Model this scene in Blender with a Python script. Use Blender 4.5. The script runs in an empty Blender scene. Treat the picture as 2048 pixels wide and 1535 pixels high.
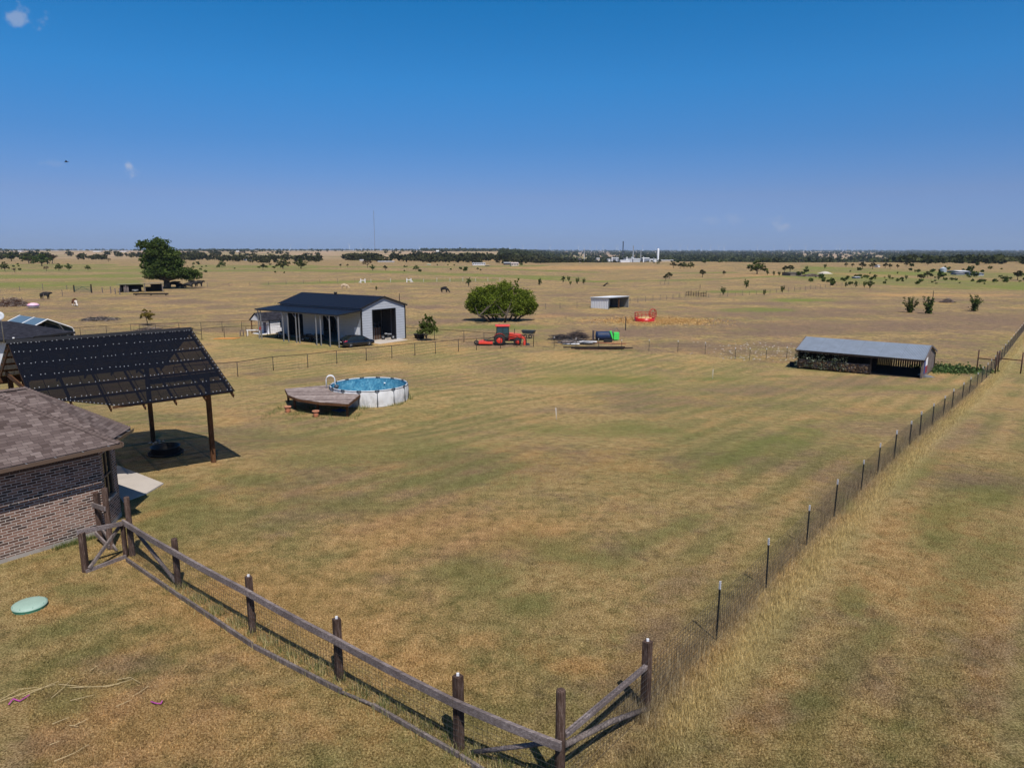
import bpy, math, random
import numpy as np
from mathutils import Vector, Matrix

# ------------------------------------------------------------------ camera, sky, sun
H = 9.3; F = 1421.0; PIT = math.atan(267.5/F); CP, SP = math.cos(PIT), math.sin(PIT)
scene = bpy.context.scene; COL = scene.collection
cam_d = bpy.data.cameras.new('camera'); cam = bpy.data.objects.new('camera', cam_d); COL.objects.link(cam)
cam.location = (0, 0, H); cam.rotation_euler = (math.pi/2-PIT, 0, 0)
cam_d.sensor_width = 36; cam_d.lens = F/2048*36; cam_d.clip_start = .2; cam_d.clip_end = 60000
scene.camera = cam
SUN_EL = math.radians(57); SH_AZ = math.radians(-20)      # shadows fall 20 deg left of straight ahead
sd = Vector((-math.sin(SH_AZ)*math.cos(SUN_EL), -math.cos(SH_AZ)*math.cos(SUN_EL), math.sin(SUN_EL)))
sun_d = bpy.data.lights.new('sun', 'SUN'); sun_d.energy = 5.0; sun_d.angle = math.radians(.53); sun_d.color = (1, .94, .86)
sun = bpy.data.objects.new('sun', sun_d); COL.objects.link(sun); sun.location = (0, 0, 60)
sun.rotation_euler = sd.to_track_quat('Z', 'Y').to_euler()
world = bpy.data.worlds.new('World'); scene.world = world; world.use_nodes = True
scene.view_settings.view_transform = 'Standard'; scene.view_settings.look = 'None'
scene.view_settings.exposure = 0.0; scene.view_settings.gamma = 1

def pdir(px, py):
    u = (px-1024)/F; v = (py-767.5)/F
    return Vector((u, CP-v*SP, -SP-v*CP))

class NT:
    def __init__(s, tree): s.t = tree; s.t.nodes.clear()
    def n(s, ty, **kw):
        nd = s.t.nodes.new(ty)
        ins = kw.pop('i', {})
        for k, v in kw.items(): setattr(nd, k, v)
        for k, v in ins.items(): s.set(nd, k, v)
        return nd
    def set(s, nd, k, v):
        sock = nd.inputs[k]
        if isinstance(v, bpy.types.NodeSocket): s.t.links.new(v, sock)
        elif isinstance(v, bpy.types.Node): s.t.links.new(v.outputs[0], sock)
        else:
            if isinstance(v, (tuple, list)) and len(v) == 3 and sock.type == 'RGBA': v = (*v, 1)
            sock.default_value = v
    def math(s, op, a, b=None, clamp=False):
        nd = s.n('ShaderNodeMath', operation=op, use_clamp=clamp); s.set(nd, 0, a)
        if b is not None: s.set(nd, 1, b)
        return nd.outputs[0]
    def noise(s, vec, scale, detail=3, rough=.55, out=0):
        nd = s.n('ShaderNodeTexNoise', i={'Scale': scale, 'Detail': detail, 'Roughness': rough})
        if vec is not None: s.set(nd, 'Vector', vec)
        return nd.outputs[out]
    def mix(s, f, a, b, blend='MIX'):
        nd = s.n('ShaderNodeMix', data_type='RGBA', blend_type=blend)
        s.set(nd, 0, f); s.set(nd, 6, a); s.set(nd, 7, b); return nd.outputs[2]
    def ramp(s, f, pts, interp='LINEAR'):
        nd = s.n('ShaderNodeValToRGB'); s.set(nd, 0, f); e = nd.color_ramp.elements; nd.color_ramp.interpolation = interp
        while len(e) < len(pts): e.new(.5)
        for el, (p, c) in zip(e, pts):
            el.position = p; el.color = (c, c, c, 1) if isinstance(c, (int, float)) else (*c, 1)
        return nd.outputs[0]
    def mapr(s, v, a, b, c=0, d=1):
        nd = s.n('ShaderNodeMapRange', interpolation_type='SMOOTHSTEP', i={'Value': v, 'From Min': a, 'From Max': b, 'To Min': c, 'To Max': d}); return nd.outputs[0]

w = NT(world.node_tree)
sky = w.n('ShaderNodeTexSky', sky_type='NISHITA', sun_disc=False, sun_elevation=SUN_EL,
          sun_rotation=math.atan2(sd.x, sd.y), altitude=300, air_density=1.0, dust_density=.35, ozone_density=3.0)
tc = w.n('ShaderNodeTexCoord')
zz = w.n('ShaderNodeSeparateXYZ', i={0: tc.outputs['Generated']}).outputs[2]
tint = w.ramp(zz, [(0, (.27, .42, .95)), (.07, (.34, .43, .74)), (.14, (.2, .48, .8)), (.21, (.12, .58, .92)), (.34, (.0, .57, .9)), (.6, (.4, .5, .58))])
tint = w.mix(1.0, tint, (1.19, 1.22, 1.26), 'MULTIPLY')
skyc = w.mix(1.0, sky.outputs[0], tint, 'MULTIPLY')
nz = w.noise(tc.outputs['Generated'], 55, 4, .5)
for (px, py, r, sx, sz, amt) in ((36, 36, 34, 1, 1, .36), (258, 331, 17, 1, 1, .62), (1572, 452, 26, 1, 3.5, .35), (1420, 440, 120, 1, 12, .12), (92, 326, 40, 1, 5, .12)):
    c = pdir(px, py).normalized()
    sub = w.n('ShaderNodeVectorMath', operation='SUBTRACT', i={0: tc.outputs['Generated'], 1: tuple(c)})
    scl = w.n('ShaderNodeVectorMath', operation='MULTIPLY', i={0: sub.outputs[0], 1: (sx, sx, sz)})
    ln = w.n('ShaderNodeVectorMath', operation='LENGTH', i={0: scl.outputs[0]})
    d = w.math('DIVIDE', ln.outputs['Value'], r/F)
    v = w.math('ADD', w.math('SUBTRACT', 1.0, d), w.math('MULTIPLY', w.math('SUBTRACT', nz, .5), 4.2))
    m = w.math('MULTIPLY', w.mapr(v, .15, 1.25), amt)
    skyc = w.mix(m, skyc, (6.2, 6.3, 7.0))
bg = w.n('ShaderNodeBackground', i={'Color': skyc, 'Strength': .092})
w.n('ShaderNodeOutputWorld', i={'Surface': bg.outputs[0]})

# ------------------------------------------------------------------ terrain and pixel helpers
def S(t):
    t = np.clip(t, 0, 1); return t*t*(3-2*t)
def T(x, y):
    x = np.asarray(x, float); y = np.asarray(y, float)
    u = x/np.maximum(y, 30)
    R = S((u+.03)/.14)
    z = -2.7*S((y-20)/55)
    fl_ = 1-S((np.hypot(x+11.3, y-48)-7)/6); z = z*(1-fl_)+(-1.38)*fl_
    z = z + 1.6*S((y-380)/220)*R*(1-S((y-640)/80))
    z = z - 12.5*S((y-610)/420)*R
    z = z + 6.8*S((y-900)/1300)*(1-R)
    z = z + 6*S((y-5500)/4500)*R
    a = S((y-90)/200)
    z = z + a*(.35*np.sin(x/47+1.3)*np.sin(y/61) + .25*np.sin(x/23+y/90))
    return z
def Tz(x, y): return float(T(x, y))
def P(px, py, h=0.0):
    d = pdir(px, py); t = 6.0; o = Vector((0, 0, H)); tp = t
    while t < 30000:
        p = o+d*t
        if p.z < Tz(p.x, p.y)+h:
            a, b = tp, t
            for _ in range(40):
                m = (a+b)/2; p = o+d*m
                if p.z < Tz(p.x, p.y)+h: b = m
                else: a = m
            return o+d*b
        tp = t; t *= 1.01
    p = o+d*20000; return Vector((p.x, p.y, Tz(p.x, p.y)))
def Pz(px, py, z):
    d = pdir(px, py); t = (z-H)/d.z; return Vector((d.x*t, d.y*t, z))
def PD(px, y):
    d = pdir(px, 500); t = y/d.y; return Vector((d.x*t, y, Tz(d.x*t, y)))
def zpix(py, y):           # height seen at picture row py at distance y
    d = pdir(1024, py); return H+d.z*y/d.y
def hgt(base, ytop, yb):   # height above base point of something whose top is at row ytop
    p = P(*base); d = pdir(base[0], ytop); return H+d.z*p.y/d.y-p.z
def pxm(p): return F/(p.y*CP-(p.z-H)*SP)   # photo pixels per metre at p

# ------------------------------------------------------------------ mesh helpers
class MB:
    def __init__(s): s.v = []; s.f = []; s.m = []; s.sm = []
    def add(s, vs, fs, m=0, sm=False):
        b = len(s.v); s.v += [tuple(v) for v in vs]
        for f in fs: s.f.append(tuple(b+i for i in f)); s.m.append(m); s.sm.append(sm)
        return s
    def box(s, x0, x1, y0, y1, z0, z1, m=0):
        vs = [(x, y, z) for z in (z0, z1) for y in (y0, y1) for x in (x0, x1)]
        return s.add(vs, [(0, 2, 3, 1), (4, 5, 7, 6), (0, 1, 5, 4), (2, 6, 7, 3), (0, 4, 6, 2), (1, 3, 7, 5)], m)
    def beam(s, p0, p1, w, h, m=0, up=(0, 0, 1)):
        p0 = Vector(p0); p1 = Vector(p1); d = (p1-p0).normalized(); u = Vector(up)
        if abs(d.dot(u)) > .98: u = Vector((0, 1, 0))
        a = d.cross(u).normalized()*(w/2); b = a.cross(d).normalized()*(h/2)
        vs = [p+i*a+j*b for p in (p0, p1) for (i, j) in ((-1, -1), (1, -1), (1, 1), (-1, 1))]
        return s.add(vs, [(0, 1, 2, 3), (7, 6, 5, 4), (0, 4, 5, 1), (1, 5, 6, 2), (2, 6, 7, 3), (3, 7, 4, 0)], m)
    def tube(s, pts, r, n=8, m=0, r1=None, caps=True, closed=False):
        pts = [Vector(p) for p in pts]; k = len(pts); vs = []
        for i, p in enumerate(pts):
            if closed: d = (pts[(i+1) % k]-pts[i-1]).normalized()
            else: d = (pts[min(i+1, k-1)]-pts[max(i-1, 0)]).normalized()
            u = Vector((0, 0, 1)) if abs(d.z) < .9 else Vector((0, 1, 0))
            a = d.cross(u).normalized(); b = a.cross(d)
            rr = r if r1 is None else r+(r1-r)*i/(k-1)
            vs += [p+a*math.cos(2*math.pi*j/n)*rr+b*math.sin(2*math.pi*j/n)*rr for j in range(n)]
        fs = []
        for i in range(k if closed else k-1):
            i2 = (i+1) % k
            fs += [(i*n+j, i*n+(j+1) % n, i2*n+(j+1) % n, i2*n+j) for j in range(n)]
        s.add(vs, fs, m, n > 5)
        if caps and not closed:
            b = len(s.v)-k*n
            s.f.append(tuple(b+j for j in range(n))[::-1]); s.m.append(m); s.sm.append(False)
            s.f.append(tuple(b+(k-1)*n+j for j in range(n))); s.m.append(m); s.sm.append(False)
        return s
    def prism(s, poly, vec, m=0):
        n = len(poly); v = Vector(vec); vs = [Vector(p) for p in poly]; vs = vs+[p+v for p in vs]
        return s.add(vs, [tuple(range(n))[::-1], tuple(range(n, 2*n))]+[(i, (i+1) % n, n+(i+1) % n, n+i) for i in range(n)], m)
    def lathe(s, prof, n=24, c=(0, 0, 0), m=0, sm=True, axis='Z', cap=True):
        c = Vector(c); vs = []
        for (r, z) in prof:
            for j in range(n):
                a = 2*math.pi*j/n
                q = (r*math.cos(a), r*math.sin(a), z) if axis == 'Z' else (r*math.cos(a), z, r*math.sin(a))
                vs.append(c+Vector(q))
        k = len(prof); fs = [(i*n+j, i*n+(j+1) % n, (i+1)*n+(j+1) % n, (i+1)*n+j) for i in range(k-1) for j in range(n)]
        s.add(vs, fs, m, sm)
        if cap:
            b = len(s.v)-k*n
            for o in (0, k-1):
                if prof[o][0] > 1e-4: s.f.append(tuple(b+o*n+j for j in range(n))); s.m.append(m); s.sm.append(False)
        return s
    def sheet(s, fn, nu, nv, m=0, sm=True):
        vs = [fn(i/nu, j/nv) for j in range(nv+1) for i in range(nu+1)]
        return s.add(vs, [(j*(nu+1)+i, j*(nu+1)+i+1, (j+1)*(nu+1)+i+1, (j+1)*(nu+1)+i) for j in range(nv) for i in range(nu)], m, sm)
    def mesh(s, name, mats):
        me = bpy.data.meshes.new(name); me.from_pydata(s.v, [], s.f)
        for mt in (mats if isinstance(mats, (list, tuple)) else [mats]): me.materials.append(mt)
        me.polygons.foreach_set('material_index', s.m); me.polygons.foreach_set('use_smooth', s.sm)
        uv = me.uv_layers.new(name='UVMap'); V = [Vector(v) for v in s.v]; li = 0; out = []
        for f in s.f:
            a, b, c = V[f[0]], V[f[1]], V[f[2]]; nrm = (b-a).cross(c-a)
            if nrm.length < 1e-12: nrm = Vector((0, 0, 1))
            nrm.normalize(); u = Vector((0, 0, 1)).cross(nrm)
            u = Vector((1, 0, 0)) if u.length < .05 else u.normalized()
            vv = nrm.cross(u)
            for k in f: out += [V[k].dot(u), V[k].dot(vv)]
        uv.data.foreach_set('uv', out); me.update(); return me
    def build(s, name, mats, parent=None, bevel=0):
        o = bpy.data.objects.new(name, s.mesh(name, mats)); COL.objects.link(o)
        if parent is not None: o.parent = parent
        if bevel:
            b = o.modifiers.new('bevel', 'BEVEL'); b.width = bevel; b.segments = 2; b.limit_method = 'ANGLE'
        return o
def tag(o, label=None, cat=None, group=None, kind=None):
    if label: o['label'] = label
    if cat: o['category'] = cat
    if group: o['group'] = group
    if kind: o['kind'] = kind
    return o
def thing(name, loc, rz, label, cat, group=None):
    o = bpy.data.objects.new(name, None); COL.objects.link(o); o.location = loc; o.rotation_euler = (0, 0, rz)
    o.empty_display_size = .3
    return tag(o, label, cat, group)
def copy_tree(o, parent=None):
    kids = [c for c in bpy.data.objects if c.parent == o] if o.children is None else list(o.children)
    c = o.copy(); COL.objects.link(c); c.parent = parent
    for ch in kids: copy_tree(ch, c)
    return c
def bigmesh(name, verts, faces_n, mat, attrs=None, smooth=False):
    """verts (N,3) laid out consecutively, every faces_n vertices form a face"""
    me = bpy.data.meshes.new(name); n = len(verts); nf = n//faces_n
    me.vertices.add(n); me.vertices.foreach_set('co', np.asarray(verts, np.float32).ravel())
    me.loops.add(n); me.loops.foreach_set('vertex_index', np.arange(n, dtype=np.int32))
    me.polygons.add(nf); me.polygons.foreach_set('loop_start', np.arange(0, n, faces_n, dtype=np.int32))
    try: me.polygons.foreach_set('loop_total', np.full(nf, faces_n, np.int32))
    except Exception: pass
    for k, a in (attrs or {}).items():
        at = me.attributes.new(k, 'FLOAT_COLOR', 'POINT'); at.data.foreach_set('color', np.asarray(a, np.float32).ravel())
    me.materials.append(mat); me.update(calc_edges=True); me.validate(); return me

# ------------------------------------------------------------------ materials
def new_mat(name):
    m = bpy.data.materials.new(name); m.use_nodes = True; return m, NT(m.node_tree)
def out(nt, shader): nt.n('ShaderNodeOutputMaterial', i={'Surface': shader})
def bsdf(nt, color, rough=.7, metal=0, bump=None, bs=.3, bd=.02, spec=.5, **kw):
    b = nt.n('ShaderNodeBsdfPrincipled', i={'Roughness': rough, 'Metallic': metal, 'Specular IOR Level': spec}); nt.set(b, 'Base Color', color)
    for k, v in kw.items(): nt.set(b, k, v)
    if bump is not None:
        bp = nt.n('ShaderNodeBump', i={'Strength': bs, 'Distance': bd, 'Height': bump}); nt.set(b, 'Normal', bp.outputs[0])
    return b
def M(name, col, rough=.7, metal=0, var=.25, scale=3.0, bump=.15, bd=.01, spec=.4, dirt=None):
    m, nt = new_mat(name); tc = nt.n('ShaderNodeTexCoord').outputs['Object']
    n1 = nt.noise(tc, scale, 4); n2 = nt.noise(tc, scale*9, 3)
    f = nt.math('ADD', nt.math('MULTIPLY', n1, .6), nt.math('MULTIPLY', n2, .4))
    lo = tuple(c*(1-var) for c in col); hi = tuple(min(1, c*(1+var)) for c in col)
    c = nt.ramp(f, [(.3, lo), (.7, hi)])
    if dirt: c = nt.mix(nt.mapr(nt.noise(tc, scale*.7, 5, .7), .5, .75, 0, .6), c, dirt)
    out(nt, bsdf(nt, c, rough, metal, n2, bump, bd, spec)); return m
def wood(name, a, b, c, sc=(6, 6, 6), rough=.85):
    m, nt = new_mat(name); uv = nt.n('ShaderNodeUVMap').outputs[0]; ob = nt.n('ShaderNodeTexCoord').outputs['Object']
    mp = nt.n('ShaderNodeMapping', i={'Vector': ob, 'Scale': sc}).outputs[0]
    g = nt.noise(mp, 4, 5, .65); p = nt.noise(ob, 1.3, 3); fine = nt.noise(mp, 22, 3, .7)
    col = nt.ramp(nt.math('ADD', nt.math('MULTIPLY', g, .6), nt.math('MULTIPLY', fine, .4)), [(.33, a), (.5, b), (.68, c)])
    col = nt.mix(nt.mapr(p, .35, .65, 0, .45), col, a)
    out(nt, bsdf(nt, col, rough, 0, fine, .5, .01, .2)); return m
def masonry(name):
    m, nt = new_mat(name); uv = nt.n('ShaderNodeUVMap').outputs[0]
    br = nt.n('ShaderNodeTexBrick', i={'Vector': uv, 'Color1': (.0, .0, .0), 'Color2': (1, 1, 1), 'Mortar': (.5, .5, .5), 'Scale': 1.0,
              'Mortar Size': .009, 'Mortar Smooth': .15, 'Bias': 0, 'Brick Width': .27, 'Row Height': .088})
    col = nt.ramp(br.outputs['Color'], [(0, (.028, .02, .02)), (.22, (.085, .045, .034)), (.5, (.19, .098, .068)), (.8, (.27, .155, .115)), (1, (.17, .105, .085))])
    nn = nt.noise(uv, 14, 4, .7); col = nt.mix(nt.mapr(nn, .45, .75, 0, .45), col, (.25, .19, .16))
    pale = nt.noise(uv, .9, 3); col = nt.mix(nt.mapr(pale, .5, .8, 0, .35), col, (.3, .24, .2))
    col = nt.mix(br.outputs['Fac'], col, (.56, .5, .45))
    h = nt.math('SUBTRACT', nt.math('MULTIPLY', nn, .3), br.outputs['Fac'])
    out(nt, bsdf(nt, col, .9, 0, h, .8, .012, .2)); return m
def shingle(name, cols, w=.3, r=.14):
    m, nt = new_mat(name); uv = nt.n('ShaderNodeUVMap').outputs[0]
    br = nt.n('ShaderNodeTexBrick', i={'Vector': uv, 'Color1': (0, 0, 0), 'Color2': (1, 1, 1), 'Mortar': (.5, .5, .5), 'Scale': 1.0,
              'Mortar Size': .0045, 'Mortar Smooth': 0., 'Bias': 0, 'Brick Width': w, 'Row Height': r})
    br.offset_frequency = 2; br.offset = .37; br.squash = .7; br.squash_frequency = 3
    nn = nt.noise(uv, 60, 3, .8); col = nt.ramp(nt.math('ADD', nt.math('MULTIPLY', br.outputs['Color'], .85), nt.math('MULTIPLY', nn, .15)), [(0, cols[0]), (.35, cols[1]), (.7, cols[2]), (1, cols[3])])
    sep = nt.n('ShaderNodeSeparateXYZ', i={0: uv}).outputs[1]
    fr = nt.math('FRACT', nt.math('DIVIDE', sep, r))
    col = nt.mix(nt.math('MULTIPLY', br.outputs['Fac'], .75), col, (.012, .01, .01))
    h = nt.math('ADD', nt.math('MULTIPLY', fr, -1.0), nt.math('MULTIPLY', nt.math('SUBTRACT', nn, br.outputs['Fac']), .35))
    out(nt, bsdf(nt, col, .95, 0, h, .9, .012, .15)); return m
def ribbed(name, col, pitch, depth=.02, rough=.45, metal=0, axis=0, dirt=.12, spec=.5, lap=0, lapw=.03, sharp=False):
    m, nt = new_mat(name); uv = nt.n('ShaderNodeUVMap').outputs[0]; sp = nt.n('ShaderNodeSeparateXYZ', i={0: uv})
    x = nt.math('DIVIDE', sp.outputs[axis], pitch)
    if sharp: h = nt.math('FRACT', x)
    else: h = nt.mapr(nt.math('ABSOLUTE', nt.math('SUBTRACT', nt.math('FRACT', x), .5)), .1, .35)
    nn = nt.noise(uv, 1.1, 5, .7)
    c = nt.ramp(nn, [(.3, tuple(k*(1-dirt) for k in col)), (.7, tuple(min(1, k*(1+dirt)) for k in col))])
    if lap:
        l = nt.math('FRACT', nt.math('DIVIDE', sp.outputs[axis], lap)); lm = nt.mapr(l, .0, lapw, 1, 0)
        c = nt.mix(nt.math('MULTIPLY', lm, .5), c, tuple(k*.35 for k in col))
    out(nt, bsdf(nt, c, rough, metal, h, 1.0, depth, spec)); return m
def leafm(name, cols, trans=.25):
    m, nt = new_mat(name); at = nt.n('ShaderNodeAttribute', attribute_name='tint').outputs['Fac']
    c = nt.ramp(at, [(0, cols[0]), (.5, cols[1]), (1, cols[2])])
    rnd = nt.n('ShaderNodeObjectInfo').outputs['Random']
    hs = nt.n('ShaderNodeHueSaturation', i={'Color': c, 'Hue': nt.mapr(rnd, 0, 1, .48, .515), 'Value': nt.mapr(rnd, 0, 1, .8, 1.15)}).outputs[0]
    d = nt.n('ShaderNodeBsdfDiffuse', i={'Color': hs}); t = nt.n('ShaderNodeBsdfTranslucent', i={'Color': hs})
    mx = nt.n('ShaderNodeMixShader', i={0: trans, 1: d.outputs[0], 2: t.outputs[0]}); out(nt, mx.outputs[0]); return m

LAT = {}
brick_m = masonry('brick'); shing_m = shingle('brown_shingle', [(.06, .042, .038), (.115, .086, .08), (.15, .115, .106), (.2, .158, .146)])
dshing_m = shingle('dark_shingle', [(.008, .008, .012), (.02, .02, .028), (.03, .03, .042), (.05, .05, .06)], .3, .14)
post_w = wood('weathered_post', (.025, .014, .01), (.08, .048, .036), (.24, .18, .155), (9, 9, 1))
rail_w = wood('weathered_rail', (.06, .045, .042), (.2, .165, .16), (.42, .36, .35), (1.2, 7, 7))
perg_w = wood('stained_wood', (.045, .02, .009), (.11, .05, .022), (.2, .1, .05), (7, 7, 1.2))
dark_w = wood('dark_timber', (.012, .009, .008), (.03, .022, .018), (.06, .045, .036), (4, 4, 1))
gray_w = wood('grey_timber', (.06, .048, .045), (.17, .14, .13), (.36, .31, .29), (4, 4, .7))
fas_m = M('brown_trim', (.13, .085, .06), .6, var=.12); gut_m = M('brown_gutter', (.17, .115, .085), .35, 0, .1)
found_m = M('concrete_base', (.33, .3, .27), .9, var=.15, dirt=(.2, .15, .11)); conc_m = M('concrete', (.46, .41, .36), .9, var=.1, scale=1.2)
white_m = M('white_paint', (.72, .72, .74), .6, var=.08, dirt=(.5, .48, .45)); blk_m = M('black_metal', (.012, .012, .014), .5, 0, .2)
dark_m = M('dark_inside', (.02, .018, .018), .9); rust_m = M('rusty_pipe', (.06, .026, .018), .8, 0, .35, 8)
pipe_m = M('dark_pipe', (.022, .014, .012), .6, 0, .3, 6); galv_m = M('galvanised', (.35, .36, .38), .45, .6, .12)
wire_m = M('wire', (.06, .055, .055), .6, .3, .1); tpost_m = M('tpost_green', (.018, .02, .018), .7); tip_m = M('white_tip', (.7, .7, .72), .6, var=.05)
red_m = M('red_paint', (.45, .018, .012), .35, 0, .1, dirt=(.4, .05, .03)); rub_m = M('rubber', (.018, .018, .019), .85)
grey_m = M('grey_paint', (.2, .21, .22), .6); 
def glassy(name, col, rough=.05):
    m, nt = new_mat(name); out(nt, bsdf(nt, col, rough, 0, spec=.8)); return m
glass_m = glassy('window_glass', (.012, .018, .02)); carp_m = glassy('car_paint', (.008, .01, .016), .12)
lens_m = glassy('red_lens', (.4, .01, .02), .1)

# ------------------------------------------------------------------ ground cover masks (albedo of the place, laid out on the land)
G0 = P(1433.4, 1278); G1 = P(1956, 771.5)
gd = Vector((G1.x-G0.x, G1.y-G0.y)).normalized()             # direction of the long wire fence
gn = Vector((gd.y, -gd.x))                                    # to its right
BND = [P(*q) for q in ((-300, 690), (162, 677), (522, 662), (811, 678), (968, 691), (1067, 694), (1243, 703), (1410, 709), (1499, 722), (1600, 726), (1868, 737), (1985, 738), (2046, 690), (2300, 560))]
bu = np.array([p.x/p.y for p in BND]); bd_ = np.array([p.y for p in BND])
def proj(x, y, z):
    dep = y*CP-(z-H)*SP; up = y*SP+(z-H)*CP
    dep = np.maximum(dep, .5); return 1024+F*x/dep, 767.5-F*up/dep
def blob(px, py, cx, cy, rx, ry, rot=0):
    c, s = math.cos(rot), math.sin(rot); a = (px-cx)*c+(py-cy)*s; b = -(px-cx)*s+(py-cy)*c
    return np.clip(1.25-np.sqrt((a/rx)**2+(b/ry)**2), 0, 1)
def band(px, py, pts, th, x0=None):
    xs = [p[0] for p in pts]; yc = np.interp(px, xs, [p[1] for p in pts])
    m = np.clip(1.3-np.abs(py-yc)/th, 0, 1); return m*S((px-xs[0]+15)/30)*S((xs[-1]-px+15)/30)
GREEN = [(395, 1020, 120, 60, .1), (520, 960, 120, 30, 0), (330, 1000, 60, 30, 0), (1960, 1120, 160, 90, -.3), (1880, 1080, 90, 60, -.3), (1760, 1270, 80, 50, -.3), (640, 920, 200, 30, 0), (1240, 860, 260, 24, 0), (320, 1050, 75, 30, .15), (165, 1180, 110, 22, .0), (445, 942, 50, 13, 0), (800, 900, 400, 60, .1), (950, 1150, 130, 60, 0), (1050, 1210, 100, 40, 0),
         (1150, 1110, 200, 40, .2), (560, 870, 160, 25, 0), (900, 960, 250, 30, 0), (1430, 757, 70, 7, 0), (1560, 752, 45, 5, 0), (1830, 775, 200, 10, 0), (1200, 760, 280, 18, 0),
         (1350, 1060, 160, 30, -.4), (1500, 900, 300, 40, -.3), (1900, 1030, 120, 50, -.3), (1980, 990, 100, 40, 0), (1830, 940, 90, 40, -.5), (1700, 1200, 60, 60, -.4),
         (1800, 1450, 60, 22, 0), (200, 1300, 40, 16, 0), (120, 1260, 130, 20, 0), (460, 1400, 60, 25, 0), (120, 1400, 110, 60, 0), (370, 970, 60, 12, -.2), (940, 1340, 30, 12, 0),
         (1690, 1010, 40, 40, 0), (700, 708, 60, 4, 0), (1000, 655, 200, 8, 0), (640, 694, 110, 4, .08), (560, 684, 70, 2.5, 0), (860, 665, 70, 10, 0), (1500, 620, 120, 7, 0),
         (1490, 583, 120, 5, 0), (1600, 600, 100, 5, 0), (1260, 700, 60, 3, 0), (1760, 740, 300, 8, 0), (1900, 1180, 120, 60, 0), (1620, 1400, 90, 40, 0), (700, 1010, 200, 30, 0)]
BARE = [(1900, 880, 130, 40, -.4), (1960, 960, 120, 30, 0), (1560, 1420, 160, 60, -.3), (1980, 1300, 120, 60, 0), (120, 1480, 160, 50, 0), (250, 1330, 150, 40, 0), (1640, 625, 500, 14, 0), (1950, 640, 260, 24, 0), (1300, 660, 300, 12, 0), (1560, 665, 300, 12, 0), (370, 603, 85, 8, 0), (440, 612, 60, 6, 0), (330, 625, 120, 5, 0), (120, 617, 130, 5, 0), (110, 632, 160, 6, 0), (230, 597, 60, 4, 0), (60, 600, 90, 3, 0), (320, 592, 90, 3, 0),
        (1180, 670, 220, 9, 0), (1360, 690, 170, 12, 0), (1560, 690, 120, 10, 0), (1640, 655, 420, 14, 0), (1480, 650, 260, 9, 0), (1850, 650, 320, 18, 0), (1700, 605, 120, 5, 0), (1900, 600, 180, 6, 0),
        (1150, 630, 180, 5, 0), (1650, 577, 130, 3, 0), (1500, 607, 140, 4, 0), (860, 615, 60, 6, 0), (900, 640, 110, 7, 0), (1010, 634, 90, 8, 0), (1150, 590, 90, 3, 0), (980, 690, 120, 8, 0),
        (1420, 640, 90, 4, 0), (510, 748, 60, 5, 0), (620, 760, 160, 10, -.1), (1700, 765, 200, 20, 0), (1500, 780, 200, 16, 0), (203, 1302, 26, 11, 0), (1815, 1448, 26, 12, 0),
        (560, 700, 40, 3, 0), (520, 590, 80, 3, 0), (1340, 1180, 110, 60, -.5), (1320, 1260, 90, 40, -.5), (1010, 600, 60, 4, 0), (1290, 600, 60, 4, 0), (1680, 1000, 120, 90, -.7)]
ORANGE = [(560, 1230, 560, 190, .1), (900, 1060, 420, 90, 0), (330, 1450, 520, 170, 0), (850, 1330, 260, 90, .2), (530, 1400, 200, 60, 0), (600, 1200, 150, 40, 0), (230, 1120, 60, 30, 0), (360, 1200, 60, 30, .4), (100, 1220, 110, 26, 0), (740, 1130, 160, 40, 0), (830, 1060, 130, 30, 0), (950, 1280, 120, 40, 0),
          (500, 1320, 90, 40, .5), (620, 1450, 130, 50, .5), (1310, 641.5, 130, 6, 0), (1290, 643, 70, 5, 0), (1090, 632, 60, 5, 0), (1200, 640, 90, 3, 0), (1150, 1330, 90, 40, 0), (430, 929, 24, 8, 0), (780, 687, 70, 5, 0),
          (1060, 640, 60, 3, 0), (1880, 750, 60, 8, 0), (700, 880, 160, 16, 0), (1850, 590, 260, 5, 0), (900, 520, 200, 4, 0), (1200, 535, 300, 6, 0), (1650, 550, 300, 8, 0), (300, 1100, 60, 20, 0)]
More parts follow.
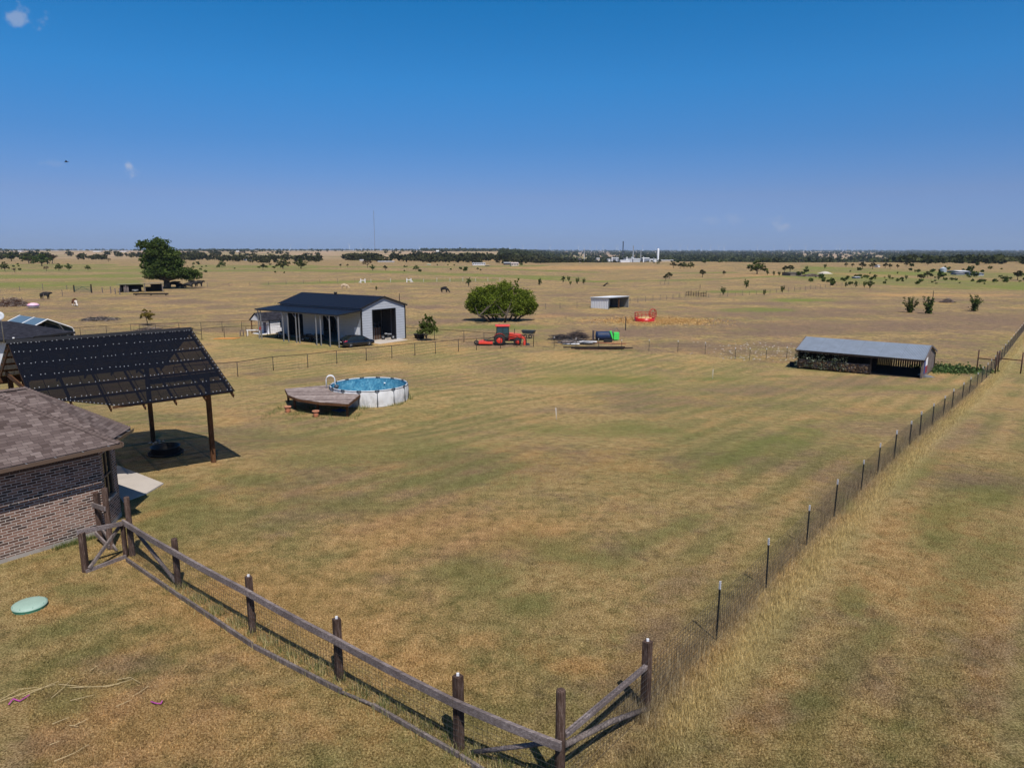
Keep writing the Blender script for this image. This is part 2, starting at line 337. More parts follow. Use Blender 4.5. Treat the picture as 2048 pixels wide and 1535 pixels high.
def masks(x, y):
    z = T(x, y); px, py = proj(x, y, z); u = x/np.maximum(y, 3)
    g = np.zeros_like(px); b = g.copy(); o = g.copy()
    for L, arr in ((GREEN, 'g'), (BARE, 'b'), (ORANGE, 'o')):
        acc = np.zeros_like(px)
        for (cx, cy, rx, ry, rt) in L: acc = np.maximum(acc, blob(px, py, cx, cy, rx, ry, rt))
        if arr == 'g': g = acc
        elif arr == 'b': b = acc
        else: o = acc
    inside = S((np.interp(u, bu, bd_)-y)/1.2)
    past = 1-inside
    # green strips of the far pastures
    for pts, th in ((((-900, 543), (430, 540)), 5), (((-900, 572), (60, 570), (190, 568), (290, 566)), 12), (((-900, 553), (140, 553), (300, 551)), 6), (((-900, 530), (240, 530)), 2.5), (((400, 541), (560, 540), (760, 543), (1000, 552), (1180, 556)), 4),
                    (((380, 533), (640, 534)), 5), (((520, 568), (700, 563), (850, 561), (1000, 560)), 4), (((900, 548), (1030, 555), (1190, 563), (1420, 559), (1620, 549)), 2.2), (((520, 533), (900, 534), (1100, 531)), 2),
                    (((1560, 545), (1660, 554), (1800, 563), (2048, 571), (2900, 610)), 13), (((1600, 536), (1800, 546), (2048, 552), (2900, 560)), 9), (((1330, 546), (1480, 545)), 2), (((-900, 535), (300, 534)), 2),
                    (((1000, 538), (1200, 545)), 2), (((700, 520), (760, 520)), 2)):
        g = np.maximum(g, band(px, py, pts, th))
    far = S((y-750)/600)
    gold = np.exp(-((x-G0.x)*gn.x+(y-G0.y)*gn.y-.7)**2/.5**2)*S((y-11)/2)*S((170-y)/40)
    G = np.clip(g, 0, 1); B = np.clip(b, 0, 1); O = np.clip(o, 0, 1)
    return np.stack([G, B, O, inside], -1), np.stack([gold, far, past, np.ones_like(px)], -1)

def grass_color(nt, fine=True):
    geo = nt.n('ShaderNodeNewGeometry').outputs['Position']
    a1 = nt.n('ShaderNodeAttribute', attribute_name='mk'); a2 = nt.n('ShaderNodeAttribute', attribute_name='mk2')
    s1 = nt.n('ShaderNodeSeparateColor', i={0: a1.outputs['Color']}); s2 = nt.n('ShaderNodeSeparateColor', i={0: a2.outputs['Color']})
    gr, br, orr = s1.outputs[0], s1.outputs[1], s1.outputs[2]; mow = a1.outputs['Alpha']; gold, far, past = s2.outputs[0], s2.outputs[1], s2.outputs[2]
    flat = nt.n('ShaderNodeVectorMath', operation='MULTIPLY', i={0: geo, 1: (1, 1, 0)}).outputs[0]
    def off(x, y): return nt.n('ShaderNodeVectorMath', operation='ADD', i={0: flat, 1: (x, y, 0)}).outputs[0]
    nL = nt.noise(flat, .035, 4, .6); nM = nt.noise(flat, .35, 6, .68); nS = nt.noise(flat, 2.3, 6, .72); nF = nt.noise(flat, 22, 5, .8); nX = nt.noise(flat, 85, 3, .7)
    mixf = nt.math('ADD', nt.math('MULTIPLY', nF, .6), nt.math('MULTIPLY', nS, .18)); mixf = nt.math('ADD', mixf, nt.math('MULTIPLY', nX, .22))
    straw = nt.ramp(mixf, [(.41, (.06, .036, .014)), (.475, (.26, .17, .066)), (.52, (.47, .325, .14)), (.59, (.78, .59, .3))])
    green = nt.ramp(mixf, [(.41, (.028, .033, .01)), (.5, (.165, .162, .054)), (.59, (.38, .35, .14))])
    bare = nt.ramp(mixf, [(.42, (.04, .025, .018)), (.5, (.2, .132, .09)), (.58, (.4, .28, .19))])
    oran = nt.ramp(mixf, [(.42, (.13, .055, .016)), (.5, (.5, .28, .105)), (.58, (.8, .5, .24))])
    bk = nt.math('ADD', nt.math('MULTIPLY', nM, .5), nt.math('MULTIPLY', nS, .5))
    nW2 = nt.noise(off(3, -8), .045, 9, .75)
    def edge(mask, k=2.3, lo=.35, hi=1.15, mx=1.0):
        v = nt.math('ADD', mask, nt.math('MULTIPLY', nt.math('SUBTRACT', bk, .5), k)); v = nt.math('ADD', v, nt.math('MULTIPLY', nt.math('MULTIPLY', nt.math('SUBTRACT', nW2, .5), 2.6), nt.mapr(nt.n('ShaderNodeSeparateXYZ', i={0: flat}).outputs[1], 60, 160, .25, 1))); return nt.mapr(v, lo, hi, 0, mx)
    base = nt.mix(nt.mapr(nt.noise(off(11, 7), .055, 10, .74), .44, .58, 0, .55), straw, green)
    base = nt.mix(nt.mapr(nt.noise(off(-31, 77), .9, 7, .76), .5, .64, 0, .5), base, green)
    base = nt.mix(nt.mapr(nt.noise(off(71, -17), 1.7, 5, .7), .58, .68, 0, .5), base, nt.ramp(mixf, [(.42, (.02, .022, .008)), (.58, (.17, .15, .06))]))
    base = nt.mix(nt.mapr(nt.noise(off(37, 91), .15, 9, .74), .48, .62, 0, .46), base, oran)
    base = nt.mix(nt.mapr(nt.noise(off(-57, 41), .09, 10, .76), .48, .6, 0, .55), base, bare)
    dot = nt.n('ShaderNodeVectorMath', operation='DOT_PRODUCT', i={0: flat, 1: (gn.x, gn.y, 0)}).outputs['Value']
    st = nt.math('SINE', nt.math('ADD', nt.math('MULTIPLY', dot, 2*math.pi/1.75), nt.math('MULTIPLY', nM, 1.4)))
    st = nt.math('MULTIPLY', nt.math('MULTIPLY', nt.mapr(st, -1, 1, 0, .6), mow), nt.mapr(nt.noise(off(8, 88), .12, 4), .4, .6, .1, 1))
    base = nt.mix(st, base, green)
    c = nt.mix(nt.math('MULTIPLY', edge(br, k=3.0), nt.mapr(nt.n('ShaderNodeSeparateXYZ', i={0: flat}).outputs[1], 40, 90, .5, .85)), base, bare)
    clod = nt.mapr(nt.noise(off(5, 5), .8, 8, .8), .49, .58, 0, .72); c = nt.mix(nt.math('MULTIPLY', clod, past), c, nt.ramp(mixf, [(.42, (.035, .024, .018)), (.58, (.22, .155, .11))]))
    clod2 = nt.mapr(nt.noise(off(15, 5), .1, 9, .74), .47, .58, 0, .62); c = nt.mix(nt.math('MULTIPLY', clod2, past), c, bare)
    tuf = nt.mapr(nt.noise(off(3, 9), .5, 7, .75), .54, .64, 0, .45); c = nt.mix(nt.math('MULTIPLY', tuf, past), c, green)
    c = nt.mix(edge(orr, mx=.58), c, oran)
    gfar = nt.mapr(nt.n('ShaderNodeSeparateXYZ', i={0: flat}).outputs[1], 40, 130, .62, .95)
    c = nt.mix(nt.math('MULTIPLY', edge(gr, k=3.0), gfar), c, nt.mix(nt.mapr(nt.noise(off(1, 2), .02, 5), .4, .6), green, nt.mix(.5, green, (.14, .2, .02))))
    c = nt.mix(nt.math('MULTIPLY', gold, .7), c, nt.ramp(mixf, [(.4, (.22, .16, .06)), (.5, (.56, .43, .19)), (.61, (.8, .66, .36))]))
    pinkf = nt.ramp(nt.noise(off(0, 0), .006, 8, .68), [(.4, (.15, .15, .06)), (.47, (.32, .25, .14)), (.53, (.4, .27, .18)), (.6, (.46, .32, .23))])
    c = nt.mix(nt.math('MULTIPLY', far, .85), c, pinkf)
    return c, mixf, nX
gm, nt = new_mat('dry_grass_ground')
c, mf, nx = grass_color(nt)
hh = nt.math('ADD', nt.math('MULTIPLY', mf, 1.0), nt.math('MULTIPLY', nx, .3))
out(nt, bsdf(nt, c, .95, 0, hh, .9, .09, .1))
us = np.linspace(-1, 1, 701); us = 1.15*us+1.1*us**5
ys = np.concatenate([np.linspace(-14, 6, 14), 6.6*1.0125**np.arange(0, 648)]); ys = ys[ys < 22000]
U, Y = np.meshgrid(us, ys); X = U*(Y+15.5); Z = T(X, Y)
m1, m2 = masks(X.ravel(), Y.ravel())
ny, nx_ = X.shape
me = bpy.data.meshes.new('ground'); me.vertices.add(X.size); me.vertices.foreach_set('co', np.stack([X, Y, Z], -1).astype(np.float32).ravel())
idx = np.arange(X.size).reshape(ny, nx_); q = np.stack([idx[:-1, :-1], idx[:-1, 1:], idx[1:, 1:], idx[1:, :-1]], -1).reshape(-1, 4)
me.loops.add(q.size); me.loops.foreach_set('vertex_index', q.astype(np.int32).ravel())
me.polygons.add(len(q)); me.polygons.foreach_set('loop_start', np.arange(0, q.size, 4, dtype=np.int32))
me.polygons.foreach_set('use_smooth', np.ones(len(q), bool))
for k, a in (('mk', m1), ('mk2', m2)):
    at = me.attributes.new(k, 'FLOAT_COLOR', 'POINT'); at.data.foreach_set('color', a.astype(np.float32).ravel())
me.materials.append(gm); me.update(calc_edges=True)
o = bpy.data.objects.new('ground', me); COL.objects.link(o); o['kind'] = 'structure'

# short dry grass blades over the near lawn (stuff) and taller weeds
bm_, nt = new_mat('grass_blades'); c, mf, nx = grass_color(nt)
at = nt.n('ShaderNodeAttribute', attribute_name='tint').outputs['Fac']
c = nt.n('ShaderNodeHueSaturation', i={'Color': c, 'Value': nt.mapr(at, 0, 1, .55, 1.75)}).outputs[0]
d1 = nt.n('ShaderNodeBsdfDiffuse', i={'Color': c}); d2 = nt.n('ShaderNodeBsdfTranslucent', i={'Color': c})
out(nt, nt.n('ShaderNodeMixShader', i={0: .3, 1: d1.outputs[0], 2: d2.outputs[0]}).outputs[0])
RNG = np.random.default_rng(7)
def blades(name, x, y, length, width, label, mat=bm_, lean=.6, kind='stuff', tint=None, cat='grass'):
    n = len(x); z = T(x, y); a = RNG.uniform(0, 2*np.pi, n); L = length*RNG.uniform(.5, 1.3, n)
    la = RNG.uniform(0, 2*np.pi, n); lm = RNG.uniform(0, lean, n)*L
    w2 = width/2; v = np.zeros((n, 3, 3))
    v[:, 0] = np.stack([x-w2*np.cos(a), y-w2*np.sin(a), z-.01], -1); v[:, 1] = np.stack([x+w2*np.cos(a), y+w2*np.sin(a), z-.01], -1)
    v[:, 2] = np.stack([x+lm*np.cos(la), y+lm*np.sin(la), z+np.sqrt(np.maximum(L*L-lm*lm, .0004))], -1)
    k1, k2 = masks(x, y); t = RNG.uniform(0, 1, n) if tint is None else tint
    t4 = np.stack([t, t, t, np.ones(n)], -1)
    me = bigmesh(name, v.reshape(-1, 3), 3, mat, {'mk': np.repeat(k1, 3, 0), 'mk2': np.repeat(k2, 3, 0), 'tint': np.repeat(t4, 3, 0)})
    o = bpy.data.objects.new(name, me); COL.objects.link(o); return tag(o, label, cat, None, kind)
n = 620000
yy = 8.2*(34/8.2)**RNG.uniform(0, 1, n); xx = RNG.uniform(-.76, .76, n)*yy
keep = ~((xx+15.44)*.804-(yy-20.06)*.595 < -.1) | (xx > -13.3)
blades('lawn_grass', xx[keep], yy[keep], .05, .011, 'short dry tan and green lawn grass over the near yard', lean=.95)

# ------------------------------------------------------------------ brick house
def V3(x, y, z): return Vector((x, y, z))
FD = V3(.5945, .8041, 0); BK = V3(-.8041, .5945, 0)
W0 = P(215, 1063); WL = P(0, 1127.5); FD = V3(W0.x-WL.x, W0.y-WL.y, 0).normalized(); BK = V3(-FD.y, FD.x, 0)
W1 = P(243.5, 1031); W0.z = W1.z = 0
EZ = 3.02
house = thing('brick_house', (W0.x, W0.y, 0), 0, 'brown brick house with brown shingle roof, cut off by the left picture edge', 'house')
base = Vector((W0.x, W0.y, 0)); L_ = lambda p: Vector(p)-base
WLL = W0-FD*9; W2 = W1+BK*9; W3 = WLL+BK*11
def wall(mb, a, b, z0, z1, t=.2, m=0):
    a = Vector(a); b = Vector(b); n = (b-a).cross(Vector((0, 0, 1))).normalized(); a2 = a-n*t; b2 = b-n*t
    poly = [V3(a.x, a.y, z0), V3(b.x, b.y, z0), V3(b2.x, b2.y, z0), V3(a2.x, a2.y, z0)]
    mb.prism(poly, (0, 0, z1-z0), m)
mb = MB(); wall(mb, L_(WLL), L_(W0), .13, EZ-.1); wall(mb, L_(W1), L_(W2), .13, EZ-.1); wall(mb, L_(W3), L_(WLL), .13, EZ-.1)
# bay wall with a window opening
WD = (W1-W0).normalized(); wl = (W1-W0).length; wn = WD.cross(V3(0, 0, 1)).normalized()
wx0, wx1, wz0, wz1 = .25, wl-.42, 1.0, 2.62
wall(mb, L_(W0), L_(W0+WD*wx0), .13, EZ-.1); wall(mb, L_(W0+WD*wx1), L_(W1), .13, EZ-.1)
wall(mb, L_(W0+WD*wx0), L_(W0+WD*wx1), .13, wz0); wall(mb, L_(W0+WD*wx0), L_(W0+WD*wx1), wz1, EZ-.1)
mb.build('wall', brick_m, house)
mb = MB(); wall(mb, L_(WLL-wn*0), L_(W0+FD*.015), -.35, .128, .24); wall(mb, L_(W0+WD*.03), L_(W1), -.35, .128, .24); wall(mb, L_(W1+wn*.01), L_(W2), -.35, .128, .24)
mb.build('foundation', found_m, house)
# soldier course just under the eave
mb = MB()
for k in range(100):
    a = W0-FD*(.02+k*.088)+V3(0, 0, 0); b = a-FD*.078
    wall(mb, L_(b)+FD.cross(V3(0, 0, 1))*.012, L_(a)+FD.cross(V3(0, 0, 1))*.012, EZ-.36, EZ-.12, .02)
mb.build('soldier_course', M('soldier_brick', (.09, .058, .048), .9, var=.5, scale=9), house)
win = MB()
fo = wn*(-.06); 
def wb(a0, a1, z0, z1, w=.07):
    win.beam(L_(W0+WD*a0+fo)+V3(0, 0, z0), L_(W0+WD*a1+fo)+V3(0, 0, z1), w, w)
wb(wx0, wx1, wz0, wz0); wb(wx0, wx1, wz1, wz1); wb(wx0+.03, wx0+.03, wz0, wz1); wb(wx1-.03, wx1-.03, wz0, wz1); wb(wx0, wx1, 1.78, 1.78, .06); wb((wx0+wx1)/2, (wx0+wx1)/2, wz0, wz1, .04)
wobj = win.build('window', fas_m, house)
mb = MB(); mb.prism([L_(W0+WD*wx0+wn*-.08)+V3(0, 0, wz0), L_(W0+WD*wx1+wn*-.08)+V3(0, 0, wz0), L_(W0+WD*wx1+wn*-.08)+V3(0, 0, wz1), L_(W0+WD*wx0+wn*-.08)+V3(0, 0, wz1)], -wn*.01)
mb.build('pane', glass_m, wobj)
mb = MB(); mb.prism([L_(W0+WD*(wx0-.05)+wn*.05)+V3(0, 0, wz0-.06), L_(W0+WD*(wx1+.05)+wn*.05)+V3(0, 0, wz0-.06), L_(W0+WD*(wx1+.05)-wn*.1)+V3(0, 0, wz0-.06), L_(W0+WD*(wx0-.05)-wn*.1)+V3(0, 0, wz0-.06)], (0, 0, .05)); mb.build('sill', found_m, wobj)
# roof
E0 = Pz(240, 885, EZ+.08); E1 = Pz(261, 855, EZ+.08); EN = Pz(225, 878, EZ+.08); RB = Pz(50, 775, 4.75); RA = Pz(-22, 784, 4.75)
RA = RB-FD*(RB-RA).length; EL = E0-FD*10.2; RL = RA-FD*8.5
EB = E1+BK*9.0; RB2 = RB+BK*.01
def thick(mb, poly, t=.06, m=0):
    poly = [L_(p) for p in poly]; mb.prism(poly, (0, 0, -t), m)
mb = MB(); thick(mb, [EL, E0, RA, RL]); mb.build('roof_slope', shing_m, house)
EM = E0.lerp(E1, .0)
mb = MB(); thick(mb, [E0, RB, RA][::1]); thick(mb, [EN+V3(0, 0, .02), E1, RB]); thick(mb, [E0, EN, RB])
rr = mb.build('roof_slope', shing_m, house)
mb = MB(); BL = EL+BK*12.4; BR = E1+BK*9
thick(mb, [E1, BR, RB]); thick(mb, [BR, BL, RL, RB]); mb.build('roof_slope', shing_m, house)
mb = MB()                                   # hip and ridge caps: overlapping folded shingles
def caps(a, b, n):
    for k in range(n):
        p = a.lerp(b, k/n); q = a.lerp(b, (k+1.25)/n); d = (b-a).normalized(); s_ = d.cross(V3(0, 0, 1)).normalized()*.13
        u = V3(0, 0, .022); lo = V3(0, 0, -.035)
        ps = [L_(p+s_+lo+u*1.6), L_(p+u*2.4), L_(p-s_+lo+u*1.6), L_(q-s_+lo+u*.6), L_(q+u*.9), L_(q+s_+lo+u*.6)]
        mb.add(ps, [(0, 1, 4, 5), (1, 2, 3, 4), (5, 4, 1, 0)[::1]], 0)
caps(E0, RA, 34); caps(E1, RB, 36); caps(RB, RA, 10); caps(RA, RL, 44)
mb.build('ridge_cap', M('cap_shingle', (.12, .088, .08), .95, var=.35, scale=4, bump=.5), house)
mb = MB(); mb.prism([L_(E0)+V3(0, 0, -.07)-FD*.02, L_(EL)+V3(0, 0, -.07), L_(WLL)+V3(0, 0, EZ-.08), L_(W0)+V3(0, 0, EZ-.08)], (0, 0, -.02))
mb.prism([L_(E0)+V3(0, 0, -.075), L_(EN)+V3(0, 0, -.075), L_(E1)+V3(0, 0, -.075), L_(W1)+V3(0, 0, EZ-.085), L_(W0)+V3(0, 0, EZ-.085)], (0, 0, -.02))
mb.prism([L_(E1)+V3(0, 0, -.07), L_(EB)+V3(0, 0, -.07), L_(W2)+V3(0, 0, EZ-.08), L_(W1)+V3(0, 0, EZ-.08)], (0, 0, -.02)); mb.build('soffit', fas_m, house)
# gutters: open troughs with hangers
def gutter(a, b, outn):
    mb = MB(); a = L_(a); b = L_(b); o_ = Vector(outn)*.12
    d = (b-a); 
    mb.prism([a+V3(0, 0, -.14), a+o_*.8+V3(0, 0, -.14), a+o_+V3(0, 0, -.02), a+o_*.86+V3(0, 0, -.02), a+o_*.7+V3(0, 0, -.12), a+V3(0, 0, -.12)], d, 0)
    n = int(d.length/.75)
    for k in range(n):
        p = a+d*((k+.5)/n); mb.beam(p+V3(0, 0, -.02), p+o_+V3(0, 0, -.02), .03, .012, 1)
    mb.prism([a+V3(0, 0, -.115)+o_*.04, a+o_*.66+V3(0, 0, -.115), a+o_*.66+V3(0, 0, -.11), a+V3(0, 0, -.11)+o_*.04], d, 2)
    g = mb.build('gutter', [gut_m, galv_m, dark_m], house)
on = FD.cross(V3(0, 0, 1)); gutter(EL, E0, on)
wd2 = (E1-EN).normalized(); gutter(EN+wd2*.05, E1, wd2.cross(V3(0, 0, 1))); d3 = (EN-E0).normalized(); gutter(E0, EN, d3.cross(V3(0, 0, 1)))

# patio slab
pp = [P(327, 968), P(295, 987), P(246, 1005), P(215, 960), P(235, 932)]
mb = MB(); mb.prism([V3(p.x, p.y, p.z-.2) for p in pp][::-1], (0, 0, .255)); o = mb.build('patio', conc_m); o['kind'] = 'structure'

# ------------------------------------------------------------------ pergola with smoked panels
PT = .757; pg = thing('panel_roof_pergola', (-12.23, 30.62, 0), PT, 'timber post pergola roofed with dark translucent panels beside the brick house', 'pergola')
CX, CS = -4.75, .42
PL, PW, PR, PE, YB = 7.3, 4.708, 5.52, 3.17, 9.5; pr_ = (PR-PE)/PW; GZ = Tz(-14, 32)
def rz(y): return PE+pr_*y if y <= PW else PR-pr_*(y-PW)
panm, nt = new_mat('smoked_panel'); uv = nt.n('ShaderNodeUVMap').outputs[0]; sx = nt.n('ShaderNodeSeparateXYZ', i={0: uv}).outputs[0]
h = nt.mapr(nt.math('ABSOLUTE', nt.math('SUBTRACT', nt.math('FRACT', nt.math('DIVIDE', sx, .076)), .5)), .05, .45)
b = bsdf(nt, (.008, .009, .013), .22, 0, h, .5, .012, .25); tr = nt.n('ShaderNodeBsdfTransparent', i={'Color': (.30, .27, .23)})
out(nt, nt.n('ShaderNodeMixShader', i={0: .28, 1: b.outputs[0], 2: tr.outputs[0]}).outputs[0])
screw_m = M('screw_head', (.75, .76, .8), .35, .3, .05, bump=0)
def panelmesh(mb, y0, y1, clip=True, side=0):
    xs = [-PL+i*.62 for i in range(12)]+[0]
    for i in range(len(xs)-1):
        x0, x1 = xs[i]+(.006 if i % 2 else 0), xs[i+1]+.03
        ya, yb, yc = y0, y0, y1
        if side == 0:
            def lim(x): return max(y0, (CX-x)*CS) if x < CX else y0
            ya, yb = lim(x0), lim(x1)
        za = .006*(i % 2)
        vs = [(x0, ya, rz(ya)+.1+za), (x1, yb, rz(yb)+.1+za), (x1, yc, rz(yc)+.1+za), (x0, yc, rz(yc)+.1+za)]
        mb.add(vs, [(0, 1, 2, 3)])
mb = MB(); panelmesh(mb, -.1, PW); o = mb.build('roof_panel', panm, pg)
mb = MB(); xs = [-PL+i*.62 for i in range(12)]
for i in range(12): mb.add([(xs[i], PW, PR+.1), (xs[i]+.65, PW, PR+.1), (xs[i]+.65, YB, rz(YB)+.1), (xs[i], YB, rz(YB)+.1)], [(0, 1, 2, 3)])
mb.build('roof_panel', panm, pg)
mb = MB(); mb.add([(-PL-.05, PW-.2, PR-.2*pr_+.125), (.05, PW-.2, PR-.2*pr_+.125), (.05, PW, PR+.15), (-PL-.05, PW, PR+.15), (.05, PW+.2, PR-.2*pr_+.125), (-PL-.05, PW+.2, PR-.2*pr_+.125)], [(0, 1, 2, 3), (3, 2, 4, 5)])
mb.build('ridge_flashing', blk_m, pg)
mb = MB(); R_ = random.Random(3); rows = [.02, .78, 1.56, 2.34, 3.12, 3.9, 4.5]
for yi in rows:
    x = -PL+.1
    while x < .0:
        if x > CX or yi > (CX-x)*CS+.02:
            yy_ = yi+R_.uniform(-.02, .02); z = rz(yy_)+.115
            mb.add([(x-.011, yy_-.014, z), (x+.011, yy_-.014, z), (x+.011, yy_+.014, z+.012), (x-.011, yy_+.014, z+.012), (x, yy_, z+.022)], [(0, 1, 4), (1, 2, 4), (2, 3, 4), (3, 0, 4)])
        x += R_.choice([.155, .155, .31, .23])*(1 if yi != 4.5 else .75)
for k in range(20):
    yy_ = .2+k*.23
    mb.add([(-.05, yy_-.014, rz(yy_)+.112), (-.022, yy_-.014, rz(yy_)+.112), (-.022, yy_+.014, rz(yy_)+.124), (-.05, yy_+.014, rz(yy_)+.124)], [(0, 1, 2, 3)])
for k in range(22):
    t_ = k/21; x = CX-t_*(PL+CX); yy_ = (CX-x)*CS+.05
    if yy_ < PW: mb.add([(x-.011, yy_-.014, rz(yy_)+.115), (x+.011, yy_-.014, rz(yy_)+.115), (x+.011, yy_+.014, rz(yy_)+.127), (x-.011, yy_+.014, rz(yy_)+.127)], [(0, 1, 2, 3)])
o = mb.build('screw_heads', screw_m, pg); o['kind'] = 'stuff'
mb = MB()                                   # purlins along the ridge, rafters across
for k, yi in enumerate(rows):
    x0 = -PL if yi > (PL+CX)*CS else CX-yi/CS
    mb.beam((x0, yi, rz(yi)+.03), (-.02, yi, rz(yi)+.03), .05, .09)
    if 2*PW-yi < YB: mb.beam((-PL, 2*PW-yi, rz(yi)+.03), (-.02, 2*PW-yi, rz(yi)+.03), .05, .09)
mb.build('purlins', perg_w, pg)
for x in (-.06, -1.25, -2.45, -3.65, -4.85, -6.05, -7.24):
    mb = MB(); y0 = -.12 if x > CX else (CX-x)*CS
    mb.beam((x, y0, rz(y0)-.09), (x, PW, PR-.09), .045, .14); mb.beam((x, PW, PR-.09), (x, YB, rz(YB)-.09), .045, .14); mb.build('rafter', perg_w, pg)
# posts: image positions
pinv = Matrix.Rotation(-PT, 4, 'Z')
def plocal(p): return pinv @ (Vector(p)-Vector((-12.23, 30.62, 0)))
pA = plocal(P(427, 924)); pB = plocal(P(307, 885)); 
for p, hh_ in ((pA, None), (pB, None)):
    zt = rz(p.y)-.2; mb = MB(); mb.beam((p.x, p.y, -1.0), (p.x, p.y, zt), .19, .19); 
    c = mb.build('post', perg_w, pg, .01)
    mb = MB(); s_ = .62; mb.beam((p.x-.05, p.y, zt-s_), (p.x-s_, p.y, zt+.02), .09, .12); mb.build('brace', perg_w, pg)
mb = MB(); yA = pA.y; mb.beam((-2.9, yA, rz(yA)-.26), (0, yA, rz(yA)-.26), .09, .22); mb.build('beam', perg_w, pg)
yC = pB.y
for x in (-6.9,):
    mb = MB(); mb.beam((x, yC, -1.2), (x, yC, rz(yC)-.2), .19, .19); mb.build('post', perg_w, pg)
mb = MB(); mb.beam((-6.9, PW, 3.3), (-6.9, PW, PR-.2), .14, .14); mb.beam((-7.1, 1.5, rz(1.5)-.2), (-7.1, 7.5, rz(7.5)-.2), .06, .2); mb.beam((-7.1, 2.4, 4.0), (-7.1, PW, 5.1), .05, .14); mb.build('truss', perg_w, pg)
mb = MB(); mb.beam((-PL, yC, rz(yC)-.28), (0, yC, rz(yC)-.28), .09, .22); mb.build('beam', perg_w, pg)

# ------------------------------------------------------------------ fire ring under the pergola
p = P(332, 908); fr = thing('fire_pit', p, 0, 'round black steel fire pit in the shade under the pergola', 'fire pit')
mb = MB(); mb.lathe([(.62, .02), (.66, .12), (.62, .36), (.68, .42), (.64, .42), (.57, .34), (.55, .05)], 28); mb.build('bowl', blk_m, fr)
mb = MB(); mb.lathe([(.7, 0), (.78, .06), (.8, .14), (.76, .16), (.7, .1)], 28); mb.build('rim', rub_m, fr)
p = P(312, 886); sp_ = thing('stone_pile', p, 0, 'small heap of pale stones at the foot of the rear pergola post', 'stones'); psm = M('pale_stone', (.3, .28, .25), .9)
for k in range(14):
    r_ = MB(); a = R_.uniform(0, 6.28); d = R_.uniform(0, .45); r_.lathe([(.0, .0), (R_.uniform(.05, .1), .03), (R_.uniform(.03, .07), .09), (0, .11)], 6, (d*math.cos(a), d*math.sin(a), 0)); r_.build('stone', psm, sp_)

# ------------------------------------------------------------------ wooden rail fence in front
fc = P(505, 1262)
RF = thing('rail_fence', fc, 0, 'weathered wooden post and rail fence with wire mesh across the foreground', 'fence')
def fl(p): return Vector(p)-fc
pts_f = [((265, 1110), 993, .085, 1), ((357, 1173), 1076, .085, 1), ((505, 1262), 1152, .085, 0), ((679, 1357), 1236, .085, 0), ((918, 1496), 1350, .09, 0), ((1119, 1586), 1378, .085, 1), ((1290, 1419), 1281, .09, 0)]
PT_ = []
for (b_, yt, r, rd) in pts_f:
    p = P(*b_); hh_ = hgt(b_, yt, b_[1]); PT_.append((p, hh_)); mb = MB()
    if rd:
        pr0 = [(r*1.05, -.3), (r*1.05, hh_*.3), (r, hh_*.7), (r*.97, hh_-.02), (r*.8, hh_), (0, hh_+.002)]
        mb.lathe(pr0, 14, fl(p))
    else:
        a = math.radians(R_.uniform(28, 48)); d1 = V3(math.cos(a), math.sin(a), 0)
        mb.beam(fl(p)+V3(0, 0, -.3), fl(p)+V3(0, 0, hh_), r*1.75, r*1.75, up=d1)
    o = mb.build('post', post_w, RF, .008)
    if not rd or b_[0] == 505:
        mb = MB(); q_ = fl(p)+V3(0, 0, hh_); mb.box(q_.x-.025, q_.x+.025, q_.y-.02, q_.y+.02, q_.z, q_.z+.05); mb.build('post_cap', tip_m, o)
cdir = (PT_[5][0]-PT_[1][0]).normalized(); cn = cdir.cross(V3(0, 0, 1))       # towards the camera
RFD = .13
def rail(p0, z0, p1, z1, w=.05, h=.15, off=RFD, name='rail', mat=rail_w, mid=0.0):
    mb = MB(); a = fl(p0)+V3(0, 0, z0)+cn*off; b = fl(p1)+V3(0, 0, z1)+cn*off; n = 6
    pts = [a.lerp(b, k/n)+V3(0, 0, -mid*math.sin(math.pi*k/n)) for k in range(n+1)]
    s_ = (b-a).cross(V3(0, 0, 1)).normalized()*(w/2); vs = []
    for p in pts: vs += [p-s_-V3(0, 0, h/2), p+s_-V3(0, 0, h/2), p+s_+V3(0, 0, h/2), p-s_+V3(0, 0, h/2)]
    fs = [(0, 1, 2, 3), tuple(n*4+i for i in (3, 2, 1, 0))]
    for k in range(n): fs += [(k*4+i, (k+1)*4+i, (k+1)*4+(i+1) % 4, k*4+(i+1) % 4) for i in range(4)]
    mb.add(vs, fs); return mb.build(name, mat, RF, .006)
rail_px = [(248, 1045), (354, 1100), (503, 1181), (675, 1277), (916, 1404), (1121, 1487)]
RZ = []
PTC = [PT_[0][0]]+[t[0] for t in PT_[1:6]]
for (rx, ry), p in zip(rail_px, PTC):
    q_ = p+cn*RFD; d = pdir(rx, ry); RZ.append(H+d.z*q_.y/d.y-Tz(p.x, p.y))
print('rail heights', [round(v, 2) for v in RZ])
for k in range(5):
    rail(PTC[k]+(cdir*-.12 if k == 0 else cdir*.005), RZ[k], PTC[k+1]+(cdir*.1 if k == 4 else cdir*-.005), RZ[k+1], h=.17, w=.07, mid=.02)
p6, p7 = PT_[5][0], PT_[6][0]; sdir = (p7-p6).normalized(); hz6 = RZ[5]+.02
def bar(a, b, w, h, name='rail', mat=rail_w):
    mb = MB(); mb.beam(fl(a), fl(b), w, h); return mb.build(name, mat, RF, .006)
hz7 = H+pdir(1283, 1326).z*p7.y/pdir(1283, 1326).y
bar(p6+V3(.08, .03, hz6+.05), p7+V3(-.04, -.11, hz7), .09, .09)
mb = MB(); mb.tube([fl(p6+V3(.09, .02, hz6-.12)), fl(p6.lerp(p7, .55)+V3(0, 0, hz6*.45)), fl(p7+V3(-.02, -.12, .1))], .055, 8); mb.build('brace', gray_w, RF)
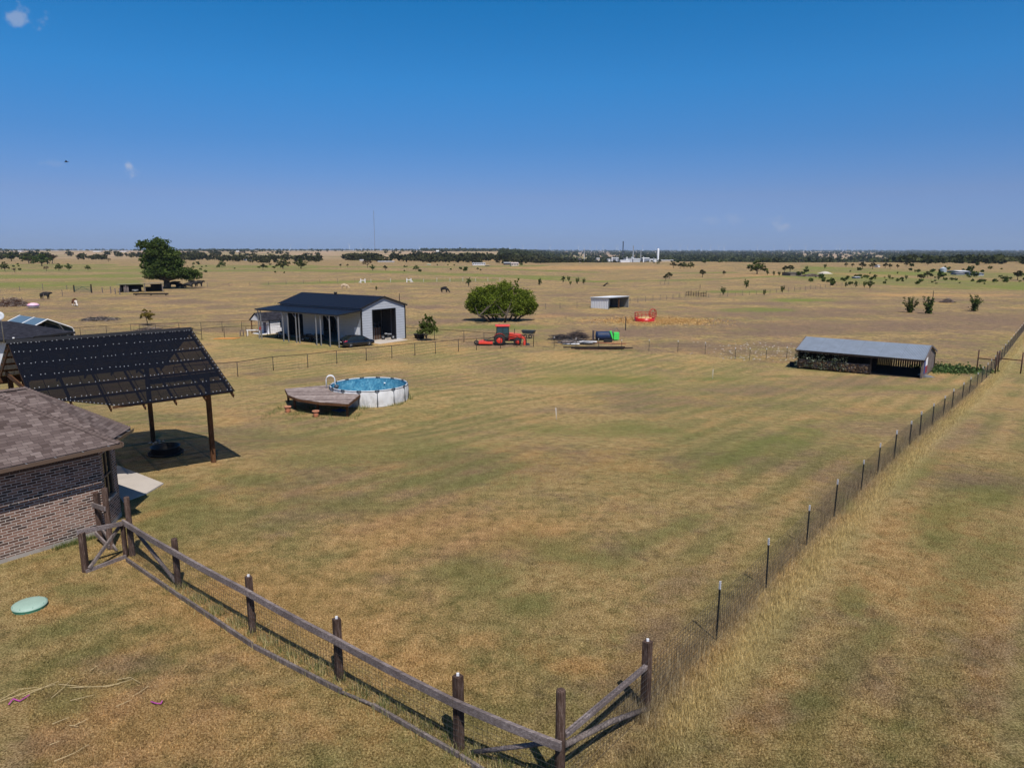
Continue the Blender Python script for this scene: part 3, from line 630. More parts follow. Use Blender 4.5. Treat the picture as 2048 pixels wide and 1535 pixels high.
mb = MB(); mb.tube([fl(p6-cdir*.1+V3(0, 0, hz6-.1)), fl(PT_[4][0]+cdir*.3+V3(0, 0, .06))], .045, 8); mb.build('brace', rail_w, RF)
mb = MB(); mb.tube([fl(PT_[0][0]+cdir*.1+V3(0, 0, RZ[0]-.08)), fl(PT_[1][0]-cdir*.12+V3(0, 0, .12))], .055, 8); mb.build('brace', gray_w, RF)
# kickboards lying along the ground
for (a_, b_, hb) in (((253, 1117), (362, 1192), .12), ((364, 1193), (505, 1288), .14), ((508, 1290), (683, 1380), .12), ((684, 1381), (744, 1406), .04), ((745, 1407), (918, 1507), .1), ((921, 1509), (1010, 1565), .1)):
    a = P(*a_, .08); b = P(*b_, .08); mb = MB(); mb.beam(fl(a)+V3(0, 0, -.02), fl(b)+V3(0, 0, -.02), .06, hb); mb.build('kickboard', gray_w, RF, .006)
def wires(mb, a, b, za, zb, top, r=.0028, dv=.15, rows=9, m=0):
    d = (b-a); L = d.length; n = int(L/dv)
    for k in range(n+1):
        p = a+d*(k/n); z = za+(zb-za)*k/n; mb.tube([p+V3(0, 0, z+.03), p+V3(0, 0, z+top)], r, 3, m, caps=False)
    for j in range(rows):
        zz_ = .04+(top-.05)*(j/(rows-1))**.85; mb.tube([a+V3(0, 0, za+zz_), b+V3(0, 0, zb+zz_)], r, 3, m, caps=False)
mb = MB()
for k in range(5):
    a = fl(PTC[k])+cn*.09; b = fl(PTC[k+1])+cn*.09; wires(mb, V3(a.x, a.y, 0), V3(b.x, b.y, 0), a.z, b.z, RZ[k]-.02, dv=.1)
a = fl(p6); b = fl(p7); wires(mb, V3(a.x+.09, a.y, 0), V3(b.x+.1, b.y, 0), a.z, b.z, 1.2, dv=.1)
mb.build('wire_mesh', wire_m, RF)
# short wooden panel at the fence's left end
gp = P(172, 1143); ge = P(262, 1113); FP = thing('fence_panel', gp, 0, 'square wooden fence panel with one diagonal brace at the left end of the rail fence', 'fence panel')
h1 = hgt((172, 1143), 1062, 1143); 
def gl(p): return Vector(p)-gp
gtop = H+pdir(246, 1044).z*ge.y/pdir(246, 1044).y
g1 = P(252, 1113)
mb = MB(); mb.beam(gl(gp)+V3(0, 0, -.2), gl(gp)+V3(0, 0, h1-.04), .15, .15); mb.build('post', post_w, FP, .008)
mb = MB(); mb.beam(gl(g1)+V3(0, 0, -.2), gl(g1)+V3(0, 0, gtop-g1.z-.06), .11, .11); mb.build('post', post_w, FP, .008)
mb = MB(); mb.beam(gl(gp)+V3(-.08, -.08, h1+.0), gl(g1)+V3(.05, -.1, gtop-g1.z+.0), .07, .13); mb.build('rail', rail_w, FP, .006)
mb = MB(); mb.beam(gl(gp)+V3(.05, -.08, .05), gl(g1)+V3(.05, -.08, .05), .06, .12); mb.build('bottom_board', rail_w, FP, .006)
mb = MB(); mb.beam(gl(gp)+V3(.12, -.02, .12), gl(g1)+V3(-.08, -.02, gtop-g1.z-.12), .07, .09); mb.build('brace', gray_w, FP, .006)
# double post beside the bay window
bp = P(222, 1097); BP = thing('gate_post_brace', bp, 0, 'pair of wooden posts joined by a short rail against the brick wall corner', 'fence posts')
h2 = hgt((222, 1097), 975, 1097); b2 = P(203, 1080); h3 = hgt((203, 1080), 985, 1080)
mb = MB(); mb.lathe([(.09, -.2), (.088, h2*.6), (.085, h2-.02), (.06, h2), (0, h2)], 12); mb.build('post', post_w, BP)
q_ = b2-bp; mb = MB(); mb.beam(q_+V3(0, 0, -.2), q_+V3(0, 0, h3), .15, .15); mb.build('post', post_w, BP, .008)
mb = MB(); mb.beam(q_+V3(-.1, -.12, h3*.78), V3(.02, -.12, h2*.68), .05, .15); mb.build('rail', rail_w, BP, .006)
mb = MB(); mb.beam(q_+V3(-.1, -.12, .3), V3(.02, -.12, .1), .05, .14); mb.build('rail', rail_w, BP, .006)
mb = MB(); mb.beam(q_+V3(.05, -.05, h3*.3), V3(.3, -.2, .0), .06, .1); mb.build('brace', gray_w, BP, .006)

# ------------------------------------------------------------------ long wire fence on T-posts along the right
TP = [((1433.4, 1280), 1162), ((1535.3, 1175.5), 1076.7), ((1616.5, 1090.5), 1011), ((1678, 1035), 960), ((1727, 980.6), 920), ((1767, 950), 887.7), ((1802.6, 919), 862), ((1832, 890.7), 842.8), ((1857.5, 872.7), 824),
      ((1879, 850.6), 807.6), ((1898, 832), 792), ((1914.5, 817.4), 778), ((1929, 799.8), 764.7), ((1942.9, 788), 754), ((1956, 774), 745)]
def tpost(h, tipc=True):
    mb = MB(); mb.box(-.016, .016, -.003, .003, -.25, h); mb.box(-.003, .003, -.0, .03, -.25, h)
    for k in range(int(h/.06)): mb.box(-.006, .006, -.009, -.003, .05+k*.06, .08+k*.06)
    pm = mb.mesh('post', tpost_m); mb = MB(); mb.box(-.018, .018, -.005, .005, h-.2, h+.004); mb.box(-.005, .005, 0, .032, h-.2, h+.004); return pm, mb.mesh('post_tip', tip_m)
pm, tm = tpost(1.52)
def addp(mesh, name, parent, loc, rz=0, sc=None):
    o = bpy.data.objects.new(name, mesh); COL.objects.link(o); o.parent = parent; o.location = loc; o.rotation_euler = (0, 0, rz)
    if sc: o.scale = sc
    return o
g0 = P(*TP[0][0]); WF = thing('wire_fence', g0, 0, 'long wire fence on white tipped steel posts along the right of the lawn', 'fence')
# straight world line through the measured posts
gpts = [p7+V3(.1, .0, 0)]
tt = [((P(*b_)-g0).to_2d()).dot(gd) for b_, _ in TP]
for k, (b_, yt) in enumerate(TP): 
    q_ = g0.to_2d()+gd*tt[k]; gpts.append(V3(q_.x, q_.y, Tz(q_.x, q_.y)))
t_ = tt[-1]
while t_ < 165:
    t_ += 3.9; q_ = g0.to_2d()+gd*t_; gpts.append(V3(q_.x, q_.y, Tz(q_.x, q_.y)))
ang = math.atan2(gd.y, gd.x)
for k, q_ in enumerate(gpts[1:]):
    hh_ = hgt(TP[k][0], TP[k][1], 0) if k < len(TP) else 1.45
    wd_ = 1.25 if k < 6 else 1.6
    o = addp(pm, 'post', WF, q_-g0, ang+R_.uniform(-.05, .05), (wd_, wd_, hh_/1.52)); addp(tm, 'post_tip', o, (0, 0, 0)); o.rotation_euler = (R_.uniform(-.02, .02), R_.uniform(-.02, .02), ang)
mb = MB()
for k in range(len(gpts)-1):
    a, b = gpts[k]-g0, gpts[k+1]-g0; far_ = k > 10
    wires(mb, V3(a.x, a.y, 0), V3(b.x, b.y, 0), a.z, b.z, 1.18, r=.0032 if not far_ else .005, dv=.13 if not far_ else .25, rows=10 if not far_ else 7)
mb.build('wire_mesh', wire_m, WF)

# ------------------------------------------------------------------ pipe fences around the barn yard
def pipe_fence(name, label, pts, hts, wir=True, rails=1, r=.038, mat=pipe_m, close=0, group=None):
    o0 = P(*pts[0]); t = thing(name, o0, 0, label, 'fence', group); q = [P(*p)-o0 for p in pts]
    for k, p in enumerate(q):
        mb = MB(); mb.tube([p+V3(0, 0, -.3), p+V3(0, 0, hts if k else hts)], r, 6); mb.build('post', mat, t)
    for k in range(len(q)-1):
        for j in range(rails):
            z = hts-j*.55; mb = MB(); mb.tube([q[k]+V3(0, 0, z), q[k+1]+V3(0, 0, z)], r*.8, 6); mb.build('rail', mat, t)
    if wir:
        mb = MB()
        for k in range(len(q)-1): wires(mb, V3(q[k].x, q[k].y, 0), V3(q[k+1].x, q[k+1].y, 0), q[k].z, q[k+1].z, hts-.05, r=.0035, dv=.3, rows=6)
        mb.build('wire_mesh', wire_m, t)
    return t
pipe_fence('pipe_fence', 'dark pipe fence running from the pergola past the pool to the red tractor', [(350, 765), (415, 758), (476, 753), (547, 741), (616, 735), (674, 727), (733, 721), (784, 716), (830, 711), (871, 707), (917, 702.5), (953, 700), (1001, 697), (1034, 694), (1067, 693)], 1.42)
pipe_fence('pipe_fence', 'dark pipe fence behind the pergola, beyond the orange boards and playhouse', [(60, 683), (112, 680), (162, 676), (214, 672.5), (262.7, 669), (312, 667.5), (359, 666), (403, 664.5), (445, 663), (484, 661.5), (524, 660), (562, 658)], 1.5)
pipe_fence('pipe_fence', 'low dark pipe fence passing in front of the white playhouse', [(404, 679), (449, 675), (493, 673), (535, 670.5), (565, 669)], 1.5)
pipe_fence('pipe_gate', 'dark pipe gate between the two pipe fences behind the pergola ridge', [(404, 679), (376, 675), (345, 672), (312, 669.5), (280, 667)], 1.3, rails=2)
pipe_fence('pipe_fence', 'dark pipe and wire fence from the barn corner behind the potted bush to the tractor', [(812, 676), (835, 677.5), (869, 680), (928, 684), (968, 687.5), (1010, 690.5), (1042, 692), (1067, 693)], 1.5)
# T-post fence at the back of the lawn
TB = [(1067, 693), (1108.2, 696), (1151.7, 697.5), (1196.8, 698.5), (1243, 701), (1297.8, 702), (1355.5, 704), (1410, 708), (1470, 719), (1499, 720), (1532, 720), (1573, 718), (1598, 722)]
b0 = P(*TB[0]); TF = thing('wire_fence', b0, 0, 'low wire fence on white tipped steel posts along the back edge of the lawn', 'fence')
for k, b_ in enumerate(TB[1:-1]): o = addp(pm, 'post', TF, P(*b_)-b0, 0, (1.7, 1.7, .92+R_.uniform(-.05, .06))); addp(tm, 'post_tip', o, (0, 0, 0))
mb = MB()
for k in range(len(TB)-1):
    a, b = P(*TB[k])-b0, P(*TB[k+1])-b0; wires(mb, V3(a.x, a.y, 0), V3(b.x, b.y, 0), a.z, b.z, 1.1, r=.003, dv=.4, rows=6)
mb.build('wire_mesh', wire_m, TF)
# rusty gate posts at the end of the lawn
for i_, (pts_, lab) in enumerate((([(1953, 743), (1990, 747)], 'left'), ([(1995, 742), (2041, 747)], 'right'))):
    a = P(*pts_[0]); b = P(*pts_[1]); t = thing('pipe_brace', a, 0, f'rusty pipe H brace on the {"lawn" if i_ == 0 else "outer"} side of the long wire fence', 'fence brace', 'rusty pipe braces'); d = b-a
    ht = 2.2 if i_ == 0 else 2.1
    mb = MB(); mb.tube([V3(0, 0, -.3), V3(0, 0, ht)], .06, 8); mb.build('post', rust_m, t)
    mb = MB(); mb.tube([d+V3(0, 0, -.3), d+V3(0, 0, ht)], .06, 8); mb.build('post', rust_m, t)
    mb = MB(); mb.tube([V3(0, 0, ht*.62), d+V3(0, 0, ht*.62)], .05, 8); mb.build('rail', rust_m, t)
# far wire fences
def far_fence(label, pl, step, h=1.3, r=.035, mat=None, name='wire_fence', maxn=95):
    q = [P(*p) for p in pl]; o0 = q[0]; t = thing(name, o0, 0, label, 'fence'); mb0 = MB(); mb0.box(-r, r, -r, r, -.2, h); pm_ = mb0.mesh('post', mat or gray_w); pts = []
    for k in range(len(q)-1):
        n = max(1, int((q[k+1]-q[k]).length/step))
        for j in range(n): a = q[k].lerp(q[k+1], j/n); pts.append(V3(a.x, a.y, Tz(a.x, a.y)))
    pts.append(q[-1]); pts = pts[:maxn]
    for a in pts: addp(pm_, 'post', t, a-o0, 0, (1, 1, R_.uniform(.8, 1.2)))
    mb = MB()
    for k in range(len(pts)-1):
        for z in (.35, .7, 1.1): mb.tube([pts[k]-o0+V3(0, 0, z), pts[k+1]-o0+V3(0, 0, z)], .006, 3, caps=False)
    mb.build('wires', wire_m, t); return t
far_fence('sparse wire fence between the green clump of trees and the small white shed', [(1062, 619), (1120, 618), (1187, 615)], 3.0)
far_fence('wire fence of thin posts climbing from the small white shed to the green bushes', [(1260, 607), (1320, 601), (1370, 596), (1440, 594), (1540, 587), (1600, 581), (1660, 575), (1740, 570)], 3.2, maxn=70)
far_fence('wire fence along the green strip behind the left pasture', [(0, 584), (40, 582), (86, 580), (134, 579)], 6, 1.6, .06)
far_fence('wire fence behind the big oak along the green strip', [(415, 574), (500, 571), (640, 566), (710, 565)], 6, 1.4, .05)
far_fence('pale posted wire fence between the two white H frames', [(742, 565), (820, 564), (900, 563), (1000, 562)], 5.2, 1.4, .035, white_m)
far_fence('short row of leaning posts near the far round pen', [(8, 611), (45, 607), (88, 600), (125, 592)], 9, 1.7, .05)

# ------------------------------------------------------------------ metal barn with lean-to
BT = .958; bl = V3(-19.41, 91.44, -2.7); barn = thing('metal_barn', bl, BT, 'grey metal barn with dark roof, open door and side lean-to', 'barn')
BW, BL_, HW, HR, LD, LH = 8.05, 16.37, 4.65, 5.9, 4.12, 4.08
side_m = ribbed('grey_siding', (.36, .385, .43), .33, .05, .6, 0, 1, .06, sharp=True, lap=.33, lapw=.2); roofd_m = ribbed('navy_roof', (.007, .009, .018), .28, .03, .5, 0, 0, .15, .2, lap=.9)
def gz(x): return HW+(HR-HW)*(1-abs(x-BW/2)/(BW/2))
mb = MB(); t = .1                                # gable end with door opening
dx0, dx1, dz = 1.95, 6.2, 4.3
mb.prism([(0, 0, 0), (dx0, 0, 0), (dx0, 0, gz(dx0)), (0, 0, HW)], (0, t, 0)); mb.prism([(dx1, 0, 0), (BW, 0, 0), (BW, 0, HW), (dx1, 0, gz(dx1))], (0, t, 0))
mb.prism([(dx0, 0, dz), (dx1, 0, dz), (dx1, 0, gz(dx1)), (BW/2, 0, HR), (dx0, 0, gz(dx0))], (0, t, 0)); mb.build('gable_wall', side_m, barn)
mb = MB(); mb.prism([(0, BL_, 0), (BW, BL_, 0), (BW, BL_, HW), (BW/2, BL_, HR), (0, BL_, HW)], (0, -t, 0)); mb.build('gable_wall', side_m, barn)
mb = MB(); mb.box(BW-t, BW, t, BL_-t, 0, HW); mb.build('side_wall', side_m, barn)
ops = [(4.7, 7.5), (11.6, 15.0)]; mb = MB(); y = t       # long wall with two open bays
for a, b in ops: mb.box(0, t, y, a, 0, HW); mb.box(0, t, a, b, 3.5, HW); y = b
mb.box(0, t, y, BL_-t, 0, HW); mb.build('side_wall', side_m, barn)
mb = MB()
for s_ in (0, 1):
    x0, x1 = (BW/2, -.3) if s_ == 0 else (BW/2, BW+.3); z1 = HW-.3*(HR-HW)/(BW/2)
    mb.prism([(x0, -.2, HR+.02), (x0, BL_+.2, HR+.02), (x1, BL_+.2, z1+.02), (x1, -.2, z1+.02)], (0, 0, .07))
mb.build('roof', roofd_m, barn)
mb = MB(); mb.prism([(.05, -.25, LH+.30), (.05, BL_+.15, LH+.30), (-LD, BL_+.15, LH-.02), (-LD, -.25, LH-.02)], (0, 0, .05)); mb.build('lean_to_roof', roofd_m, barn)
mb = MB()
for x in (0, BW): mb.beam((x, -.02, 0), (x, -.02, HW), .14, .14)
mb.beam((-.3, -.22, HW-.06), (BW/2, -.22, HR+.03), .05, .2); mb.beam((BW+.3, -.22, HW-.06), (BW/2, -.22, HR+.03), .05, .2)
mb.beam((dx0, -.02, 0), (dx0, -.02, dz), .1, .1); mb.beam((dx1, -.02, 0), (dx1, -.02, dz), .1, .1); mb.beam((dx0, -.02, dz), (dx1, -.02, dz), .1, .1)
mb.beam((-LD, -.28, LH-.02), (0, -.28, LH+.3), .04, .16); mb.beam((-LD-.02, -.25, LH-.05), (-LD-.02, BL_+.1, LH-.05), .04, .12); mb.build('trim', blk_m, barn)
mb = MB(); mb.box(-.02, 0, .35, 1.35, .1, 2.15); d_ = mb.build('side_door', white_m, barn)
mb = MB(); mb.box(0, BW, 0.0, BL_, -.35, .02); mb.prism([(1.6, 0, -.02), (6.9, 0, -.02), (6.9, -1.6, -.1), (1.6, -1.6, -.1)][::-1], (0, 0, .1)); mb.build('slab', conc_m, barn)
mb = MB()
for y in np.linspace(.3, BL_-.3, 7): mb.beam((-LD+.1, y, LH-.12), (.05, y, LH+.16), .06, .12)
mb.build('rafters', galv_m, barn)
binv = Matrix.Rotation(-BT, 4, 'Z')
lpx = lambda y: (lambda q: proj(q.x, q.y, q.z)[0])(V3(bl.x+math.cos(BT)*(-LD+.18)-math.sin(BT)*y, bl.y+math.sin(BT)*(-LD+.18)+math.cos(BT)*y, bl.z))
ygrid = np.linspace(-1, 17, 400); xg = np.array([lpx(y) for y in ygrid])
for k, y in enumerate([-.1]+[float(np.interp(-px_, -xg, ygrid)) for px_ in (661, 643, 634, 600, 594, 578, 568, 524, 519)]):
    mb = MB(); mb.beam((-LD+.18, y, -.1), (-LD+.18, y, LH-.1), .1, .1)
    if k in (0, 1, 5, 6, 8): mb.beam((-LD+.18, y, LH-.8), (-LD+.18, y+(.75 if k else .7), LH-.12), .06, .06)
    mb.build('post', galv_m, barn)
mb = MB(); mb.beam((-LD+.18, 0, LH-.12), (-LD+.18, BL_, LH-.12), .08, .12); mb.build('eave_beam', galv_m, barn)
mb = MB(); mb.box(BW-t-.02, BW-t-.005, t+.01, BL_-t-.01, .03, HW-.05); mb.prism([(t, BL_-t-.02, .03), (BW-t-.03, BL_-t-.02, .03), (BW-t-.03, BL_-t-.02, HW-.1), (BW/2, BL_-t-.02, HR-.1), (t, BL_-t-.02, HW-.1)], (0, .01, 0))  # dark sheets added inside the walls, their colour standing in for interior shade
mb.build('shade_sheet', M('barn_shade_dark', (.06, .06, .065), .8), barn)
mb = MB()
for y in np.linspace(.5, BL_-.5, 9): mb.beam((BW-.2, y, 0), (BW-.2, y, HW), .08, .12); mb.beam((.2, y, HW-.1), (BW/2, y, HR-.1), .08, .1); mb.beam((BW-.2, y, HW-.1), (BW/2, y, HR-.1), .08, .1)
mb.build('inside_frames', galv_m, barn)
def inbarn(x, y, z=0.02): c, s_ = math.cos(BT), math.sin(BT); return V3(bl.x+c*x-s_*y, bl.y+s_*x+c*y, bl.z+z)
# things kept in the barn
w1 = thing('wooden_crate', inbarn(4.3, 1.9), BT, 'slatted wooden crate standing inside the open barn door', 'crate')
for k in range(9): mb = MB(); mb.box(-1.0+k*.22, -.86+k*.22, -.03, 0, .05, 1.65); mb.build('slat', [perg_w, gray_w][k % 2], w1)
mb = MB(); mb.box(-1, .95, .01, .06, .3, .42); mb.box(-1, .95, .01, .06, 1.3, 1.42); mb.box(-1, .95, .06, .6, .05, .12); mb.build('frame', dark_w, w1)
def wheel(mb, c, r, w, axis, m=0, n=16):
    prof = [(r*.55, -w/2), (r*.92, -w/2), (r, -w*.3), (r, w*.3), (r*.92, w/2), (r*.55, w/2)]; b0_ = len(mb.v); mb.lathe(prof, n, (0, 0, 0), m, cap=False, axis='Y')
    ca, sa = math.cos(axis), math.sin(axis)
    mb.v[b0_:] = [(c[0]+x*ca-y*sa, c[1]+x*sa+y*ca, c[2]+z) for x, y, z in mb.v[b0_:]]
def disc(mb, c, r, w, m=0, n=16):
    mb.lathe([(0, -w/2), (r, -w/2), (r, w/2), (0, w/2)], n, c, m, cap=False, axis='Y')
mt_ = thing('motorcycle', inbarn(5.4, .7), BT+2.2, 'small motorcycle with pale seat and tank parked just inside the barn door', 'motorcycle')
for x in (-.68, .68): mb = MB(); wheel(mb, (x, 0, .32), .32, .11, 0); q_ = mb.build('tyre', rub_m, mt_); mb = MB(); disc(mb, (x, 0, .32), .17, .06); mb.build('rim', galv_m, q_)
mb = MB(); mb.tube([(-.68, 0, .32), (-.2, 0, .45), (.2, 0, .75), (.5, 0, .85), (.68, 0, .32)], .045, 8); mb.lathe([(0, .28), (.16, .3), (.2, .42), (.12, .58), (0, .6)], 12); mb.build('frame', blk_m, mt_)
mb = MB(); mb.sheet(lambda u, v: V3(.05+.45*u, .13*math.cos(v*6.283)*math.sin(math.pi*(.1+.8*u)), .8+.13*math.sin(v*6.283)*math.sin(math.pi*(.1+.8*u))), 8, 10); mb.build('tank', grey_m, mt_)
mb = MB(); mb.box(-.5, .08, -.14, .14, .7, .84); mb.build('seat', galv_m, mt_, .03)
mb = MB(); mb.tube([(.42, -.35, 1.08), (.5, -.1, 1.02), (.5, .1, 1.02), (.42, .35, 1.08)], .02, 6); mb.build('handlebar', blk_m, mt_)
def quad(loc, rz_, label, cm):
    q0 = thing('quad_bike', loc, rz_, label, 'quad bike')
    for x in (-.6, .6):
        for y in (-.42, .42): mb = MB(); wheel(mb, (x, y, .28), .28, .22, 0, n=12); a_ = mb.build('tyre', rub_m, q0); mb = MB(); disc(mb, (x, y, .28), .13, .2, n=10); mb.build('rim', galv_m, a_)
    mb = MB(); mb.prism([(-.9, -.2, .45), (.9, -.2, .42), (.85, -.2, .75), (.3, -.2, .85), (-.1, -.2, .72), (-.85, -.2, .78)], (0, .4, 0)); mb.box(-.95, -.35, -.5, .5, .62, .68); mb.box(.35, .95, -.5, .5, .62, .68); mb.build('body', cm, q0)
    mb = MB(); mb.box(-.6, .1, -.16, .16, .82, .92); mb.build('seat', rub_m, q0, .03); mb = MB(); mb.tube([(.25, -.38, 1.05), (.35, 0, 1.0), (.25, .38, 1.05)], .02, 6); mb.build('handlebar', blk_m, q0)
quad(inbarn(-1.6, 14.4), BT+1.2, 'dark quad bike under the far end of the lean-to', grey_m)
quad(inbarn(-1.8, 8.7), BT+2.6, 'dark quad bike parked in the middle of the lean-to', blk_m)
mb = MB(); c_ = inbarn(-1.2, 7.6); tg = thing('utility_trailer', c_, BT, 'low dark trailer under the lean-to in front of a bay', 'trailer')
mb.box(-.8, .8, -1.2, 1.2, .45, .52); mb.box(-.8, -.76, -1.2, 1.2, .52, .85); mb.box(.76, .8, -1.2, 1.2, .52, .85); mb.build('bed', blk_m, tg)
for x in (-.9, .9): mb = MB(); wheel(mb, (x, 0, .3), .3, .16, math.pi/2, n=12); mb.build('wheel', rub_m, tg)
for k_, (sx_, sy_) in enumerate(((3.0, 5.5), (3.2, 9.5))):
    tt_ = thing('storage_shelf', inbarn(6.9, sy_), BT, ['dark shelf of tools inside the barn near the door', 'dark shelf of tools deep inside the barn'][k_], 'shelf')
    mb = MB()
    for x in (-.4, .4):
        for y in (-1.2, 1.2): mb.beam((x, y, 0), (x, y, 2.1), .05, .05)
    mb.build('frame', galv_m, tt_); 
    for z in (.3, 1.0, 1.8): mb = MB(); mb.box(-.42, .42, -1.22, 1.22, z, z+.04); mb.build('shelf_board', gray_w, tt_)
    mb = MB(); 
    for k in range(7): x = R_.uniform(-.3, .1); y = -1.1+k*.32; mb.box(x, x+.25, y, y+.24, 1.04, 1.04+R_.uniform(.15, .45))
    mb.build('tool_boxes', M('box_mix', (.12, .08, .05), .7), tt_)
mb = MB(); v0 = inbarn(3.2, 4.6, HR+.0); mb.lathe([(.18, 0), (.18, .16), (.26, .2), (.24, .32), (0, .36)], 14, (BW/2, 9.3, HR)); mb.build('roof_vent', blk_m, barn)

# ------------------------------------------------------------------ car parked beside the barn
ra_, fa_ = P(702, 695), P(737.5, 691.5); hd = math.atan2(fa_.y-ra_.y, fa_.x-ra_.x)
wbv = 2.62; rc = (ra_+fa_)/2; side = V3(-math.sin(hd), math.cos(hd), 0)
car = thing('parked_car', V3(rc.x, rc.y, Tz(rc.x, rc.y))+side*.78, hd, 'black sedan parked in front of the barn lean-to, seen from behind', 'car')
# body as lofted cross sections: x, half width, sill, belt
secs = [(-2.2, .55, .45, .86), (-2.15, .74, .32, .98), (-1.95, .84, .25, 1.02), (-1.3, .89, .2, .98), (-.4, .9, .19, .94), (.5, .9, .19, .93), (1.2, .89, .2, .9), (1.8, .85, .23, .8), (2.15, .72, .28, .68), (2.28, .5, .36, .56)]
mb = MB(); vs = []; n8 = 10
for (x, hw, z0, z1) in secs:
    ring = [(-hw*.9, z0), (-hw, z0+.14), (-hw, (z0+z1)/2), (-hw*.97, z1-.05), (-hw*.86, z1), (hw*.86, z1), (hw*.97, z1-.05), (hw, (z0+z1)/2), (hw, z0+.14), (hw*.9, z0)]
    vs += [(x, a, b) for a, b in ring]
fs = [(i*n8+j, i*n8+(j+1) % n8, (i+1)*n8+(j+1) % n8, (i+1)*n8+j) for i in range(len(secs)-1) for j in range(n8)]+[tuple(range(n8)), tuple(range((len(secs)-1)*n8, len(secs)*n8))[::-1]]
mb.add(vs, fs, 0, True); ob_ = mb.build('body', carp_m, car)
gh = [(-1.85, .7, 1.0), (-1.1, .62, 1.36), (-.5, .6, 1.44), (.1, .6, 1.45), (.5, .62, 1.38), (1.3, .74, .9)]
mb = MB(); vs = []
for (x, hw, z) in gh: vs += [(x, -hw-.1*(1.45-z)*0, z), (x, hw, z)]
lo = [(-1.95, .82, .96), (-1.1, .84, .95), (-.5, .84, .93), (.1, .84, .92), (.5, .84, .91), (1.35, .8, .88)]
for (x, hw, z) in lo: vs += [(x, -hw, z), (x, hw, z)]
fs = []
for i in range(5): fs += [(2*i, 2*i+1, 2*i+3, 2*i+2), (12+2*i, 2*i, 2*i+2, 14+2*i), (2*i+1, 13+2*i, 15+2*i, 2*i+3)]
fs += [(0, 12, 13, 1), (10, 11, 23, 22)]
mb.add(vs, fs, 0, False); gl_ = mb.build('windows', glass_m, car)
mb = MB(); mb.sheet(lambda u, v: V3(-1.0+1.35*u, (-.6+1.2*v), 1.37+.1*math.sin(math.pi*(.15+.7*u))+.02*math.sin(math.pi*v)), 8, 6); mb.build('roof', carp_m, car)
mb = MB()
for s_ in (-1, 1):
    mb.beam((-1.92, s_*.8, .97), (-1.08, s_*.62, 1.4), .05, .07); mb.beam((1.3, s_*.78, .92), (.45, s_*.62, 1.4), .05, .06); mb.beam((-.35, s_*.86, .93), (-.3, s_*.62, 1.43), .07, .04); mb.beam((-1.1, s_*.63, 1.37), (.5, s_*.63, 1.4), .04, .05)
mb.build('pillars', carp_m, car)
for x in (-wbv/2, wbv/2):
    for s_ in (-1, 1):
        mb = MB(); wheel(mb, (x, s_*.8, .32), .325, .2, 0, n=20); o = mb.build('wheel', rub_m, car); mb = MB()
        for k in range(5): a = k*1.257+.3; mb.beam((x, s_*.88, .32), (x+.21*math.cos(a), s_*.89, .32+.21*math.sin(a)), .05, .02)
        mb.lathe([(.19, -.02), (.215, -.03), (.225, 0), (.215, .03), (.19, .02)], 18, (x, s_*.87, .32), axis='Y', cap=False); disc(mb, (x, s_*.87, .32), .06, .05); mb.build('rim', galv_m, o)
for s_ in (-1, 1):
    mb = MB(); mb.prism([(-2.16, s_*.42, .78), (-2.1, s_*.82, .76), (-1.75, s_*.885, .84), (-1.75, s_*.87, .94), (-2.08, s_*.76, .95), (-2.18, s_*.45, .9)], (0, s_*.012, .0)); mb.v = [(x-.03, y+s_*.015, z) for x, y, z in mb.v]; mb.build('tail_light', lens_m, car)
    mb = MB(); mb.prism([(2.2, s_*.4, .62), (2.05, s_*.8, .66), (1.85, s_*.85, .76), (2.1, s_*.6, .74)], (.03, s_*.01, 0)); mb.build('headlight', M('lamp_glass', (.5, .5, .52), .1), car)
    mb = MB(); mb.box(.62, .82, s_*.98-.09, s_*.98+.09, .95, 1.08); mb.build('mirror', carp_m, car, .02)
mb = MB(); mb.box(-2.23, -2.2, -.16, .16, .66, .78); mb.build('number_plate', white_m, car)
mb = MB(); mb.box(-2.24, -1.9, -.8, .8, .3, .42); mb.build('bumper_trim', blk_m, car, .02)

# ------------------------------------------------------------------ pool and deck
gpz = Tz(-9, 46); pc = P(738, 768, 1.16); pr = (812-661)/2/pxm(pc)
pc = (P(738, 755.5, 1.16)+P(738, 781.5, 1.16))/2; print('pool', pc, pr); gpz = Tz(pc.x, pc.y); PC = V3(pc.x, pc.y, gpz); pool = thing('round_pool', PC, 0, 'round above ground pool with white sides, grey frame and blue liner', 'pool')
PH = 1.16; NL = 14
linm, nt = new_mat('pool_liner'); ob = nt.n('ShaderNodeTexCoord').outputs['Object']; vv = nt.n('ShaderNodeTexVoronoi', i={'Vector': ob, 'Scale': 9}).outputs['Color']; nn = nt.noise(ob, 1.5, 3)
c = nt.mix(.5, nt.ramp(vv, [(.2, (.02, .1, .19)), (.5, (.04, .2, .33)), (.8, (.16, .36, .47))]), nt.ramp(nn, [(.35, (.03, .17, .3)), (.65, (.12, .33, .46))])); out(nt, bsdf(nt, c, .4))
botm, nt = new_mat('pool_floor'); ob = nt.n('ShaderNodeTexCoord').outputs['Object']; nn = nt.noise(ob, 1.2, 4, .6); n2_ = nt.noise(ob, 25, 3, .7)
c = nt.mix(nt.mapr(n2_, .4, .65, 0, .4), nt.ramp(nn, [(.35, (.16, .38, .46)), (.55, (.34, .52, .56)), (.7, (.5, .6, .6))]), (.06, .16, .22)); out(nt, bsdf(nt, c, .5))
mb = MB(); mb.lathe([(pr-.05, .06), (pr-.02, PH)], 56, cap=False); mb.build('liner', linm, pool)
mb = MB(); mb.lathe([(0, .05), (pr*.6, .06), (pr-.05, .08)], 40, cap=False); mb.build('pool_floor', botm, pool)
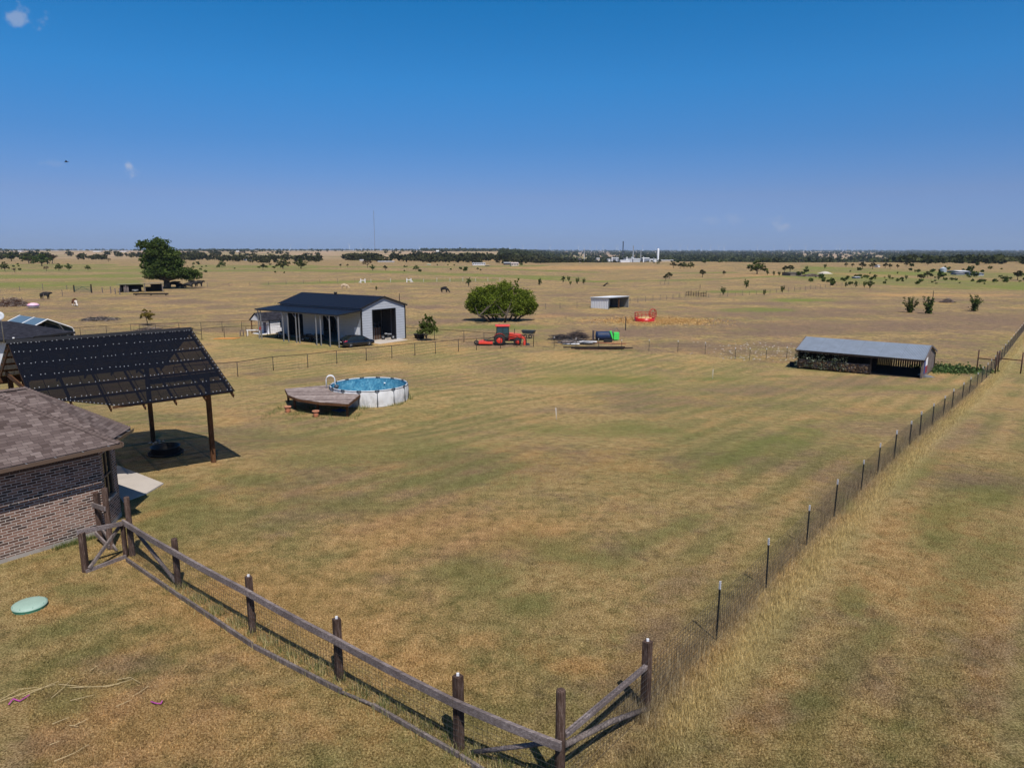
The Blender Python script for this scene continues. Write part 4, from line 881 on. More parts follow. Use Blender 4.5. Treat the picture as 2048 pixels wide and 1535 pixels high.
clm = M('white_vinyl', (.66, .66, .67), .5, var=.06, dirt=(.4, .4, .38))
mb = MB()                                   # slack side wall with folds between the legs
def wallf(u, v):
    a = u*2*math.pi; k = (u*NL) % 1; sag = math.sin(math.pi*k); fold = .035*math.sin(9*math.pi*k+5*v)*sag*(1-v)*v*4+.05*math.sin(6.1*a)*sag*(1-v)
    r = pr+.0+.06*sag*math.sin(math.pi*min(1, (1-v)*1.2))+fold; return V3(r*math.cos(a), r*math.sin(a), .02+v*(PH-.06))
mb.sheet(wallf, NL*14, 10); mb.build('side_wall', clm, pool)
mb = MB(); mb.tube([(pr*math.cos(a), pr*math.sin(a), PH) for a in np.linspace(0, 2*math.pi, 57)[:-1]], .045, 8, closed=True); mb.build('top_rail', M('pale_rail', (.5, .52, .55), .4), pool)
for k in range(NL):
    a = 2*math.pi*(k+.38)/NL; c_, s_ = math.cos(a), math.sin(a); mb = MB(); mb.tube([((pr+.1)*c_, (pr+.1)*s_, -.1), ((pr+.05)*c_, (pr+.05)*s_, PH-.03)], .032, 8)
    ta = V3(-s_, c_, 0)*.16; q_ = V3(pr*c_, pr*s_, PH); mb.tube([q_-ta, q_+ta], .062, 8); mb.tube([q_-ta*1.2+V3(0, 0, -.01), V3((pr+.05)*c_, (pr+.05)*s_, PH-.17), q_+ta*1.2+V3(0, 0, -.01)], .022, 6); mb.build('leg', M('dark_grey_metal', (.06, .07, .085), .5) if k == 0 else bpy.data.materials['dark_grey_metal'], pool)
mb = MB(); mb.lathe([(.06, 0), (.06, .05)], 10, ((pr-.05)*.25, (pr-.1)*.97, .75)); mb.build('inlet', white_m, pool)
mb = MB(); q_ = P(672, 776, 1.05)-PC; mb.lathe([(0, -.16), (.14, -.15), (.17, 0), (.14, .15), (0, .16)], 12, q_+V3(.05, -.05, .12), axis='Y'); mb.build('pump_filter', bpy.data.materials['dark_grey_metal'], pool)
# deck
dk = [P(570, 777, .98), P(576, 789, .98), P(595, 796.5, .98), P(640, 803.5, .98), P(697, 807, .98), P(722, 786.5, .98)]
arc = []
for a in np.linspace(math.radians(-100), math.radians(-196), 9): arc.append(V3(PC.x+(pr+.13)*math.cos(a), PC.y+(pr+.13)*math.sin(a), 0))
d0 = V3(dk[0].x, dk[0].y, gpz); deck = thing('pool_deck', d0, 0, 'curved weathered plank deck on posts beside the round pool', 'deck')
out_ = [V3(p.x, p.y, 0) for p in dk]+arc
def clip_line(poly, n_, c_):                 # intersections of polygon with line n.x=c
    r = []
    for i in range(len(poly)):
        a, b = poly[i], poly[(i+1) % len(poly)]; da, db = a.dot(n_)-c_, b.dot(n_)-c_
        if da*db < 0: r.append(a.lerp(b, da/(da-db)))
    return r
pdv = V3(P(600, 800).x-P(700, 778).x, P(600, 800).y-P(700, 778).y, 0)
pdv = (V3(dk[5].x, dk[5].y, 0)-V3(dk[1].x, dk[1].y, 0)).normalized(); pn = V3(-pdv.y, pdv.x, 0)
ds = [p.dot(pn) for p in out_]; k = min(ds)+.005; mb = MB(); i = 0
plank_m = wood('deck_plank', (.17, .125, .11), (.34, .275, .25), (.5, .43, .4), (1, 1, 1)); plank_d = wood('deck_plank_dark', (.1, .072, .063), (.21, .16, .145), (.34, .275, .25), (1, 1, 1))
mbs = [MB(), MB()]
while k < max(ds)-.01:
    k2 = min(k+.138, max(ds)-.004); ra = clip_line(out_, pn, k+.002); rb = clip_line(out_, pn, k2)
    if len(ra) >= 2 and len(rb) >= 2:
        ra.sort(key=lambda p: p.dot(pdv)); rb.sort(key=lambda p: p.dot(pdv)); dz_ = R_.uniform(0, .006)
        poly = [ra[0], ra[-1], rb[-1], rb[0]]; mbs[R_.random() < .35].prism([V3(p.x-d0.x, p.y-d0.y, .945+dz_) for p in poly], (0, 0, .035))
    k += .145; i += 1
mbs[0].build('planks', plank_m, deck); mbs[1].build('planks', plank_d, deck)
mb = MB()
for i in range(5):
    a, b = out_[i]-V3(d0.x, d0.y, 0), out_[i+1]-V3(d0.x, d0.y, 0); mb.beam(a+V3(0, 0, .86)+pn*.02, b+V3(0, 0, .86)+pn*.02, .05, .15)
a, b = out_[5]-V3(d0.x, d0.y, 0), out_[0]-V3(d0.x, d0.y, 0)
mb.build('rim_joist', perg_w, deck)
for b_ in ((577, 803), (590, 817), (636, 823), (695, 833), (717, 812)):
    p = P(*b_)-d0; mb = MB(); mb.beam(p+V3(0, 0, -.2), V3(p.x, p.y, .86), .13, .13); mb.build('leg', perg_w, deck, .006)
for q_ in (V3(-PC.x*0, 0, 0),): pass
# ladder
lp = P(653, 776, .98); ld = thing('pool_ladder', V3(lp.x, lp.y, gpz+.98), 0, 'white looped pool ladder handrails standing on the deck', 'ladder'); tow = (PC-lp); tow.z = 0; tow.normalize(); sd_ = V3(-tow.y, tow.x, 0)
for s_ in (-.16, .16):
    mb = MB(); pts = [sd_*s_+tow*(.0)+V3(0, 0, 0)]+[sd_*s_+tow*(.3-.3*math.cos(a))+V3(0, 0, .62+.3*math.sin(a)) for a in np.linspace(0, math.pi, 9)]+[sd_*s_+tow*.66+V3(0, 0, -.6)]
    mb.tube(pts, .028, 8); mb.build('handrail', white_m, ld)
for z in (-.1, -.4): mb = MB(); mb.beam(sd_*-.16+tow*.63+V3(0, 0, z), sd_*.16+tow*.63+V3(0, 0, z), .03, .06); mb.build('step', white_m, ld)
terr = M('terracotta', (.33, .12, .06), .8, var=.2)
for k, b_ in enumerate(((576, 824), (632, 833))):
    p = P(*b_); t = thing('flower_pot', p, 0, ['terracotta pot on the grass at the left end of the pool deck', 'terracotta pot on the grass before the middle of the pool deck'][k], 'pot', 'terracotta pots by the deck')
    mb = MB(); mb.lathe([(.14, 0), (.2, .34), (.17, .34), (.12, .05)], 18, cap=False); mb.build('body', terr, t)
    mb = MB(); mb.lathe([(.19, .33), (.235, .34), (.235, .41), (.19, .41), (.17, .36)], 18, cap=False); mb.build('rim', M('terracotta_rim', (.45, .2, .12), .8), t); mb = MB(); mb.lathe([(0, .3), (.18, .31)], 12, cap=False); mb.build('soil', dark_m, t)
p = P(680, 822); t = thing('blue_tarp', p, 0, 'crumpled blue tarp lying in the shade under the pool deck', 'tarp')
mb = MB(); mb.sheet(lambda u, v: V3((u-.5)*1.0, (v-.5)*.7, .06+.05*math.sin(9*u+4*v)+.04*math.sin(13*v)), 14, 10); mb.build('sheet', M('tarp_blue', (.02, .08, .2), .6), t)

# ------------------------------------------------------------------ loafing shed at the end of the lawn
SX, SY, ST = 38.1, 65.1, -.667; SG = Tz(SX, SY); sc_ = (H-SG)/(H+2.3)
sl_ = P(1844, 756.5); ls = thing('loafing_shed', (sl_.x, sl_.y, sl_.z), ST, 'old wooden loafing shed with corrugated metal roof, vines and a painted flag', 'shed')
k_ = (H-sl_.z)/(H+2.3); LL, LW, LF, LB, LR = 11.15*k_, 6.35*k_, 1.72*k_, 1.82*k_, 2.74*k_
corr_m = ribbed('corrugated_roof', (.36, .41, .48), .13, .06, .42, .35, 0, .15, .4, lap=1.9)
ox = LW*.45
mb = MB(); mb.prism([(.15, -.35, LF+.02), (.15, ox, LR), (-LL-.15, ox, LR), (-LL-.15, -.35, LF+.02)], (0, 0, .03)); mb.prism([(.15, ox, LR), (.15, LW+.2, LB+.02), (-LL-.15, LW+.2, LB+.02), (-LL-.15, ox, LR)], (0, 0, .03)); mb.build('roof', corr_m, ls)
mb = MB(); mb.beam((.16, -.4, LF), (.16, ox, LR+.02), .06, .16); mb.beam((.16, ox, LR+.02), (.16, LW+.2, LB), .06, .16); mb.beam((-LL-.16, -.4, LF), (-LL-.16, ox, LR+.02), .06, .16); mb.build('barge_board', gray_w, ls)
mb = MB(); mb.beam((.1, -.33, LF-.1), (-LL-.1, -.33, LF-.1), .07, .14); mb.build('front_beam', dark_w, ls)
mb = MB(); y = 0.0                               # right gable boards, with gaps low down
while y < LW-.02:
    h_ = LF+(LR-LF)*y/ox if y < ox else LR-(LR-LB)*(y-ox)/(LW-ox); mb.box(-.03, 0, y, min(y+.17, LW), 0 if y < 3.5 or int(y*6) % 3 else .2, h_-.02); y += .178
mb.build('gable_boards', gray_w, ls)
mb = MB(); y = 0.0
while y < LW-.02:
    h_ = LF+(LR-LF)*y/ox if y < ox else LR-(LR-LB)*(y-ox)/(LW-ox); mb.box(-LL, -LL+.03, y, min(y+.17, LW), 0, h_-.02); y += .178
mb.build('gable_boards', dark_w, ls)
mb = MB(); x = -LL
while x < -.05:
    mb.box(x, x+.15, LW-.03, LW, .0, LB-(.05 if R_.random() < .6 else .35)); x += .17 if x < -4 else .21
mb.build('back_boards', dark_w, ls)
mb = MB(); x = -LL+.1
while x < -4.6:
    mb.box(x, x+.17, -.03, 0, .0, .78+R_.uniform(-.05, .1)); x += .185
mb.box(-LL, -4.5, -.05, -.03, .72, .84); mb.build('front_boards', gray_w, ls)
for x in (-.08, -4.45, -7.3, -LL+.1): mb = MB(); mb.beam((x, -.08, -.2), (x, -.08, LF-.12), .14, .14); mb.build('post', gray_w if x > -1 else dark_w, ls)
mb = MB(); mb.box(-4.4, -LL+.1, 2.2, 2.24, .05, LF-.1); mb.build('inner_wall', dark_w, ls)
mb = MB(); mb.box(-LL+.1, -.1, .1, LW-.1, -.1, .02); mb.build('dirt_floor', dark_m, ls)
for (y0, y1, z0, z1, mt, nm) in ((.45, 1.15, .35, 1.62, M('flag_blue', (.02, .05, .2), .7, var=.4), 'flag_blue'), (1.155, 2.3, .98, 1.72, white_m, 'flag_white'), (1.155, 2.3, .32, .975, M('flag_red', (.25, .02, .03), .7, var=.4), 'flag_red')):
    mb = MB(); mb.box(.004, .02, y0, y1, z0*k_, z1*k_); mb.build(nm, mt, ls)
leaf_m = leafm('vine_leaf', [(.06, .08, .04), (.16, .19, .12), (.33, .36, .3)])
def leafcloud(pts, size, rng, flat=.0):
    n = len(pts); a = rng.normal(size=(n, 3)); a /= np.linalg.norm(a, axis=1)[:, None]; b = rng.normal(size=(n, 3)); b -= (b*a).sum(1)[:, None]*a; b /= np.linalg.norm(b, axis=1)[:, None]
    s = size*rng.uniform(.6, 1.3, n)[:, None]; return np.stack([pts-a*s*.5, pts+b*s*.35, pts+a*s*.5, pts-b*s*.35], 1)
def leafmesh(name, pts, size, mat, rng, tint=None):
    v = leafcloud(pts, size, rng); n = len(pts); t = rng.uniform(0, 1, n) if tint is None else tint
    return bigmesh(name, v.reshape(-1, 3), 4, mat, {'tint': np.repeat(np.stack([t, t, t, np.ones(n)], -1), 4, 0)})
def leafobj(name, pts, size, mat, rng, parent=None, tint=None):
    o = bpy.data.objects.new(name, leafmesh(name, pts, size, mat, rng, tint)); COL.objects.link(o); o.parent = parent; return o
n = 900; x = RNG.uniform(-LL-.3, -LL+4.8, n); z = RNG.uniform(0, LF, n); keep = RNG.uniform(0, 1, n) < np.clip(.25+.6*np.sin(x*2.3)**2, 0, 1); pts = np.stack([x, -.15+RNG.normal(0, .08, n), z], -1)[keep]
leafobj('vines', pts, .2, leaf_m, RNG, ls)
n = 500; x = RNG.uniform(-LL, -4.6, n); pts = np.stack([x, -.12+RNG.normal(0, .06, n), RNG.uniform(0, .75, n)], -1); leafobj('dry_vines', pts, .2, leafm('dry_leaf', [(.08, .05, .03), (.2, .14, .08), (.32, .25, .15)]), RNG, ls)
hp = P(1900, 741); n = 2600; pts = np.stack([hp.x+RNG.normal(0, 1.5, n), hp.y+RNG.normal(0, 1.1, n), hp.z+np.abs(RNG.normal(0, .2, n))], -1)
weed_m = leafm('weed_leaf', [(.03, .06, .02), (.07, .12, .04), (.16, .2, .08)])
tag(leafobj('green_weeds', pts, .26, weed_m, RNG), 'patch of broad green weeds beside the flag end of the loafing shed', 'weeds', None, 'stuff')
p = P(1853, 754); t = thing('metal_sheets', p, .3, 'loose pale metal sheets lying beside the flag wall of the loafing shed', 'metal sheets')
for k in range(3): mb = MB(); mb.box(-.6+.2*k, .7+.15*k, -.3+.2*k, .25+.25*k, .04+.05*k, .06+.05*k); o = mb.build('sheet', galv_m, t); o.rotation_euler = (.05, .04, .3*k)
p = P(1584, 731); t = thing('rubber_tub', p, .2, 'black rubber mat folded on the grass at the left end of the loafing shed', 'mat'); mb = MB(); mb.prism([(-.5, -.4, 0), (.6, -.4, 0), (.5, .4, .3), (-.1, .3, .34)], (0, 0, .06)); mb.build('sheet', rub_m, t)

# ------------------------------------------------------------------ small white metal shed in the pasture
a, b, c3 = P(1188, 617.3), P(1217, 618), P(1256, 614.5)
def simple_local(o_, rz_): return Matrix.Rotation(-rz_, 3, 'Z'), o_
th_ = math.atan2(c3.y-b.y, c3.x-b.x); sh = thing('small_shed', b, th_, 'small white metal run-in shed with open front in the far pasture', 'shed'); lw_ = (c3-b).length
R3 = Matrix.Rotation(-th_, 3, 'Z'); av = R3@(a-b); dp_ = 4.7; hf_ = 2.3; hb_ = 2.1
wr_ = ribbed('white_ribs', (.8, .81, .84), .45, .05, .5, 0, 0, .05, lap=.45, lapw=.25)
ax = av.normalized()*dp_; ax = V3(ax.x*.35, dp_, 0)
mb = MB()
def w4(p0, p1, z0a, z0b, z1a, z1b, m=0): mb.add([(p0[0], p0[1], z0a), (p1[0], p1[1], z0b), (p1[0], p1[1], z1b), (p0[0], p0[1], z1a)], [(0, 1, 2, 3)], m)
th2 = lambda p: p
mb.prism([(0, 0, 0), (0, dp_, 0), (0, dp_, hb_), (0, 0, hf_)], (.06, 0, 0)); mb.build('side_wall', wr_, sh)
mb = MB(); mb.prism([(lw_, 0, 0), (lw_, dp_, 0), (lw_, dp_, hb_), (lw_, 0, hf_)], (-.06, 0, 0)); mb.prism([(.06, dp_, 0), (lw_-.06, dp_, 0), (lw_-.06, dp_, hb_), (.06, dp_, hb_)], (0, -.06, 0)); mb.build('side_wall', grey_m, sh)
mb = MB(); mb.prism([(-.15, -.2, hf_+.04), (lw_+.15, -.2, hf_+.04), (lw_+.15, dp_+.2, hb_+.04), (-.15, dp_+.2, hb_+.04)], (0, 0, .07)); mb.build('roof', M('white_roof', (.85, .85, .86), .4, var=.03), sh)
mb = MB(); mb.beam((lw_*.53, .1, 0), (lw_*.53, .1, hf_), .2, .2); mb.build('post', perg_w, sh)
mb = MB(); mb.beam((0, -.02, 0), (0, -.02, hf_), .12, .12); mb.beam((lw_, -.02, 0), (lw_, -.02, hf_), .12, .12); mb.beam((-.1, -.22, hf_), (lw_+.1, -.22, hf_), .06, .18); mb.beam((-.12, 0, hf_-.06), (-.12, dp_, hb_-.06), .06, .18); mb.build('trim', grey_m, sh)
# ------------------------------------------------------------------ hay ring and second ring on edge
p = P(1289, 642); hr = thing('hay_ring', p, 0, 'red round hay feeder full of hay in the pasture', 'hay feeder')
rr_ = 1.72; mb = MB(); mb.lathe([(rr_, .0), (rr_, .62), (rr_-.03, .62), (rr_-.03, 0)], 30, cap=False); mb.build('skirt', red_m, hr)
mb = MB()
for z in (.95, 1.45): mb.tube([(rr_*math.cos(a), rr_*math.sin(a), z) for a in np.linspace(0, 2*math.pi, 31)[:-1]], .04, 6, closed=True)
for k in range(15): a = k*2*math.pi/15; mb.tube([(rr_*math.cos(a), rr_*math.sin(a), .55), (rr_*math.cos(a+.12), rr_*math.sin(a+.12), 1.45)], .03, 5)
mb.build('bars', red_m, hr)
hay_m = M('hay', (.5, .36, .16), .95, var=.4, scale=6, bump=.6)
mb = MB(); mb.sheet(lambda u, v: V3((.2+1.4*u)*math.cos(v*6.2832), (.2+1.4*u)*math.sin(v*6.2832), .35+.55*(1-u)+.12*math.sin(7*v*6.28+5*u)*u), 8, 24); o = mb.build('hay', hay_m)
o.location = p; tag(o, 'loose straw heaped inside the red hay feeder', 'hay')
p = P(1305, 637); h2_ = thing('feeder_ring', p, .5, 'second red feeder ring leaning upright behind the hay feeder', 'hay feeder')
mb = MB()
for y in (-.15, .15): mb.tube([(.75*math.cos(a), y, .85+.85*math.sin(a)) for a in np.linspace(0, 2*math.pi, 25)[:-1]], .05, 6, closed=True)
for k in range(12): a = k*math.pi/6; mb.beam((.75*math.cos(a), -.15, .85+.85*math.sin(a)), (.75*math.cos(a), .15, .85+.85*math.sin(a)), .04, .04)
mb.build('ring', red_m, h2_); mb = MB(); mb.beam((-.6, 0, .1), (.6, 0, 1.6), .05, .05); mb.build('cross_bar', red_m, h2_)
hc = P(1320, 641.5); n = 9000; x = hc.x+RNG.normal(0, 4.4, n); y = hc.y+RNG.normal(0, 3.0, n)
straw_m = leafm('straw_leaf', [(.42, .24, .08), (.6, .38, .15), (.72, .5, .24)])
o = leafobj('scattered_hay', np.stack([x, y, T(x, y)+.02], -1), .24, straw_m, RNG); tag(o, 'orange straw litter scattered on the ground around the red hay feeder', 'hay', None, 'stuff')
# ------------------------------------------------------------------ left pasture shelter, gate, junk
a, b = P(243, 585), P(326, 583); th_ = math.atan2(b.y-a.y, b.x-a.x); st = thing('field_shelter', a, th_, 'long low dark field shelter with pale roof edge left of the big oak', 'shelter'); lw_ = (b-a).length
hs_ = 2.35; mb = MB(); mb.prism([(-1, -.6, hs_), (lw_+.3, -.6, hs_+.25), (lw_+.3, 5, hs_-.05), (-1, 5, hs_-.3)], (0, 0, .1)); mb.build('roof', M('shelter_roof', (.3, .28, .25), .8), st)
mb = MB(); mb.box(0, lw_*.52, 4.5, 4.6, 0, hs_-.3); mb.box(lw_*.52, lw_*.57, 4.5, 4.6, 1.2, hs_-.4); mb.box(lw_*.62, lw_*.75, 4.5, 4.6, 0, 1.3); mb.box(lw_*.75, lw_, 4.5, 4.6, 0, hs_-.3); mb.box(0, .1, 0, 4.4, 0, hs_-.4); mb.box(lw_-.1, lw_, 0, 4.4, 0, hs_-.2); mb.build('back_wall', dark_m, st)
for x in (.9, lw_*.56, lw_-.1): mb = MB(); mb.beam((x, -.3, 0), (x+(.3 if x < 1 else 0), -.3, hs_), .25, .25); mb.build('post', gray_w, st)
mb = MB(); mb.box(.6, 1.9, -.1, .05, 0, 2.0); mb.build('panel', gray_w, st)
t = thing('cattle_trailer', V3(a.x, a.y, a.z)+V3(math.cos(th_)*3.6, 1.8, 0), th_, 'small dark wheeled machine inside the field shelter', 'machine')
mb = MB(); mb.box(-.8, .8, -.4, .4, .35, .8); mb.build('body', grey_m, t); mb = MB(); wheel(mb, (-.6, -.45, .3), .3, .15, 0, n=12); wheel(mb, (.6, -.45, .3), .3, .15, 0, n=12); mb.build('wheels', rub_m, t)
p = P(302, 590.5); t = thing('feed_trough', p, .03, 'long low dark feed trough in front of the field shelter', 'trough'); mb = MB(); mb.box(-4.6, 4.6, -.35, -.3, .25, .6); mb.box(-4.6, 4.6, .3, .35, .25, .6); mb.box(-4.6, 4.6, -.3, .3, .25, .32)
mb.build('trough', dark_w, t); mb = MB(); [mb.box(x-.06, x+.06, -.3, .3, 0, .25) for x in (-4, 0, 4)]; mb.build('legs', dark_w, t)
a, b = P(150, 584), P(182, 585.5); t = thing('field_gate', a, math.atan2(b.y-a.y, b.x-a.x), 'green tubular field gate left of the field shelter', 'gate'); L = (b-a).length; mb = MB()
grn_m = M('green_pipe', (.05, .11, .08), .6)
for z in (.3, .7, 1.1, 1.6): mb.beam((0, 0, z), (L, 0, z), .08, .08)
for x in (0, L): mb.beam((x, 0, .3), (x, 0, 1.6), .1, .1)
mb.beam((0, 0, .3), (L/2, 0, 1.6), .08, .08); mb.beam((L/2, 0, 1.6), (L, 0, .3), .08, .08); mb.build('frame', grn_m, t)
for x in (-.3, L+.3): mb = MB(); mb.beam((x, 0, -.1), (x, 0, 2.4 if x > 0 else 2.0), .25, .25); mb.build('post', dark_w, t)
far_fence('rough rail pen between the green field gate and the field shelter', [(184, 585.5), (205, 585), (222, 586.5), (240, 589)], 2.6, 1.6, .09)
def brush_pile(px, py, w, d, h, n, label, mats, seed, lt=None, fine=1):
    p = P(px, py); r = random.Random(seed); t = thing('brush_pile', p, 0, label, 'brush pile')
    for q, mt in enumerate(mats):
        mb = MB()
        for k in range(n//len(mats)):
            a = r.uniform(0, 6.28); rad = r.random()**.6; x = w*rad*math.cos(a); y = d*rad*math.sin(a); z = h*(1-rad**1.5)*r.uniform(.15, 1)+.08; an = r.uniform(0, 3.14); L = r.uniform(.5, 1.5)*(1.4 if q == 0 else .8)
            el = r.uniform(-.25, .45); dv = V3(math.cos(an)*math.cos(el), math.sin(an)*math.cos(el), math.sin(el))*L/2; c = V3(x, y, z); m_ = c+V3(r.uniform(-.1, .1), r.uniform(-.1, .1), r.uniform(-.05, .12)); rr = r.uniform(.02, .06)*fine
            mb.tube([c-dv, m_, c+dv], rr, 4, 0, rr*.4)
        o = mb.build(['branches', 'twigs', 'logs'][q], mt, t); o['kind'] = 'stuff'
    return t
twig_m = wood('grey_twig', (.05, .035, .03), (.12, .085, .075), (.25, .2, .18)); pale_m = wood('pale_branch', (.16, .12, .1), (.3, .25, .22), (.45, .4, .37)); char_m = wood('charred', (.012, .012, .015), (.035, .034, .04), (.09, .09, .11)); red_t = wood('red_twig', (.04, .018, .012), (.1, .05, .035), (.18, .1, .07))
brush_pile(26, 612, 3.6, 2.2, 2.0, 700, 'tall brown brush pile at the left edge of the pasture', [red_t, pale_m], 5)
brush_pile(200, 640, 3.0, 2.0, .5, 320, 'flat burnt brush pile of grey branches with pale logs behind the pergola', [char_m, pale_m], 6)
brush_pile(1152, 686, 2.4, 1.5, .45, 260, 'scrap heap of pale boards and twigs behind the wire fence', [char_m, pale_m], 7)
brush_pile(1155, 676, 1.5, 1.0, 1.15, 420, 'round tumbled heap of grey brush behind the pale boards', [twig_m, char_m], 8, fine=.45)
brush_pile(1122, 679, 1.5, .8, .7, 300, 'low dark heap of brush left of the round grey heap', [char_m, twig_m], 9, fine=.6)
brush_pile(1300, 664, .5, .3, .3, 1, 'x', [char_m], 1) if False else None
scr = P(1150, 689)
for k in range(7):
    t = thing('scrap_board', scr+V3(R_.uniform(-1.8, 2.2), R_.uniform(-.5, .6), .1+.05*k), R_.uniform(-.5, .5), ['bleached scrap board', 'twisted white tin sheet', 'grey plank', 'pale broken board', 'bluish tin strip', 'split grey plank', 'long white strip'][k]+' thrown on the scrap heap behind the wire fence', 'scrap')
    mb = MB(); L = R_.uniform(.6, 1.3); mb.prism([(-L, -.1, 0), (L, -.13, .05), (L*.9, .14, .12), (-L*.8, .16, .02)], (0, 0, .03)); mb.build('board', [white_m, galv_m, gray_w][k % 3], t); 
# blue tank with mesh and green sheet
p = P(1208, 680); t = thing('blue_tank', p, .08, 'dark blue tank lying on its side beside a bright green sheet', 'tank'); blu = M('dark_blue', (.01, .03, .09), .5, dirt=(.02, .02, .02)); mb = MB(); q_ = len(mb.v); mb.lathe([(0, -1.2), (.55, -1.1), (.6, -.9), (.6, .9), (.55, 1.1), (0, 1.2)], 18, axis='Y'); mb.v = [(y, x, z+.62) for x, y, z in mb.v]; mb.build('barrel', blu, t)
mb = MB(); [mb.beam((x, -.5, 0), (x, .5, .0), .12, .25) for x in (-.7, .7)]; mb.build('cradle', blk_m, t)
mb = MB()
for k in range(9): mb.tube([(-1.5, -.7+k*.16, .05), (-1.5, -.7+k*.16, 1.35)], .015, 3); mb.tube([(-1.5, -.7, .1+k*.15), (-1.5, .6, .1+k*.15)], .015, 3)
mb.tube([(-1.5, -.7, 1.35), (.2, -.6, 1.0), (1.2, -.5, 1.3), (1.6, -.3, 1.7), (2.1, -.2, 1.1)], .03, 5); mb.build('wire_panel', blu, t)
p = P(1232, 681); t = thing('green_sheet', p, .1, 'bright green plastic box with bent side flap beside the dark blue tank', 'plastic box'); lime = M('lime_green', (.06, .62, .1), .5, var=.1); mb = MB(); mb.box(-.32, .42, -.05, .4, .1, 1.12); mb.build('panel', lime, t, .05); mb = MB(); mb.prism([(-.5, 0, .3), (-.36, 0, .3), (-.62, 0, 1.35), (-.9, 0, 1.3)], (0, .08, 0)); mb.build('flap', lime, t)
p = P(1216, 684); t = thing('water_trough', p, .1, 'small black trough in front of the dark blue tank', 'trough'); mb = MB(); mb.prism([(-.5, -.2, 0), (.5, -.2, 0), (.62, -.25, .35), (-.62, -.25, .35)], (0, .5, 0)); mb.build('tub', rub_m, t, .03)
p = P(1214, 687); t = thing('rusty_pipes', p, -.25, 'bundle of rusty orange pipes on the ground before the blue tank', 'pipes'); orp = M('rust_orange', (.3, .12, .06), .8, var=.4)
for k in range(4): mb = MB(); mb.tube([(-1.9+.2*k, .12*k, .06), (2.0+.15*k, .12*k-.1, .06)], .055, 6); mb.build('pipe', orp, t)
p = P(1195, 697.5); t = thing('timber_stack', p, 0.0, 'stack of long dark timbers lying just behind the wire fence', 'timbers')
for k in range(9): L = R_.uniform(1.7, 3.0) if k < 7 else 3.8; x = R_.uniform(-.6, .5); mb = MB(); mb.beam((-L+x, -.5+.15*(k % 7), .1+.09*(k//4)), (L+x, -.45+.15*(k % 7)+R_.uniform(-.1, .1), .1+.09*(k//4)), .13, .13); mb.build('beam', dark_w if k % 3 else red_t, t)
# small pink and white sand box boat
p = P(67, 616); t = thing('toy_pool', p, 0, 'pink and white plastic toy tub in the left pasture', 'toy tub'); mb = MB(); mb.lathe([(.0, 0), (.75, 0), (1.15, .5), (1.15, .62)], 20); mb.build('tub', white_m, t)
pink = M('pink_plastic', (.8, .16, .25), .4, var=.1); mb = MB(); mb.lathe([(1.18, .6), (1.16, .68), (.8, 1.0), (.3, 1.12), (0, 1.14)], 20); mb.build('lid', M('pale_pink', (.8, .5, .58), .4, var=.1), t); mb = MB(); mb.lathe([(1.15, .52), (1.2, .55), (1.2, .66), (1.15, .68)], 20, cap=False); mb.build('rim', M('purple_rim', (.16, .06, .25), .5), t)
mb = MB(); mb.lathe([(0, 0), (.35, .02), (.3, .08), (0, .1)], 12, (-.35, -.5, .95)); mb.build('seat', pink, t)

# ------------------------------------------------------------------ neighbouring dark roofed house, carport, dish
nz_ = -2.5
def NP(px, py, z): return Pz(px, py, z)
na, nb_ = NP(-60, 681, 1.2), NP(66, 674, 1.2); n0 = V3(NP(66, 674, .9).x, NP(66, 674, .9).y, nz_); nh = thing('neighbour_house', n0, 0, 'white walled house with dark grey shingle roof behind the pergola', 'house')
def nl(p): return Vector(p)-n0
eA, eB, eC, eD = NP(-80, 687, .9), NP(66, 674, .9), NP(69, 672, .9), NP(150, 663, .9)
rg2 = NP(18, 641.5, 1.9); rg1 = rg2-(eB-eA).normalized()*9
dirr = (eB-eA).normalized(); bkk = V3(-dirr.y, dirr.x, 0)
mb = MB(); mb.prism([nl(eA), nl(eB), nl(eC), nl(eD), nl(rg2), nl(rg1)], (0, 0, -.06)); 
eE = eD+bkk*11; eF = eA+bkk*16
mb.prism([nl(eD), nl(eE), nl(rg2)], (0, 0, -.06)); mb.prism([nl(eE), nl(eF), nl(rg1), nl(rg2)], (0, 0, -.06)); mb.build('roof', dshing_m, nh)
nwht = ribbed('white_boards', (.6, .62, .66), .5, .03, .6, 0, 0, .06, lap=.5, lapw=.06)
wa, wb2 = eA+bkk*.5, NP(63, 675, .85)+bkk*.5
mb = MB(); wall(mb, nl(V3(wa.x, wa.y, 0)), nl(V3(wb2.x, wb2.y, 0)), -.3, .84-nz_, .2); wall(mb, nl(V3(wb2.x, wb2.y, 0)), nl(V3(wb2.x, wb2.y, 0)+bkk*3), -.3, .84-nz_, .2)
c_, s_2 = V3(eD.x, eD.y, 0)-dirr*.9+bkk*3, 0; wall(mb, nl(V3(wb2.x, wb2.y, 0)+bkk*2.9), nl(c_), -.3, .84-nz_, .2); wall(mb, nl(c_), nl(c_+bkk*6), -.3, .84-nz_, .2)
mb.build('wall', nwht, nh)
mb = MB()
for a, b in ((eA, eB), (eC, eD), (eD, eE)): mb.beam(nl(a)+V3(0, 0, -.1), nl(b)+V3(0, 0, -.1), .08, .2)
mb.build('fascia', blk_m, nh)
for f in (.02, .5, .97): q_ = eC.lerp(eD, f)+bkk*.4; mb = MB(); mb.beam(nl(V3(q_.x, q_.y, nz_-.3)), nl(V3(q_.x, q_.y, .8)), .18, .18); mb.build('porch_post', dark_w, nh)
